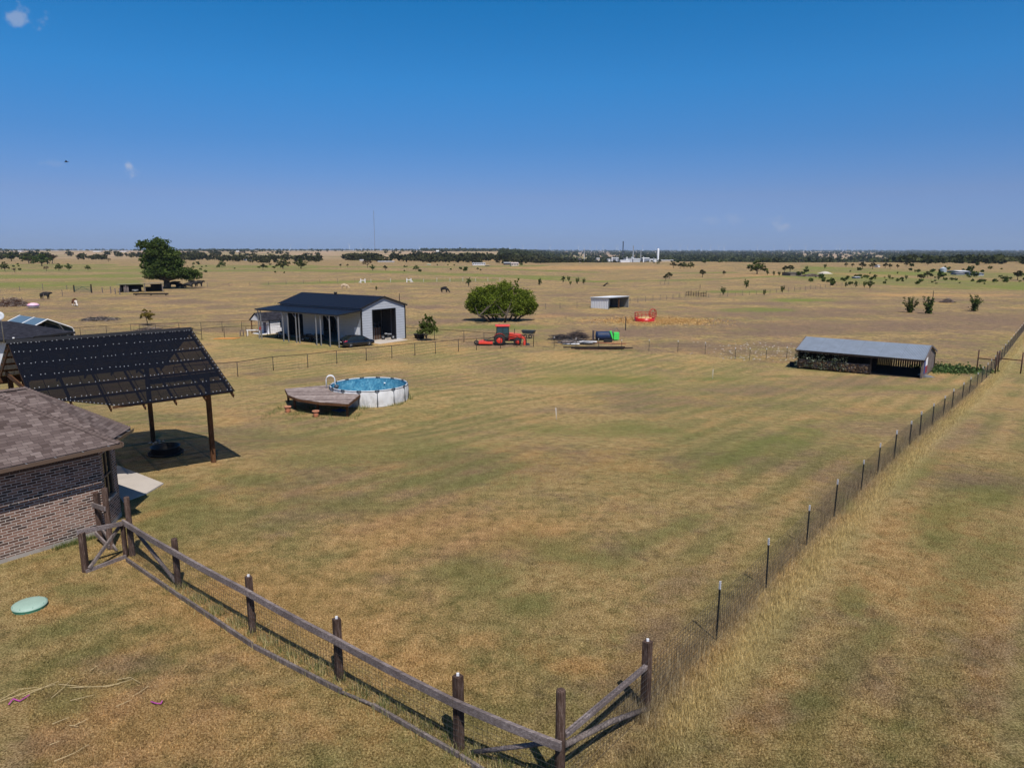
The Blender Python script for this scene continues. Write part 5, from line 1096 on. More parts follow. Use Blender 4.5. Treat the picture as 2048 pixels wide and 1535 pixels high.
mb = MB(); q1, q2 = V3(wb2.x, wb2.y, 0)+bkk*2.8, V3(c_.x, c_.y, 0)-bkk*.1; mb.prism([nl(V3(q1.x, q1.y, nz_)), nl(V3(q2.x, q2.y, nz_)), nl(V3(q2.x, q2.y, .8)), nl(V3(q1.x, q1.y, .8))], bkk*-.03); mb.build('porch_back', dark_m, nh)
mb = MB(); q_ = eA.lerp(eB, .72); mb.lathe([(0, 0), (.1, .0), (.1, .12), (0, .14)], 10, nl(q_)+V3(0, 0, .02)); mb.build('vent', white_m, nh)
# carport with arched end
r0, r1 = NP(95, 638.5, 1.1), NP(62, 634, 1.1); cz = Tz(r0.x, r0.y); cd = (V3(r1.x-r0.x, r1.y-r0.y, 0)).normalized(); cp = thing('metal_carport', V3(r0.x, r0.y, cz), math.atan2(-cd.x, cd.y), 'blue grey metal carport with white arched frame behind the dark roofed house', 'carport')
cw = 2.75; hr_ = 1.1-cz; prof = [(-cw, 0), (-cw, hr_-1.5), (-cw+.12, hr_-1.25), (-cw+.4, hr_-1.1), (0, hr_), (cw-.4, hr_-1.1), (cw-.12, hr_-1.25), (cw, hr_-1.5), (cw, 0)]
mb = MB(); 
for i in range(len(prof)-1): (x0, z0), (x1, z1) = prof[i], prof[i+1]; mb.prism([(x0, .05, z0), (x0, 8.5, z0), (x1, 8.5, z1), (x1, .05, z1)], (0, 0, .04) if 1 < i < 6 else (.04, 0, 0))
mb.build('roof', ribbed('blue_grey_metal', (.12, .19, .26), .25, .03, .4, .2, 0, .1), cp)
for y in (0, 4, 8.5): mb = MB(); mb.tube([(x, y, z+.02) for x, z in prof], .07, 6); mb.build('arch_frame', white_m, cp)
mb = MB(); mb.beam((cw-1.6, 0, hr_-.6), (cw-.1, 0, .6), .05, .05); mb.build('brace', galv_m, cp); mb = MB(); mb.box(-cw+.1, cw-.1, 8.3, 8.4, 0, hr_-1.2); mb.build('back_wall', dark_m, cp)
dp = NP(-2, 632, 3.4); ds_ = thing('satellite_dish', dp, 0, 'round pale grey dish aerial above the dark roofed house', 'satellite dish')
fdir = (V3(.3, -.8, .35)).normalized(); qt = fdir.to_track_quat('Z', 'Y'); mb = MB(); rr_ = 9.2/pxm(dp); mb.lathe([(0, -.12*rr_*1.5), (rr_*.5, -.1*rr_), (rr_, .1*rr_), (rr_, .14*rr_), (rr_*.5, -.05*rr_), (0, -.1*rr_)], 26); mb.v = [tuple(qt@Vector(v)) for v in mb.v]; mb.build('dish', M('dish_grey', (.45, .48, .52), .5, var=.05), ds_)
mb = MB(); mb.tube([(0, 0, 0), (0, .2, -.6), (0, .2, -2.5)], .05, 6); mb.tube([qt@V3(0, -rr_*.9, 0), qt@V3(0, 0, .7)], .02, 5); mb.build('mast', galv_m, ds_)

# ------------------------------------------------------------------ white playhouse, sawhorses, orange boards
a, b = P(523, 664.5), P(540, 667.5); cc_ = P(585, 663); pz0 = Tz(a.x, a.y)
th_ = math.atan2(cc_.y-b.y, cc_.x-b.x); ph = thing('white_playhouse', b, th_, 'small white playhouse with dark shingle gable roof left of the metal barn', 'playhouse')
pw_, pd_, phh = 3.9, 2.6, 2.0; px0 = 0.0
mb = MB(); wallw = ribbed('white_lap', (.8, .8, .84), .2, .02, .6, 0, 1, .04)
mb.box(0, pw_, 0, .08, 0, phh); mb.box(pw_-.08, pw_, .08, pd_, 0, phh); mb.box(0, pw_-.08, pd_-.08, pd_, 0, phh); mb.box(0, .08, .08, pd_-.08, 0, phh); mb.build('wall', wallw, ph)
por = 1.35; mb = MB(); mb.prism([(-por-.2, -.25, phh-.08), (pw_+.2, -.25, phh-.08), (pw_+.2, pd_/2, phh+1.02), (-por-.2, pd_/2, phh+1.02)], (0, 0, .07)); mb.prism([(-por-.2, pd_+.25, phh-.08), (-por-.2, pd_/2, phh+1.02), (pw_+.2, pd_/2, phh+1.02), (pw_+.2, pd_+.25, phh-.08)], (0, 0, .07)); mb.build('roof', dshing_m, ph)
mb = MB(); mb.prism([(-por-.1, 0, phh), (-por-.1, pd_, phh), (-por-.1, pd_/2, phh+.85)], (.06, 0, 0)); mb.build('gable', white_m, ph)
for y in (.08, pd_-.08): mb = MB(); mb.beam((-por, y, -.1), (-por, y, phh), .12, .12); mb.build('porch_post', perg_w, ph)
mb = MB(); mb.box(1.75, 2.85, -.03, 0, .85, 1.75); wo_ = mb.build('window', blk_m, ph); mb = MB(); mb.box(1.85, 2.75, -.04, -.032, .93, 1.67); mb.build('pane', glass_m, wo_)
mb = MB(); mb.beam((0, -.03, 0), (0, -.03, phh), .1, .1); mb.build('corner_trim', blk_m, ph); mb = MB(); mb.box(-.03, 0, .9, 1.6, .05, 1.6); mb.build('door', M('door_grey', (.1, .1, .16), .6), ph); mb = MB(); mb.box(-por, 0, 0, pd_, -.15, .04); mb.build('porch_floor', white_m, ph)
for k, (px_, py_, col_, lb) in enumerate(((484, 672, gray_w, 'grey sawhorse standing beside the orange boards'), (508, 671, white_m, 'white sawhorse bench with a red end left of the playhouse porch'))):
    p = P(px_, py_); t = thing('sawhorse', p, .1, lb, 'sawhorse'); mb = MB(); w_ = .25 if k == 0 else 1.0; mb.beam((-w_, 0, .8), (w_, 0, .8), .12, .14); mb.build('top', col_, t)
    for x in (-w_*.85, w_*.85):
        for y in (-.3, .3): mb = MB(); mb.beam((x, 0, .78), (x, y, 0), .07, .07); mb.build('leg', col_, t)
    if k: mb = MB(); mb.box(w_-.2, w_+.15, -.15, .15, .86, 1.25); mb.build('bucket', red_m, t)
p = P(453, 677); t = thing('orange_board', p, .08, 'flat orange board lying on the grass behind the pergola', 'board'); mb = MB(); mb.prism([(-1.6, -.5, 0), (1.2, -.5, 0), (1.7, .6, 0), (-.9, .6, 0)][::1], (0, 0, .1)); mb.build('sheet', M('orange_ply', (.55, .24, .06), .8, var=.12), t); mb = MB(); mb.prism([(-2.5, -.2, 0), (-1.5, -.45, 0), (-1.1, .1, 0), (-1.9, .3, 0)], (0, 0, .06)); mb.build('offcut', M('tan_ply', (.5, .33, .16), .8), t)

# ------------------------------------------------------------------ tractor with loader and mower
tp = P(1012, 690.5); tr_h = math.radians(6); tp = V3(tp.x, tp.y+.9, 0); tp.z = Tz(tp.x, tp.y)
tred_m = M('tractor_red', (.72, .06, .035), .4, 0, .12, dirt=(.5, .12, .08)); tra = thing('red_tractor', tp, tr_h-.06, 'red tractor with closed cab, front loader and red mower behind it', 'tractor')
tg_m = glassy('cab_glass', (.02, .05, .05), .08)
mb = MB(); mb.prism([(.1, -.36, .75), (2.1, -.36, .75), (2.15, -.36, 1.05), (1.95, -.36, 1.38), (.1, -.36, 1.55)], (0, .72, 0)); mb.build('hood', tred_m, tra, .05)
mb = MB(); mb.box(2.1, 2.2, -.3, .3, .75, 1.25); mb.box(-.9, 2.0, -.22, .22, .45, .8); mb.box(1.3, 1.6, -.75, .75, .42, .55); mb.build('chassis', blk_m, tra)
mb = MB(); mb.prism([(-1.25, -.68, 1.15), (.1, -.68, .8), (.35, -.66, 1.5), (.3, -.6, 2.38), (-1.15, -.6, 2.38), (-1.3, -.68, 1.6)], (0, 1.36, 0)); cab_ = mb.build('cab', tg_m, tra)
mb = MB()
for y in (-.66, .66):
    mb.beam((-1.28, y, 1.2), (-1.16, y*.93, 2.38), .09, .09); mb.beam((.36, y, .85), (.31, y*.93, 2.38), .08, .08); mb.beam((-.45, y*1.01, 1.05), (-.42, y*.94, 2.38), .07, .06); mb.beam((-1.28, y, 1.15), (.36, y, .82), .06, .1)
mb.build('cab_frame', blk_m, cab_)
mb = MB(); mb.box(-1.4, .5, -.75, .75, 2.38, 2.56); mb.build('cab_roof', tred_m, tra, .06)
mb = MB(); mb.box(-.75, -.25, -.25, .25, 1.1, 1.7); mb.build('driver_seat', blk_m, tra, .04)
for x, r, w_, yy_ in ((-.85, .72, .45, .82), (1.45, .46, .32, .78)):
    for s_ in (-1, 1):
        mb = MB(); wheel(mb, (x, s_*yy_, r), r, w_, 0, n=22)
        for k in range(18): a = k*math.pi/9; mb.beam((x+r*math.cos(a), s_*(yy_-w_*.4), r+r*math.sin(a)), (x+r*math.cos(a+.12), s_*(yy_+w_*.4), r+r*math.sin(a+.12)), .05, .05)
        o = mb.build('tyre', rub_m, tra); mb = MB(); mb.lathe([(.0, -.02), (r*.25, -.04), (r*.52, .06), (r*.58, .1), (r*.58, -.1)], 18, (x, s_*(yy_+w_*.3), r), axis='Y', cap=False); mb.build('rim', tred_m, o)
for s_ in (-1, 1):
    mb = MB(); mb.sheet(lambda u, v: V3(-.85+.82*math.cos(.35+u*2.2), s_*(.6+.42*v), .72+.82*math.sin(.35+u*2.2)), 10, 2); mb.prism([(-.3, s_*.62, .9), (-.05, s_*.62, 1.0), (-.5, s_*.62, 1.5), (-.85, s_*.62, 1.54)], (0, s_*.05, 0)); mb.build('fender', tred_m, tra)
    mb = MB(); mb.beam((.35, s_*.55, .6), (.35, s_*.55, 1.45), .16, .14); mb.tube([(.35, s_*.6, 1.4), (1.3, s_*.6, 1.32), (2.0, s_*.6, 1.15), (2.45, s_*.6, .45), (2.5, s_*.6, .3)], .085, 6); mb.tube([(.4, s_*.6, .9), (1.6, s_*.62, 1.1)], .04, 6); mb.tube([(1.9, s_*.6, 1.25), (2.55, s_*.6, .75)], .035, 6); mb.build('loader_arm', tred_m, tra)
mb = MB(); mb.tube([(1.9, -.6, .9), (1.9, .6, .9)], .05, 6); mb.prism([(2.45, -.85, .0), (2.55, -.85, .75), (2.62, -.85, .75), (2.62, -.85, .1), (3.05, -.85, .03), (3.05, -.85, 0)], (0, 1.7, 0)); mb.build('bucket', blk_m, tra)
mb = MB(); mb.beam((2.35, -.8, .2), (2.35, .8, .2), .25, .35); mb.build('coupler', tred_m, tra)
mb = MB(); mb.prism([(-3.55, -1.0, .22), (-1.75, -1.0, .18), (-1.75, -1.0, .42), (-3.0, -1.0, .52), (-3.55, -1.0, .42)], (0, 2.0, 0)); mb.build('mower_deck', tred_m, tra, .03)
mb = MB(); mb.beam((-2.9, 0, .5), (-1.3, 0, 1.1), .08, .08); mb.beam((-2.6, -.4, .5), (-1.4, -.3, .55), .08, .1); mb.beam((-2.6, .4, .5), (-1.4, .3, .55), .08, .1); mb.lathe([(.2, .5), (.2, .7), (.1, .75), (0, .75)], 12, (-2.6, 0, 0)); mb.build('mower_hitch', blk_m, tra)
mb = MB(); wheel(mb, (-3.85, 0, .3), .3, .2, 0, n=14); wheel(mb, (-3.7, -.75, .28), .28, .18, 0, n=14); mb.build('tail_wheel', rub_m, tra)
mb = MB(); mb.tube([(1.1, -.3, 1.4), (1.1, -.3, 2.1)], .04, 8); mb.build('exhaust', blk_m, tra)
p = P(1057, 676); t = thing('dark_wagon', V3(p.x, p.y, p.z), -.35, 'dark metal tipping bed standing behind the tractor loader', 'wagon'); t.scale = (.72, .72, .85); mb = MB(); mb.prism([(-1.0, -.5, .75), (1.0, -.5, .75), (1.3, -.6, 1.3), (-1.3, -.6, 1.3)], (0, 1.2, 0)); mb.build('bed', M('dark_slate', (.03, .04, .05), .5), t, .02); mb = MB(); wheel(mb, (-.5, -.5, .35), .35, .2, 0); wheel(mb, (.5, -.5, .35), .35, .2, 0); mb.build('wheels', rub_m, t)

# ------------------------------------------------------------------ trees
bark = wood('bark', (.03, .022, .016), (.09, .07, .055), (.2, .17, .14), (3, 3, .6))
green_m = leafm('oak_leaf', [(.018, .03, .008), (.055, .08, .02), (.15, .18, .05)]); bright_m = leafm('willow_leaf', [(.05, .09, .012), (.135, .21, .026), (.28, .38, .06)])
olive_m = leafm('mesquite_leaf', [(.02, .026, .01), (.05, .055, .022), (.1, .1, .045)]); brown_m = leafm('brown_leaf', [(.05, .035, .022), (.1, .07, .045), (.17, .13, .09)]); yel_m = leafm('yellow_leaf', [(.08, .07, .01), (.19, .16, .03), (.3, .25, .06)])
def crown_pts(rng, blobs, n):
    """blobs: (x,y,z,rx,ry,rz); leaves gather in clumps near each blob's surface"""
    vol = np.array([b[3]*b[4]*b[5] for b in blobs])**.8; cnt = rng.multinomial(n, vol/vol.sum()); out_p, out_t = [], []
    for b, c in zip(blobs, cnt):
        nc = max(5, c//20); d = rng.normal(size=(nc, 3)); d /= np.linalg.norm(d, axis=1)[:, None]; cc = d*(rng.uniform(.1, 1.08, nc)**.5)[:, None]
        idx = rng.integers(0, nc, c); p = cc[idx]+rng.normal(0, .12, (c, 3)); tn = rng.uniform(0, 1, nc)[idx]*.6+rng.uniform(0, .4, c)
        out_p.append(p*np.array(b[3:6])+np.array(b[:3])); out_t.append(tn)
    return np.concatenate(out_p), np.concatenate(out_t)
def trunk_mb(rng, base_r, h, ends, stems=1, spread=1.0):
    mb = MB()
    for s in range(stems):
        bx, by = (rng.uniform(-.1, .1)*stems*3*base_r*spread, rng.uniform(-.1, .1)*stems*3*base_r*spread) if stems > 1 else (0, 0)
        fork = Vector((bx*2+rng.uniform(-.1, .1)*h, by*2+rng.uniform(-.1, .1)*h, h)); mb.tube([(bx, by, -.2), (bx*1.4, by*1.4, h*.5), fork], base_r, 8, 0, base_r*.7)
        for e in ends[s::stems]:
            e = Vector(e); m = fork.lerp(e, .5)+Vector(rng.uniform(-.06, .06, 3))*h; mb.tube([fork, m, e], base_r*.5, 5, 0, base_r*.12)
    return mb
def tree_proto(name, seed, blobs, n, leaf, mat, base_r, h, stems=1, label='', cat='tree', spread=1.0):
    rng = np.random.default_rng(seed); t = thing(name, (0, 0, 0), 0, label, cat)
    p, tn = crown_pts(rng, blobs, n); p[:, 2] = np.maximum(p[:, 2], .05); leafobj('crown', p, leaf, mat, rng, t, tn)
    ends = [(b[0]+rng.uniform(-.3, .3)*b[3], b[1]+rng.uniform(-.3, .3)*b[4], b[2]-.1*b[5]) for b in blobs for _ in range(2)]
    trunk_mb(rng, base_r, h, ends, stems, spread).build('trunk', bark, t); return t
def put(t, p, s=1.0, rz_=0.0, sz=None):
    t.location = p; t.scale = (s, s, sz or s); t.rotation_euler = (0, 0, rz_)
# big oak on the left
p = P(333, 577); k_ = 1/pxm(p)      # metres per photo pixel there
B = lambda px, py, r, rz_=None, dy=0: ((px-333)*k_, dy*k_, (577-py)*k_, r*k_, r*k_*1.05, (rz_ or r)*k_)
t = tree_proto('oak_tree', 11, [(b_[0]*1.03, b_[1], b_[2], b_[3]*.88, b_[4]*.88, b_[5]*.9) for b_ in [B(300, 492, 20, 12), B(325, 489, 22, 13), B(322, 506, 30, 16), B(345, 510, 22, 16), B(300, 517, 17, 12), B(330, 528, 38, 17, 6), B(358, 527, 15, 14), B(322, 545, 30, 12, -6), B(372, 547, 24, 14), B(388, 550, 17, 12), B(310, 552, 18, 8), B(345, 546, 24, 12, -5), B(298, 530, 13, 9)]], 26000, .5, green_m, .9, 2.6, 2, 'huge dark oak tree with uneven crown beside the field shelter'); put(t, p)
for k, (px, py, wd, hg) in enumerate(((289, 484, 5, 3), (353, 492, 5, 3))): pass
# bright green clump right of the barn
p = P(1005, 641.5); k_ = 1/pxm(p); B = lambda px, py, r, rz_=None, dy=0: ((px-1005)*k_, dy*k_, (641.5-py)*k_, r*k_, r*k_*1.0, (rz_ or r)*k_)
t = tree_proto('tree_clump', 12, [B(960, 590, 22, 16), B(952, 606, 20, 15), B(975, 583, 20, 14), B(1000, 585, 24, 17), B(985, 603, 30, 20, -10), B(1012, 575, 14, 14), B(1012, 597, 26, 20, 8), B(1050, 596, 18, 17), B(1055, 608, 18, 15), B(1030, 608, 26, 18, -6), B(965, 618, 24, 11), B(1040, 590, 16, 12), B(945, 598, 11, 8), B(1000, 618, 20, 9, -8), B(1034, 566, 5, 9), B(1033, 578, 7, 8), B(950, 615, 15, 11, 6), B(968, 624, 16, 7, -14), B(1056, 617, 17, 11, 6), B(1036, 623, 16, 8, -12), B(995, 627, 16, 6, -16), B(943, 613, 10, 10, 2), B(1067, 612, 10, 11, 2), B(955, 623, 11, 7, 4), B(1053, 624, 12, 7, 4), B(985, 620, 20, 8, -14)], 48000, .25, bright_m, .17, 1.3, 9, 'broad bright green clump of trees right of the metal barn', 'trees', 6.0); put(t, p)
# bush by the barn with black tub
p = P(853, 681); k_ = 1/pxm(p); B = lambda px, py, r, rz_=None, dy=0: ((px-853)*k_, dy*k_, (681-py)*k_, r*k_, r*k_, (rz_ or r)*k_)
t = tree_proto('young_tree', 13, [B(853, 655, 15, 12), B(845, 648, 9, 10), B(862, 645, 9, 12), B(855, 637, 6, 9), B(867, 657, 9, 8), B(843, 662, 9, 6)], 2600, .22, leafm('ash_leaf', [(.03, .045, .01), (.08, .11, .025), (.16, .2, .06)]), .07, .6, 3, 'loose young green tree beside the black tub near the barn'); put(t, p)
p = P(839, 676.5); t = thing('black_tub', p, 0, 'black oval stock tub beside the young tree near the barn', 'tub'); mb = MB(); mb.lathe([(0, .02), (.62, .0), (.78, .6), (.84, .62), (.84, .66), (.72, .62), (.6, .15)], 18); mb.build('tub', rub_m, t); t.scale = (1, .8, 1)
# yellowish sapling behind the pergola
p = P(295, 650); k_ = 1/pxm(p); B = lambda px, py, r, rz_=None: ((px-295)*k_, 0, (650-py)*k_, r*k_, r*k_, (rz_ or r)*k_)
t = tree_proto('yellow_sapling', 14, [B(295, 632, 15, 7), B(287, 629, 8, 4), B(303, 627, 7, 5), B(292, 622, 6, 4)], 500, .34, yel_m, .08, 1.2, 1, 'thin yellowing sapling behind the pergola, in front of the pasture'); put(t, p)
brush_pile(300, 664, 2.4, 1.4, .7, 220, 'tangled grey branches behind the pipe gate under the yellow sapling', [twig_m, pale_m], 21)
# generic trees, copied
protos = {}
def pp(key, **kw):
    protos[key] = tree_proto(**kw)
E1_ = lambda *a: a
pp('round', name='pasture_tree', seed=31, blobs=[(0, 0, 3.0, 1.5, 1.5, 1.1), (-1.1, .2, 2.5, 1.0, 1, .8), (1.1, -.2, 2.6, 1.0, 1, .8), (.2, 0, 3.7, 1.0, 1, .7)], n=850, leaf=.42, mat=olive_m, base_r=.16, h=1.2)
pp('dark', name='pasture_tree', seed=32, blobs=[(0, 0, 2.3, 1.9, 1.8, 1.2), (-1.5, .2, 1.7, 1.1, 1, .9), (1.4, -.2, 1.8, 1.2, 1, .9), (.3, 0, 3.3, 1.2, 1, .8)], n=1000, leaf=.42, mat=green_m, base_r=.16, h=.9)
pp('brown', name='bare_brown_tree', seed=33, blobs=[(0, 0, 3.2, 2.0, 1.8, 1.2), (-1.2, .2, 2.6, 1.2, 1, .8), (1.4, -.2, 2.8, 1.2, 1, .8)], n=700, leaf=.34, mat=brown_m, base_r=.18, h=1.3)
pp('bush', name='green_bush', seed=34, blobs=[(0, 0, 1.9, .95, .95, 1.0), (.1, 0, .9, .7, .7, .7), (-.4, 0, 2.5, .5, .5, .7), (.5, 0, 2.4, .5, .5, .6)], n=420, leaf=.36, mat=leafm('bush_leaf', [(.02, .035, .01), (.05, .08, .018), (.1, .14, .04)]), base_r=.09, h=.5, stems=2)
# spiky suckering bushes (three on the right)
def spiky(seed, label, p, hpx, wpx):
    rng = np.random.default_rng(seed); k_ = 1/pxm(p); t = thing('spiky_bush', p, 0, label, 'bush', 'spiky green bushes on the right'); Hh = hpx*k_; Ww = wpx*k_; pts = []; mb = MB()
    for s in range(15):
        a = rng.uniform(0, 6.28); sp = rng.uniform(.1, .5)*Ww; tip = V3(math.cos(a)*sp, math.sin(a)*sp, Hh*rng.uniform(.55, 1.0)); m = V3(tip.x*.35, tip.y*.35, tip.z*.5); mb.tube([(0, 0, -.1), m, tip], .06, 4, 0, .015)
        for f in np.linspace(.25, 1, 34): q_ = V3(0, 0, 0).lerp(m, f*2) if f < .5 else m.lerp(tip, f*2-1); pts.append([q_.x+rng.normal(0, .13), q_.y+rng.normal(0, .13), q_.z+rng.normal(0, .1)])
    for s in range(180): pts.append([rng.normal(0, .3), rng.normal(0, .3), abs(rng.normal(.2, .3))*Hh*.6])
    leafobj('leaves', np.array(pts), .34, protos['bush'].children[0].data.materials[0], rng, t); mb.build('stems', bark, t)
spiky(41, 'leftmost of the three spiky bushes on the right pasture', P(1820, 625), 34, 34)
spiky(42, 'middle one of the three spiky bushes on the right pasture', P(1857, 627), 34, 28)
spiky(43, 'rightmost of the three spiky bushes, with tall curved shoots', P(1947, 622), 36, 28)
placed = set()
ORD = ['first', 'second', 'third', 'fourth', 'fifth', 'sixth', 'seventh', 'eighth', 'ninth', 'tenth', 'eleventh', 'twelfth', 'thirteenth', 'fourteenth', 'fifteenth', 'sixteenth', 'seventeenth', 'eighteenth', 'nineteenth', 'twentieth']
def ordn(k): return ORD[k] if k < 20 else ('twenty-' if k < 29 else 'thirty-' if k < 39 else 'forty-')+(ORD[(k-20) % 10]) if k not in (29, 39) else ('thirtieth' if k == 29 else 'fortieth')
def rowtrees(key, items, what, group):
    items = sorted(items, key=lambda q: q[0])
    for k, (px, py, hpx, *wf) in enumerate(items):
        src = protos[key]; c = src if key not in placed else copy_tree(src); placed.add(key)
        p = P(px, py); h = hpx/pxm(p)*1.08; hh_ = {'round': 4.3, 'dark': 4.0, 'brown': 4.3, 'bush': 3.1}[key]; w_ = (wf[0] if wf else 1.0)
        put(c, p, h/hh_*w_, R_.uniform(0, 6.28), h/hh_); c['label'] = f'{what}, {ordn(k)} from the left'; c['group'] = group; c['category'] = 'bush' if key == 'bush' else 'tree'
rowtrees('bush', [(150, 540, 1), ], 'x', 'x') if False else None
rowtrees('bush', [(753, 580, 8), (937, 573, 17, .9), (1080, 571, 14), (1126, 565, 13), (1137, 563, 11), (1141, 570, 8), (1155, 568, 13), (1168, 568, 11), (1446, 590, 16), (1492, 576, 17), (1529, 590, 11), (1565, 585, 14), (1692, 574, 10), (1711, 574, 12), (1729, 575, 13, .8), (1739, 577, 14)],
         'small leafy green bush scattered on the middle pasture', 'green bushes on the middle pasture')
rowtrees('bush', [(1535, 550, 9), (1547, 551, 9), (1558, 552, 9), (1613, 541, 9), (1645, 557, 10), (1650, 537, 9), (1778, 558, 9), (1812, 559, 9), (1877, 560, 9), (1890, 537, 6), (1935, 553, 8), (2010, 563, 12), (1700, 545, 5), (1740, 549, 5), (1795, 548, 5), (1830, 545, 6), (1960, 565, 8)],
         'small dark bush near the green draw on the far right', 'bushes along the right draw')
rowtrees('dark', [(84, 532, 22, 1.3), (58, 527, 18, 1.3), (23, 522, 17, 1.4), (118, 541, 13), (138, 541, 13), (176, 540, 9), (10, 542, 17, .8), (566, 537, 18, 1.25), (602, 537, 17, 1.5), (444, 534, 12), (745, 541, 11, .9), (832, 541, 10), (1514, 548, 24, 1.35), (1368, 537, 12), (1381, 537, 12)],
         'dark green tree standing in the far fields', 'dark trees in the far fields')
rowtrees('round', [(95, 528, 19, 1.4), (526, 540, 12), (771, 541, 10), (681, 534, 6), (695, 534, 6), (1331, 561, 12), (1339, 557, 12, 1.2), (1405, 554, 14, 1.2), (1448, 551, 9), (1347, 536, 11, 1.2), (1360, 537, 11, 1.2), (1160, 528, 8), (1319, 528, 9), (1569, 545, 13), (1580, 544, 13, 1.3), (1725, 538, 13, 1.2), (1745, 538, 12, 1.2), (1770, 537, 11), (1780, 538, 10), (1692, 534, 8), (1705, 534, 7), (1842, 561, 12, 1.1), (1855, 555, 12, 1.1), (1812, 533, 8), (1795, 537, 8), (1855, 531, 7), (2035, 560, 18, 1.2), (1283, 540, 0.1)][:-1],
         'rounded olive green tree standing in the far fields', 'olive trees in the far fields')
rowtrees('brown', [(735, 535, 14, 1.2), (93, 542, 9), (29, 545, 9), (217, 524, 8), (105, 527, 18, 1.2)], 'nearly bare brown tree in the left far fields', 'brown trees in the far fields')

# distant woods and hedges: many small crowns, one mass
def woods(name, label, cl, mat, seed, leafk=.33, per=26):
    rng = np.random.default_rng(seed); P_, S_, T_ = [], [], []
    for (x, y, h) in cl:
        n = per; d = rng.normal(size=(n, 3)); d /= np.linalg.norm(d, axis=1)[:, None]; r = rng.uniform(.5, 1, n)[:, None]
        p = d*r*np.array([h*.75, h*.75, h*.45])+np.array([x, y, float(T(x, y))+h*.5]); P_.append(p); S_.append(np.full(n, h*leafk)); T_.append(np.clip(rng.uniform(.0, .5)+rng.uniform(0, .5, n), 0, 1))
    p = np.concatenate(P_); v = leafcloud(p, np.concatenate(S_), rng) if False else None
    s = np.concatenate(S_); n = len(p); a = rng.normal(size=(n, 3)); a /= np.linalg.norm(a, axis=1)[:, None]; b = rng.normal(size=(n, 3)); b -= (b*a).sum(1)[:, None]*a; b /= np.linalg.norm(b, axis=1)[:, None]; s = (s*rng.uniform(.7, 1.4, n))[:, None]
    v = np.stack([p-a*s, p+b*s*.8, p+a*s, p-b*s*.8], 1); t = np.concatenate(T_); me = bigmesh(name, v.reshape(-1, 3), 4, mat, {'tint': np.repeat(np.stack([t, t, t, np.ones(n)], -1), 4, 0)})
    o = bpy.data.objects.new(name, me); COL.objects.link(o); tag(o, label, 'woods', None, 'stuff'); return o
rw = np.random.default_rng(99)
def strip(px0, px1, y0, y1, n, h0, h1, clump=.0, sl=0.0):
    """trees between picture columns px0..px1 at distances y0..y1 metres"""
    out_l = []
    for _ in range(n):
        f = rw.uniform(0, 1); px = px0+(px1-px0)*f; y = rw.uniform(y0, y1)*(1+sl*f)
        if clump and math.sin(px*.05+y*.01)+math.sin(px*.013+2)+rw.normal(0, .5) < clump: continue
        out_l.append(((px-1024)/F*y/CP*1.0, y, rw.uniform(h0, h1)))
    return out_l
near_w = strip(-200, 430, 850, 1000, 220, 5, 9, -.1)+strip(-200, 430, 1100, 1500, 260, 6, 9, .1)+strip(520, 960, 700, 900, 230, 4, 8, -.2)+strip(380, 900, 1300, 1800, 160, 4, 7, .1)+strip(640, 1180, 800, 1000, 520, 5, 9, -.5)+strip(950, 1180, 620, 700, 30, 4, 6, .3)+strip(430, 700, 760, 1000, 110, 4, 7, .2)+strip(1040, 1290, 1000, 1500, 420, 6, 10, -.2)
woods('tree_belt', 'dark tree belts crossing the far fields left and centre', near_w, olive_m, 51, .2, 44)
mid_w = strip(-300, 1000, 2300, 3200, 300, 6, 10, .2)+strip(380, 950, 3000, 4200, 260, 7, 12, .1)+strip(-300, 900, 1700, 2300, 110, 5, 8, .9)
woods('hill_trees', 'scattered dark trees along the low hill near the horizon', mid_w, olive_m, 52, .3, 16)
right_w = strip(1000, 2300, 1150, 1700, 2300, 6, 11, -.35)+strip(1500, 2400, 760, 1150, 1250, 5, 9, -.3)+strip(1000, 2500, 1700, 3000, 2800, 7, 12, .05)+strip(1180, 1500, 900, 1300, 170, 5, 8, .2)+strip(1780, 2500, 560, 780, 620, 3, 7, -.3)
woods('forest', 'broad dark woodland filling the valley on the right', right_w, olive_m, 53, .3, 20)
far_w = strip(850, 2600, 3000, 8000, 6000, 9, 15, -.25)+strip(-500, 2600, 8000, 14000, 2600, 12, 22, .0)+strip(-400, 900, 4200, 8000, 500, 10, 16, .3)
woods('far_forest', 'hazy blue woodland along the horizon', far_w, olive_m, 54, .42, 9)
brush_w = strip(1560, 2200, 320, 520, 90, .4, 2.6, .3)+strip(1600, 2300, 240, 330, 110, .5, 1.4, .0, .1)+strip(1150, 1500, 560, 640, 30, 1, 2, .2)+strip(-100, 420, 430, 700, 40, .8, 2, .5)+strip(400, 1050, 380, 640, 70, .7, 1.8, .4)
woods('low_brush', 'low green scrub dotted along the draws of the far pastures', brush_w, protos['bush'].children[0].data.materials[0], 55, .3, 30)

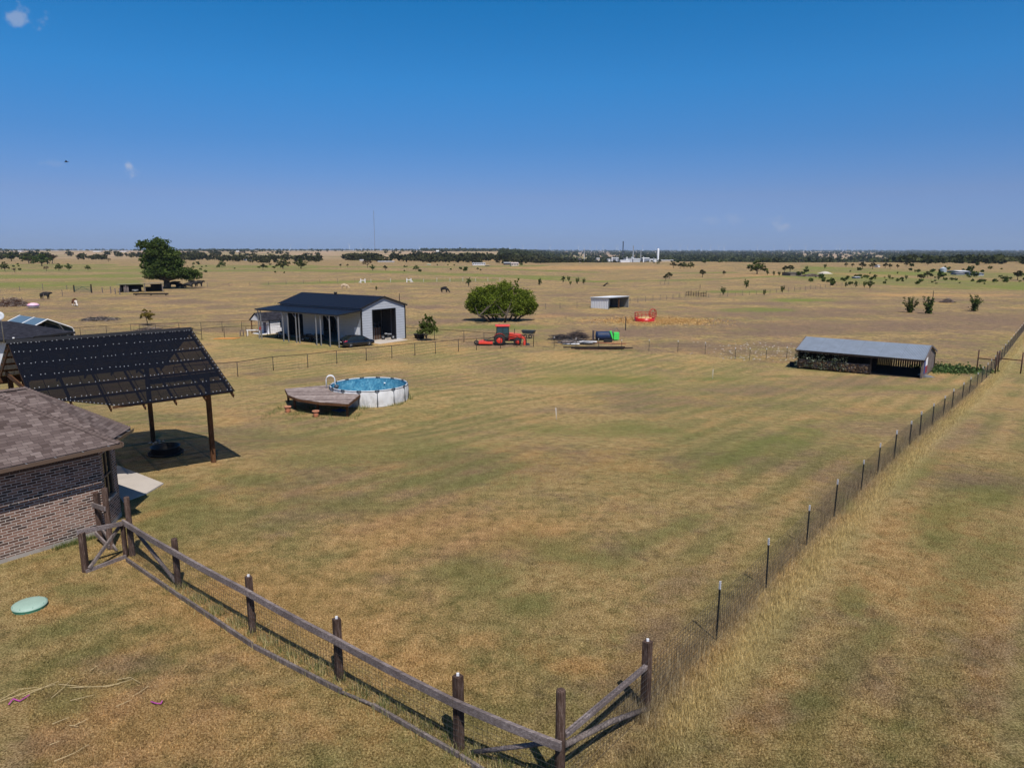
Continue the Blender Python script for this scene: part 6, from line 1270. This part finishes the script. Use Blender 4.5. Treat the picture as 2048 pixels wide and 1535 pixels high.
# ------------------------------------------------------------------ cattle
def cow(name, loc, rz_, mat, label, graze=False, s=1.0, group=None, patch=None, lying=False):
    verts = [(-.75, 0, 1.12), (-.35, 0, 1.1), (.15, 0, 1.08), (.6, 0, 1.15), (.9, 0, 1.2 if not graze else .95), (1.15, 0, 1.35 if not graze else .6), (1.35, 0, 1.3 if not graze else .3), (1.55, 0, 1.15 if not graze else .12)]
    rad = [(.3, .3), (.36, .38), (.38, .42), (.33, .4), (.2, .26), (.15, .19), (.14, .17), (.09, .1)]
    edges = [(i, i+1) for i in range(7)]; k = 8
    for (i0, x, off) in ((0, -.72, -.02), (3, .58, .03)):
        for y in (-.2, .2):
            if lying: chain = [(x, y*1.6, .75), (x+.25, y*2.0, .45), (x+.05, y*2.1, .42)]
            else: chain = [(x, y, .78), (x-.06 if x < 0 else x+.02, y, .45), (x+.0, y, .08)]
            pr_i = i0
            for j, c in enumerate(chain): verts.append(c); rad.append([(.17, .17), (.09, .1), (.07, .07)][j]); edges.append((pr_i, k)); pr_i = k; k += 1
    verts += [(-1.02, 0, 1.15), (-1.08, 0, .6)]; rad += [(.05, .05), (.03, .03)]; edges += [(0, k), (k, k+1)]; k += 2
    for y in (-.22, .22): verts.append((verts[6][0]-.12, y, verts[6][2]+.08)); rad.append((.04, .05)); edges.append((6, k)); k += 1
    if lying: verts = [(x, y, z-.42) for x, y, z in verts]
    me = bpy.data.meshes.new(name); me.from_pydata(verts, edges, []); me.materials.append(mat); o = bpy.data.objects.new(name, me); COL.objects.link(o)
    sk = o.modifiers.new('skin', 'SKIN')
    for v, r in zip(me.skin_vertices[0].data, rad): v.radius = r
    me.skin_vertices[0].data[2].use_root = True
    su = o.modifiers.new('sub', 'SUBSURF'); su.levels = 1; su.render_levels = 1; o.location = loc; o.rotation_euler = (0, 0, rz_); o.scale = (s, s, s); return tag(o, label, 'cow', group)
blackhide = M('black_hide', (.012, .01, .01), .7, var=.3, bump=0)
m_, nt = new_mat('brown_white_hide'); ob = nt.n('ShaderNodeTexCoord').outputs['Object']; sp = nt.n('ShaderNodeSeparateXYZ', i={0: ob}); f_ = nt.math('ADD', nt.mapr(sp.outputs[0], .5, 1.0), nt.mapr(sp.outputs[2], .55, .3)); c = nt.mix(nt.math('MINIMUM', nt.mapr(nt.math('ADD', f_, nt.math('MULTIPLY', nt.noise(ob, 2.5, 2), .5)), .6, .8), 1), (.14, .05, .015), (.6, .55, .5)); out(nt, bsdf(nt, c, .7)); bw_hide = m_
pale_hide = M('cream_hide', (.5, .38, .26), .7, var=.2, bump=0)
cow('cow', P(91, 598.5), .0, blackhide, 'black cow standing side on near the brush pile in the left pasture', s=1.25)
cow('cow', P(150, 612), -.75, bw_hide, 'brown and white calf grazing behind the neighbouring carport', True, 1.12)
cow('cow', P(689, 577.5), -.15, pale_hide, 'cream coloured cow grazing beyond the metal barn', True, 1.12)
cow('cow', P(889, 585), -.4, blackhide, 'black cow grazing alone left of the green tree clump', True, 1.15)
for k, (px, py, rz_, ly, lb) in enumerate(((348, 575.5, .1, False, 'black cow resting at the trunk of the big oak, leftmost of the herd'), (360, 575.5, 3.0, True, 'black cow lying in the oak shade, second from the left'), (377, 574, .2, True, 'black cow in the oak shade left of the gap in the herd'), (388, 573.5, 2.9, False, 'black cow standing in the oak shade right of the gap'), (398, 573.5, .0, False, 'black cow at the right end of the herd under the oak'))):
    cow('cow', P(px, py), rz_, blackhide, lb, False, 1.45, 'black cattle resting under the oak', lying=ly)

# ------------------------------------------------------------------ white H frames of the far fence
for k, (px, py, sx_) in enumerate(((726, 565.5, -1), (818, 564.5, 1))):
    p = P(px, py); t = thing('white_fence_brace', p, 0, ['white painted H shaped fence brace left of the pale post fence', 'white painted H shaped fence brace right of the pale post fence'][k], 'fence brace', 'white fence braces'); kk = 1/pxm(p)
    for x in (-4.2, 4.2): mb = MB(); mb.beam((x*kk, 0, -.1), (x*kk, 0, 8.2*kk), .28, .28); mb.build('post', white_m, t)
    mb = MB(); mb.beam((-4.2*kk, 0, 4.8*kk), (4.2*kk, 0, 4.8*kk), .22, .22); mb.build('rail', white_m, t); mb = MB(); mb.beam((sx_*4.2*kk, 0, 4.8*kk), (sx_*8*kk, 0, .1), .18, .18); mb.build('brace', white_m, t)
p = P(1329, 569); t = thing('hay_feeder_cart', p, 0, 'small pale feeder frame below the two round trees', 'feeder'); mb = MB()
for x in (-1.6, 0, 1.6): mb.beam((x, 0, 0), (x, 0, 1.4), .1, .1)
for z in (.3, .8, 1.35): mb.beam((-1.6, 0, z), (1.6, 0, z), .08, .08)
mb.build('frame', gray_w, t)
p = P(1211, 572); t = thing('dead_stump', p, .4, 'dark leaning dead stump alone in the middle pasture', 'stump'); mb = MB(); mb.tube([(-.8, 0, 0), (0, 0, .6), (.9, 0, 1.3)], .35, 6, 0, .12); mb.tube([(.3, 0, .8), (1.5, 0, .6)], .15, 5, 0, .05); mb.build('trunk', dark_w, t)
brush_pile(1895, 605, 1.6, .8, .9, 200, 'grey tangle of branches between the spiky bushes', [twig_m, pale_m], 25)
for k, (px, py, h_, lb) in enumerate(((1251, 660, 2.0, 'single dark gate post standing before the red hay feeder'), (799, 604, 2.0, 'lone thin post in the pasture above the barn ridge'), (1866, 594, 1.6, 'lone thin post left of the spiky bushes'), (1400, 578, 1.4, 'lone thin post far out in the middle pasture'), (146, 684, 1.5, 'short dark post rising behind the pergola ridge'))):
    p = P(px, py); mb = MB(); mb.lathe([(.09, -.2), (.08, h_), (0, h_)], 7); o = mb.build('lone_post', dark_w); o.location = p; tag(o, lb, 'post')
# far corral
a, b = P(1372, 592), P(1412, 594); t = thing('corral', a, 0, 'dark wooden corral rails midway along the far wire fence', 'corral'); 
for k in range(9): q_ = a.lerp(b, k/8)-a; mb = MB(); mb.beam(q_, q_+V3(0, 0, 1.2+(k % 3)*.2), .1, .1); mb.build('post', dark_w, t)
mb = MB(); [mb.beam(V3(0, 0, z), (b-a)+V3(0, 0, z), .08, .1) for z in (.35, .75, 1.1)]; mb.build('rails', dark_w, t)

# ------------------------------------------------------------------ far farm buildings
def barnlike(name, label, px, py, wpx, hpx, rpx, dpt, wm, rm, nwin=0, y=None, cat='building', group=None, rot=.12, gable=False):
    p = PD(px, y) if y else P(px, py); k = 1/pxm(p); w, h, r = wpx*k, hpx*k, rpx*k
    t = thing(name, p, rot, label, cat, group); mb = MB(); mb.box(-w/2, w/2, 0, dpt, -1, h); mb.build('wall', wm, t)
    mb = MB(); e = .3
    if gable: mb.prism([(-w/2-e, -e, h), (w/2+e, -e, h), (0, -e, h+r)], (0, dpt+2*e, 0))
    else: mb.prism([(-w/2-e, -e, h), (-w/2-e, dpt+e, h), (-w/2-e, dpt/2, h+r)], (w+2*e, 0, 0))
    mb.build('roof', rm, t)
    for i in range(nwin): x = -w/2+w*(i+.5)/nwin; mb = MB(); mb.box(x-.45, x+.45, -.05, -.005, h*.35, h*.8); mb.build('window', glass_m, t)
    return t, k
roofw = M('far_white_roof', (.62, .62, .64), .5, var=.05); tanw = M('far_tan_wall', (.5, .42, .34), .8); greyw = M('far_grey_wall', (.2, .22, .27), .7); shade = M('far_dark', (.05, .05, .055), .8)
barnlike('mobile_home', 'long white mobile home with a row of dark windows in the far centre', 958, 530.5, 25, 4.6, .6, 5, white_m, roofw, 6)
barnlike('farm_house', 'pinkish white farmhouse right of the white mobile home', 1030, 531.5, 14, 4.8, 2, 8, M('pinkish_wall', (.62, .5, .46), .8), M('pinkish_roof', (.5, .42, .4), .8), 3)
barnlike('farm_shed', 'low dark fronted farm shed between mobile home and farmhouse', 1015, 529.5, 13, 4, 1, 6, shade, roofw)
barnlike('farm_shed', 'flat brown heap of a shed right beside the white mobile home', 975, 532, 8, 1.6, .5, 4, shade, tanw)
barnlike('farm_house', 'white roofed house among trees left of centre', 494, 521, 15, 1.4, 1.6, 9, white_m, roofw)
barnlike('farm_shed', 'long pale low barns along the centre tree belt', 771, 526, 32, 1.6, .8, 8, tanw, roofw, y=690)
barnlike('farm_shed', 'small pale shed at the left end of the centre tree belt', 723, 523, 7, 3.2, .8, 7, tanw, roofw)
barnlike('farm_shed', 'tiny green shed in front of the centre tree belt', 858, 530, 7, 1.5, .5, 5, M('pale_green', (.4, .5, .3), .8), M('pale_green_roof', (.55, .6, .45), .8))
barnlike('far_house', 'small white house on the low hill crest, centre', 875, 506, 6, 1.6, 1.4, 10, white_m, roofw, y=2150)
barnlike('far_house', 'small white building on the hill crest far left of centre', 475, 502, 6, 1, .8, 10, white_m, roofw, y=2300)
barnlike('far_house', 'white warehouse roofs on the left horizon behind the oak', 193, 502.8, 14, 1.3, .5, 20, white_m, roofw, y=2100)
barnlike('far_house', 'long white barn on the left horizon right of the warehouse', 245, 503, 12, 1.2, .5, 20, white_m, roofw, y=2150)
barnlike('far_house', 'small white barn on the far left horizon', 38, 502, 8, 1.2, .5, 16, white_m, roofw, y=2200)
# grain bin and homestead on the right
p = P(1886, 544); k = 1/pxm(p); t = thing('grain_bin', p, 0, 'round galvanised grain bin with cone roof at the right homestead', 'grain bin'); mb = MB(); mb.lathe([(6*k, -.5), (6*k, 7*k)], 24, cap=False); mb.build('wall', ribbed('bin_ribs', (.38, .42, .48), .8, .03, .5, .2, 1, .05), t); mb = MB(); mb.lathe([(6.3*k, 7*k), (.8*k, 10*k), (0, 10.2*k)], 24); mb.build('roof', M('bin_roof', (.42, .46, .5), .5, var=.05), t)
barnlike('ranch_barn', 'pale roofed ranch barn right of the grain bin', 1929, 546, 22, 3.2, 1.8, 9, greyw, roofw, 0)
barnlike('ranch_shed', 'low grey walled shed in front of the pale roofed ranch barn', 1921, 549.5, 18, 3.6, .6, 4, greyw, M('shed_grey_roof', (.35, .34, .38), .7))
barnlike('ranch_house', 'blue grey house with dark windows at the right end of the homestead', 1962, 551, 12, 4.2, 1.6, 7, M('pale_blue_wall', (.42, .47, .55), .7), greyw, 2)
barnlike('ranch_shed', 'dark open shed between ranch barn and blue grey house', 1950, 549, 12, 3.5, .5, 6, shade, greyw)
barnlike('water_tank', 'small white tank building left of the ranch barn', 1908, 545, 6, 2.6, 1, 3, white_m, roofw)
barnlike('camper', 'small white camper in the green draw on the right', 1716, 557, 9, 3, .8, 3, greyw, roofw, 1)
barnlike('farm_shed', 'tiny white shed behind the trees on the far right field', 1758, 534, 4, 3, 1, 4, white_m, roofw)
t_, k_ = barnlike('old_barn', 'weathered grey open barn ruin with leafless tops near the lone dark oak', 1592, 551.5, 24, 6, .8, 8, M('ruin_grey', (.16, .13, .11), .9, var=.4), gray_w)
brush_pile(1622, 553, 6, 3, 1.3, 420, 'grey heap of junk and branches right of the ruined barn', [twig_m, pale_m], 27, fine=1.6)
for k, (px, w_) in enumerate(((1650, 9),)):
    p = P(px, 547); mb = MB(); mb.sheet(lambda u, v: V3((u-.5)*6, (v-.5)*9, 1.2*math.sin(math.pi*u)*math.sin(math.pi*v)), 10, 8); o = mb.build('gravel_mound', M('pale_gravel', (.5, .45, .38), .9)); o.location = p; tag(o, 'pale gravel mound in the green draw, right of the ruined barn', 'gravel mound')

# ------------------------------------------------------------------ gas plant on the skyline
PY = 1180; z0_ = lambda px: PD(px, PY)
def stackk(px, ytop, wpx, label, mat, name='flare_stack', y=PY, cat='stack', extra=None, dome=False):
    p = PD(px, y); k = 1/pxm(p); h = zpix(ytop, y)-p.z; r = wpx*k/2; t = thing(name, p, 0, label, cat); mb = MB()
    mb.lathe([(r*1.3, -1), (r*1.1, h*.1), (r, h*.3), (r, h*(1-.05*dome)), (r*(.7 if dome else 1), h-.1), (0, h)], 14); mb.build('column', mat, t)
    if extra: mb = MB(); mb.lathe([(r*2.2, 0), (r*2.2, 3), (r, 3.3)], 12, (0, 0, h*extra)); mb.build('platform', mat, t)
    return t
navy = M('dark_steel', (.02, .028, .045), .6); pale_st = M('pale_steel', (.45, .47, .5), .5); 
stackk(1246, 482.5, 1.9, 'tall dark stack of the gas plant', navy, extra=.46)
stackk(1266.5, 491, 1.8, 'slender grey column right of the dark stack', pale_st, 'column', extra=.3); stackk(1282, 500, 1.1, 'thin pale pole behind the gas plant buildings', pale_st, 'pole')
stackk(1316.5, 496.8, 4.2, 'tall white round vessel at the right of the gas plant', white_m, 'vessel', dome=True); stackk(1168.5, 496.5, 1.0, 'thin white mast left of the gas plant', white_m, 'mast')
stackk(1160, 516, 5, 'squat white storage tank left of the gas plant', white_m, 'storage_tank', y=1000, cat='tank')
for k, (px, py, w_, h_, r_, mt, rm, lb) in enumerate(((1251, 525, 18, 3.5, 1.5, white_m, roofw, 'white front building of the gas plant below the dark stack'), (1232, 520, 12, 4, 1, greyw, roofw, 'grey equipment shed left of the dark stack'), (1274, 522, 14, 4, 1, pale_st, roofw, 'pale process building below the grey column'),
        (1293, 519, 14, 2.2, 1.5, greyw, roofw, 'white roofed hall in the middle of the gas plant'), (1307, 523, 14, 4, 1.2, white_m, roofw, 'white building at the foot of the white vessel'), (1335, 522, 26, 1.8, .6, tanw, roofw, 'long low pale buildings right of the white vessel'), (1197, 521, 6, 4, 1, tanw, roofw, 'small tan block between tank and plant'), (1219, 521, 5, 2.4, .8, white_m, roofw, 'little white tank house at the left edge of the plant'), (1262, 519, 20, 2.5, .6, pale_st, greyw, 'long pipe rack shed behind the front building'))):
    y = 1020 if k == 0 else 1100+k*8; p = PD(px, y); kk = 1/pxm(p); hb = zpix(py-h_, y)-p.z
    t = thing('plant_building', p, .05, lb, 'building'); mb = MB(); mb.box(-w_*kk/2, w_*kk/2, 0, 10, -1, hb); mb.build('wall', mt, t); mb = MB(); mb.prism([(-w_*kk/2-.4, -.4, hb), (-w_*kk/2-.4, 10.4, hb), (-w_*kk/2-.4, 5, hb+r_*kk)], (w_*kk+.8, 0, 0)); mb.build('roof', rm, t)
rp = random.Random(4)
for k in range(10):
    px = 1226+k*10+rp.uniform(-3, 3); y = 1085+rp.uniform(0, 60); p = PD(px, y); h = zpix(rp.uniform(512, 517), y)-p.z; mb = MB(); mb.lathe([(.7, -1), (.7, h-1), (.4, h), (0, h)], 8); o = mb.build('process_vessel', [white_m, pale_st, greyw][k % 3]); o.location = p
    tag(o, f'slim upright vessel among the gas plant buildings, {ORD[k]} from the left', 'vessel', 'slim vessels of the gas plant')
# radio mast
p = PD(750, 5200); t = thing('radio_mast', p, 0, 'very tall hair thin guyed radio mast above the horizon', 'mast'); hm = zpix(421, 5200)-p.z; mb = MB(); mb.tube([(0, 0, 0), (0, 0, hm)], 1.1, 4); mb.build('lattice', M('mast_grey', (.15, .1, .1), .7), t)
mb = MB(); [mb.tube([(0, 0, hm*f), (150*math.cos(a), 150*math.sin(a), 0)], .12, 3) for f in (.5, .95) for a in (0, 2.1, 4.2)]; mb.build('guy_wires', galv_m, t)

# ------------------------------------------------------------------ wind turbines
TX = [581, 618, 699, 722, 839, 922, 956, 1020, 1046, 1072, 1100, 1157, 1168, 1180, 1193, 1206, 1233, 1236, 1285, 1311, 1342, 1360, 1375, 1389, 1403, 1421, 1437, 1448, 1515, 1548, 1579, 1611, 1643, 1673, 1679, 1695, 1708, 1749]
wtm = M('turbine_white', (.5, .55, .62), .5, var=.02); WT0 = None
for k, px in enumerate(TX):
    if WT0 is None:
        t = WT0 = thing('wind_turbine', (0, 0, 0), 0, '', 'wind turbine'); mb = MB(); mb.lathe([(3.4, -5), (2.0, 80), (0, 80)], 8); mb.build('tower', wtm, t); mb = MB(); mb.box(-2.4, 2.4, -3, 8, 78.5, 83); mb.build('nacelle', wtm, t)
        for j in range(3): a = j*2.0944+.5; mb = MB(); d = V3(math.cos(a), 0, math.sin(a)); q_ = V3(-d.z, 0, d.x); c0 = V3(0, -4, 81); mb.prism([c0-q_*1.2, c0+d*10-q_*2.8, c0+d*42-q_*.5, c0+d*42+q_*.3, c0+d*10+q_*.8, c0+q_*1.2], (0, .8, 0)); mb.build('blade', wtm, t)
    else: t = copy_tree(WT0)
    y = R_.uniform(10500, 13500); p = PD(px, y); t.location = p; t.rotation_euler = (0, 0, R_.uniform(-.7, .7)); t['label'] = f'white wind turbine on the horizon, {ordn(k)} from the left'; t['group'] = 'wind turbines along the horizon'

# ------------------------------------------------------------------ near ground details
p = P(60, 1214); t = thing('septic_lid', p, 0, 'round pale green plastic lid in the grass, lower left', 'access lid'); lid_m = M('lid_green', (.3, .42, .35), .6, var=.1, scale=5); lid_d = M('lid_dark', (.05, .2, .13), .6)
r = 30.5/pxm(p); mb = MB(); mb.lathe([(r*.97, .0), (r*.97, .05)], 36, cap=False); mb.build('riser', lid_d, t); mb = MB(); mb.lathe([(r, .055), (r*1.0, .075), (r*.97, .075)], 36, cap=False); mb.build('flange', lid_d, t); mb = MB(); mb.lathe([(r*1.01, .08), (r*1.01, .11), (r*.9, .135), (r*.4, .15), (0, .152)], 36); mb.build('lid', lid_m, t)
for k in range(8): a = k*.785; mb = MB(); mb.lathe([(.012, 0), (.012, .01), (0, .012)], 6, (r*.93*math.cos(a), r*.93*math.sin(a), .128)); mb.build('bolt', lid_d, t)
for k, (px, py, yt, lb) in enumerate(((1113, 838, 815, 'thin pale stake standing in the lawn right of the pool'), (1425, 757, 738, 'thin white stake in the lawn left of the loafing shed'))):
    p = P(px, py); h_ = hgt((px, py), yt, py); mb = MB(); mb.tube([(0, 0, -.1), (.02 if k else -.05, 0, h_)], .014, 6); o = mb.build('stake', tip_m); o.location = p; tag(o, lb, 'stake')
pinkr = M('pink_ribbon', (.42, .07, .3), .6, var=.3)
for k, (pts_, lb) in enumerate((([(18, 1412), (27, 1402), (40, 1404), (52, 1397), (60, 1394)], 'crumpled pink ribbon in the grass at the left edge'), ([(302, 1406), (312, 1411), (322, 1409), (325, 1404)], 'short pink ribbon in the grass right of the other ribbon'))):
    mb = MB(); q_ = [P(*b_)+V3(0, 0, .05+.02*math.sin(i*2)) for i, b_ in enumerate(pts_)]
    for a, b in zip(q_[:-1], q_[1:]): mb.beam(a, b, .022, .012)
    tag(mb.build('ribbon', pinkr), lb, 'ribbon')
stalk_m = M('straw_stalk', (.46, .36, .2), .8, var=.2)
STK = [[(0, 1407), (60, 1388), (112, 1372)], [(45, 1397), (95, 1377), (118, 1366)], [(118, 1372), (170, 1379), (215, 1377), (265, 1364)], [(140, 1379), (205, 1378), (240, 1371)], [(235, 1363), (262, 1360), (282, 1370)], [(297, 1376), (280, 1390), (264, 1397)], [(232, 1417), (264, 1405)], [(141, 1405), (190, 1395)],
       [(103, 1400), (125, 1383), (148, 1358)], [(109, 1527), (150, 1512), (178, 1493)], [(105, 1452), (140, 1440)], [(139, 1454), (158, 1459)], [(147, 1456), (178, 1443)], [(100, 1494), (120, 1488)], [(180, 1345), (197, 1336)], [(0, 1404), (40, 1384), (75, 1378)], [(520, 1262), (545, 1248)]]
for k, L in enumerate(STK):
    mb = MB(); q_ = [P(*b_)+V3(0, 0, .06+.02*(i % 2)) for i, b_ in enumerate(L)]; mb.tube(q_, .0065, 4, 0, .004); o = mb.build('dry_stalk', stalk_m); tag(o, f'long pale dry stalk lying in the lower left grass, one of a scatter', 'dry stalk', 'dry stalks scattered in the lower left grass')
# small white stones of the pasture behind the fence
n = 420; px = rw.uniform(1380, 1720, n); py = rw.uniform(683, 724, n); keep = (py < 722-(px < 1440)*14) & ~((px > 1590) & (py > 690))
mb = MB()
for a, b in list(zip(px, py))[:]:
    if not ((b < 722-(14 if a < 1440 else 0)) and not (a > 1590 and b > 690)): continue
    if rw.uniform() > .75*math.exp(-((a-1520)/140)**2)+.2: continue
    p = P(a, b); s = rw.uniform(.04, .13); mb.lathe([(s*.9, 0), (s, s*.3), (s*.5, s*.55), (0, s*.6)], 5, p)
tag(mb.build('pale_stones', M('limestone', (.36, .31, .25), .9)), 'scatter of pale stones on bare ground left of the loafing shed', 'stones', None, 'stuff')
# bird
bp_ = Vector((0, 0, H))+pdir(133, 324)*70; t = thing('bird', bp_, .4, 'small dark bird flying in the upper left sky', 'bird')
mb = MB(); mb.tube([(-.16, 0, 0), (0, 0, 0), (.14, 0, .02), (.2, 0, .02)], .045, 6, 0, .02); mb.build('body', blk_m, t)
for s_ in (-1, 1): mb = MB(); mb.prism([(.06, 0, .02), (.02, s_*.2, .14), (-.05, s_*.42, .1), (-.06, s_*.2, .1), (-.08, 0, .01)], (0, 0, .01)); mb.build('wing', blk_m, t)

# tall weeds: golden strip along the long fence, tufts along the wooden fence
n = 60000; s = 165*RNG.uniform(0, 1, n)**1.7-9; off = RNG.normal(.62, .26, n)*(1+0*s); x = G0.x+gd.x*s+gn.x*off; y = G0.y+gd.y*s+gn.y*off
blades('fence_weeds', x, y, .17, .011, 'tall golden dry grass along the right side of the long wire fence', lean=.7)
n = 15000; s = 60*RNG.uniform(0, 1, n)**1.4-4.0; off = RNG.normal(-.1, .22, n); x = G0.x+gd.x*s+gn.x*off; y = G0.y+gd.y*s+gn.y*off
tallm, nt = new_mat('seed_grass'); at = nt.n('ShaderNodeAttribute', attribute_name='tint').outputs['Fac']; c = nt.ramp(at, [(0, (.1, .075, .04)), (.5, (.28, .21, .12)), (1, (.55, .45, .28))]); out(nt, nt.n('ShaderNodeBsdfDiffuse', i={'Color': c}).outputs[0])
blades('seed_grass', x, y, .42, .006, 'thin brown seed grass standing in the long wire fence', tallm, lean=.5)
xs, ys_, = [], []
for k in range(1, 5):
    a, b = PTC[k], PTC[k+1]; m = 1500
    f = RNG.uniform(0, 1, m); cl = (np.sin(f*23+k)+np.sin(f*51)) > -.3+RNG.normal(0, .4, m)*1; o_ = RNG.normal(.06, .16, m)
    xs.append((a.x+(b.x-a.x)*f+cn.x*o_)[cl]); ys_.append((a.y+(b.y-a.y)*f+cn.y*o_)[cl])
x = np.concatenate(xs); y = np.concatenate(ys_); gweed, nt = new_mat('green_weed'); at = nt.n('ShaderNodeAttribute', attribute_name='tint').outputs['Fac']; c = nt.ramp(at, [(0, (.05, .08, .02)), (.35, (.12, .15, .05)), (.6, (.35, .3, .13)), (1, (.6, .48, .25))]); out(nt, nt.n('ShaderNodeBsdfDiffuse', i={'Color': c}).outputs[0])
blades('fence_grass', x, y, .26, .011, 'unmown green and straw grass tufts under the wooden rail fence', gweed, lean=.8)
f = RNG.uniform(0, 1, 1500); x = WL.x+(W0.x-WL.x)*f+on.x*RNG.uniform(.05, .35, 1500); y = WL.y+(W0.y-WL.y)*f+on.y*RNG.uniform(.05, .35, 1500); k_ = f > .45
blades('house_weeds', x[k_], y[k_], .2, .012, 'green weeds growing along the foot of the brick wall', gweed, lean=.9, tint=RNG.uniform(0, .5, int(k_.sum())))
a = RNG.uniform(0, 2*np.pi, 3500); r = pr+.1+np.abs(RNG.normal(0, .16, 3500)); x = PC.x+r*np.cos(a); y = PC.y+r*np.sin(a); k_ = (np.sin(a*7)+RNG.normal(0, .5, 3500)) > .1
blades('pool_weeds', x[k_], y[k_], .28, .022, 'green and straw weeds around the foot of the pool', gweed, lean=.8)
n = 2600; x = RNG.uniform(dk[0].x, dk[4].x+.6, n); y = RNG.uniform(dk[4].y-.3, dk[5].y+.6, n); k_ = np.sin(x*3)+np.sin(y*4)+RNG.normal(0, .5, n) > .2
blades('deck_weeds', x[k_], y[k_], .25, .022, 'long green grass in the shade under the pool deck', gweed, lean=.8, tint=RNG.uniform(0, .55, int(k_.sum())))

# ------------------------------------------------------------------ air between here and the horizon
hm_, nt = new_mat('haze'); v = nt.n('ShaderNodeVolumePrincipled', i={'Color': (.6, .76, 1.0), 'Density': 5.2e-5, 'Anisotropy': .0}); nt.n('ShaderNodeOutputMaterial', i={'Volume': v.outputs[0]})
mb = MB(); mb.box(-32000, 32000, -600, 24000, -40, 320); o = mb.build('haze', hm_); o['kind'] = 'stuff'
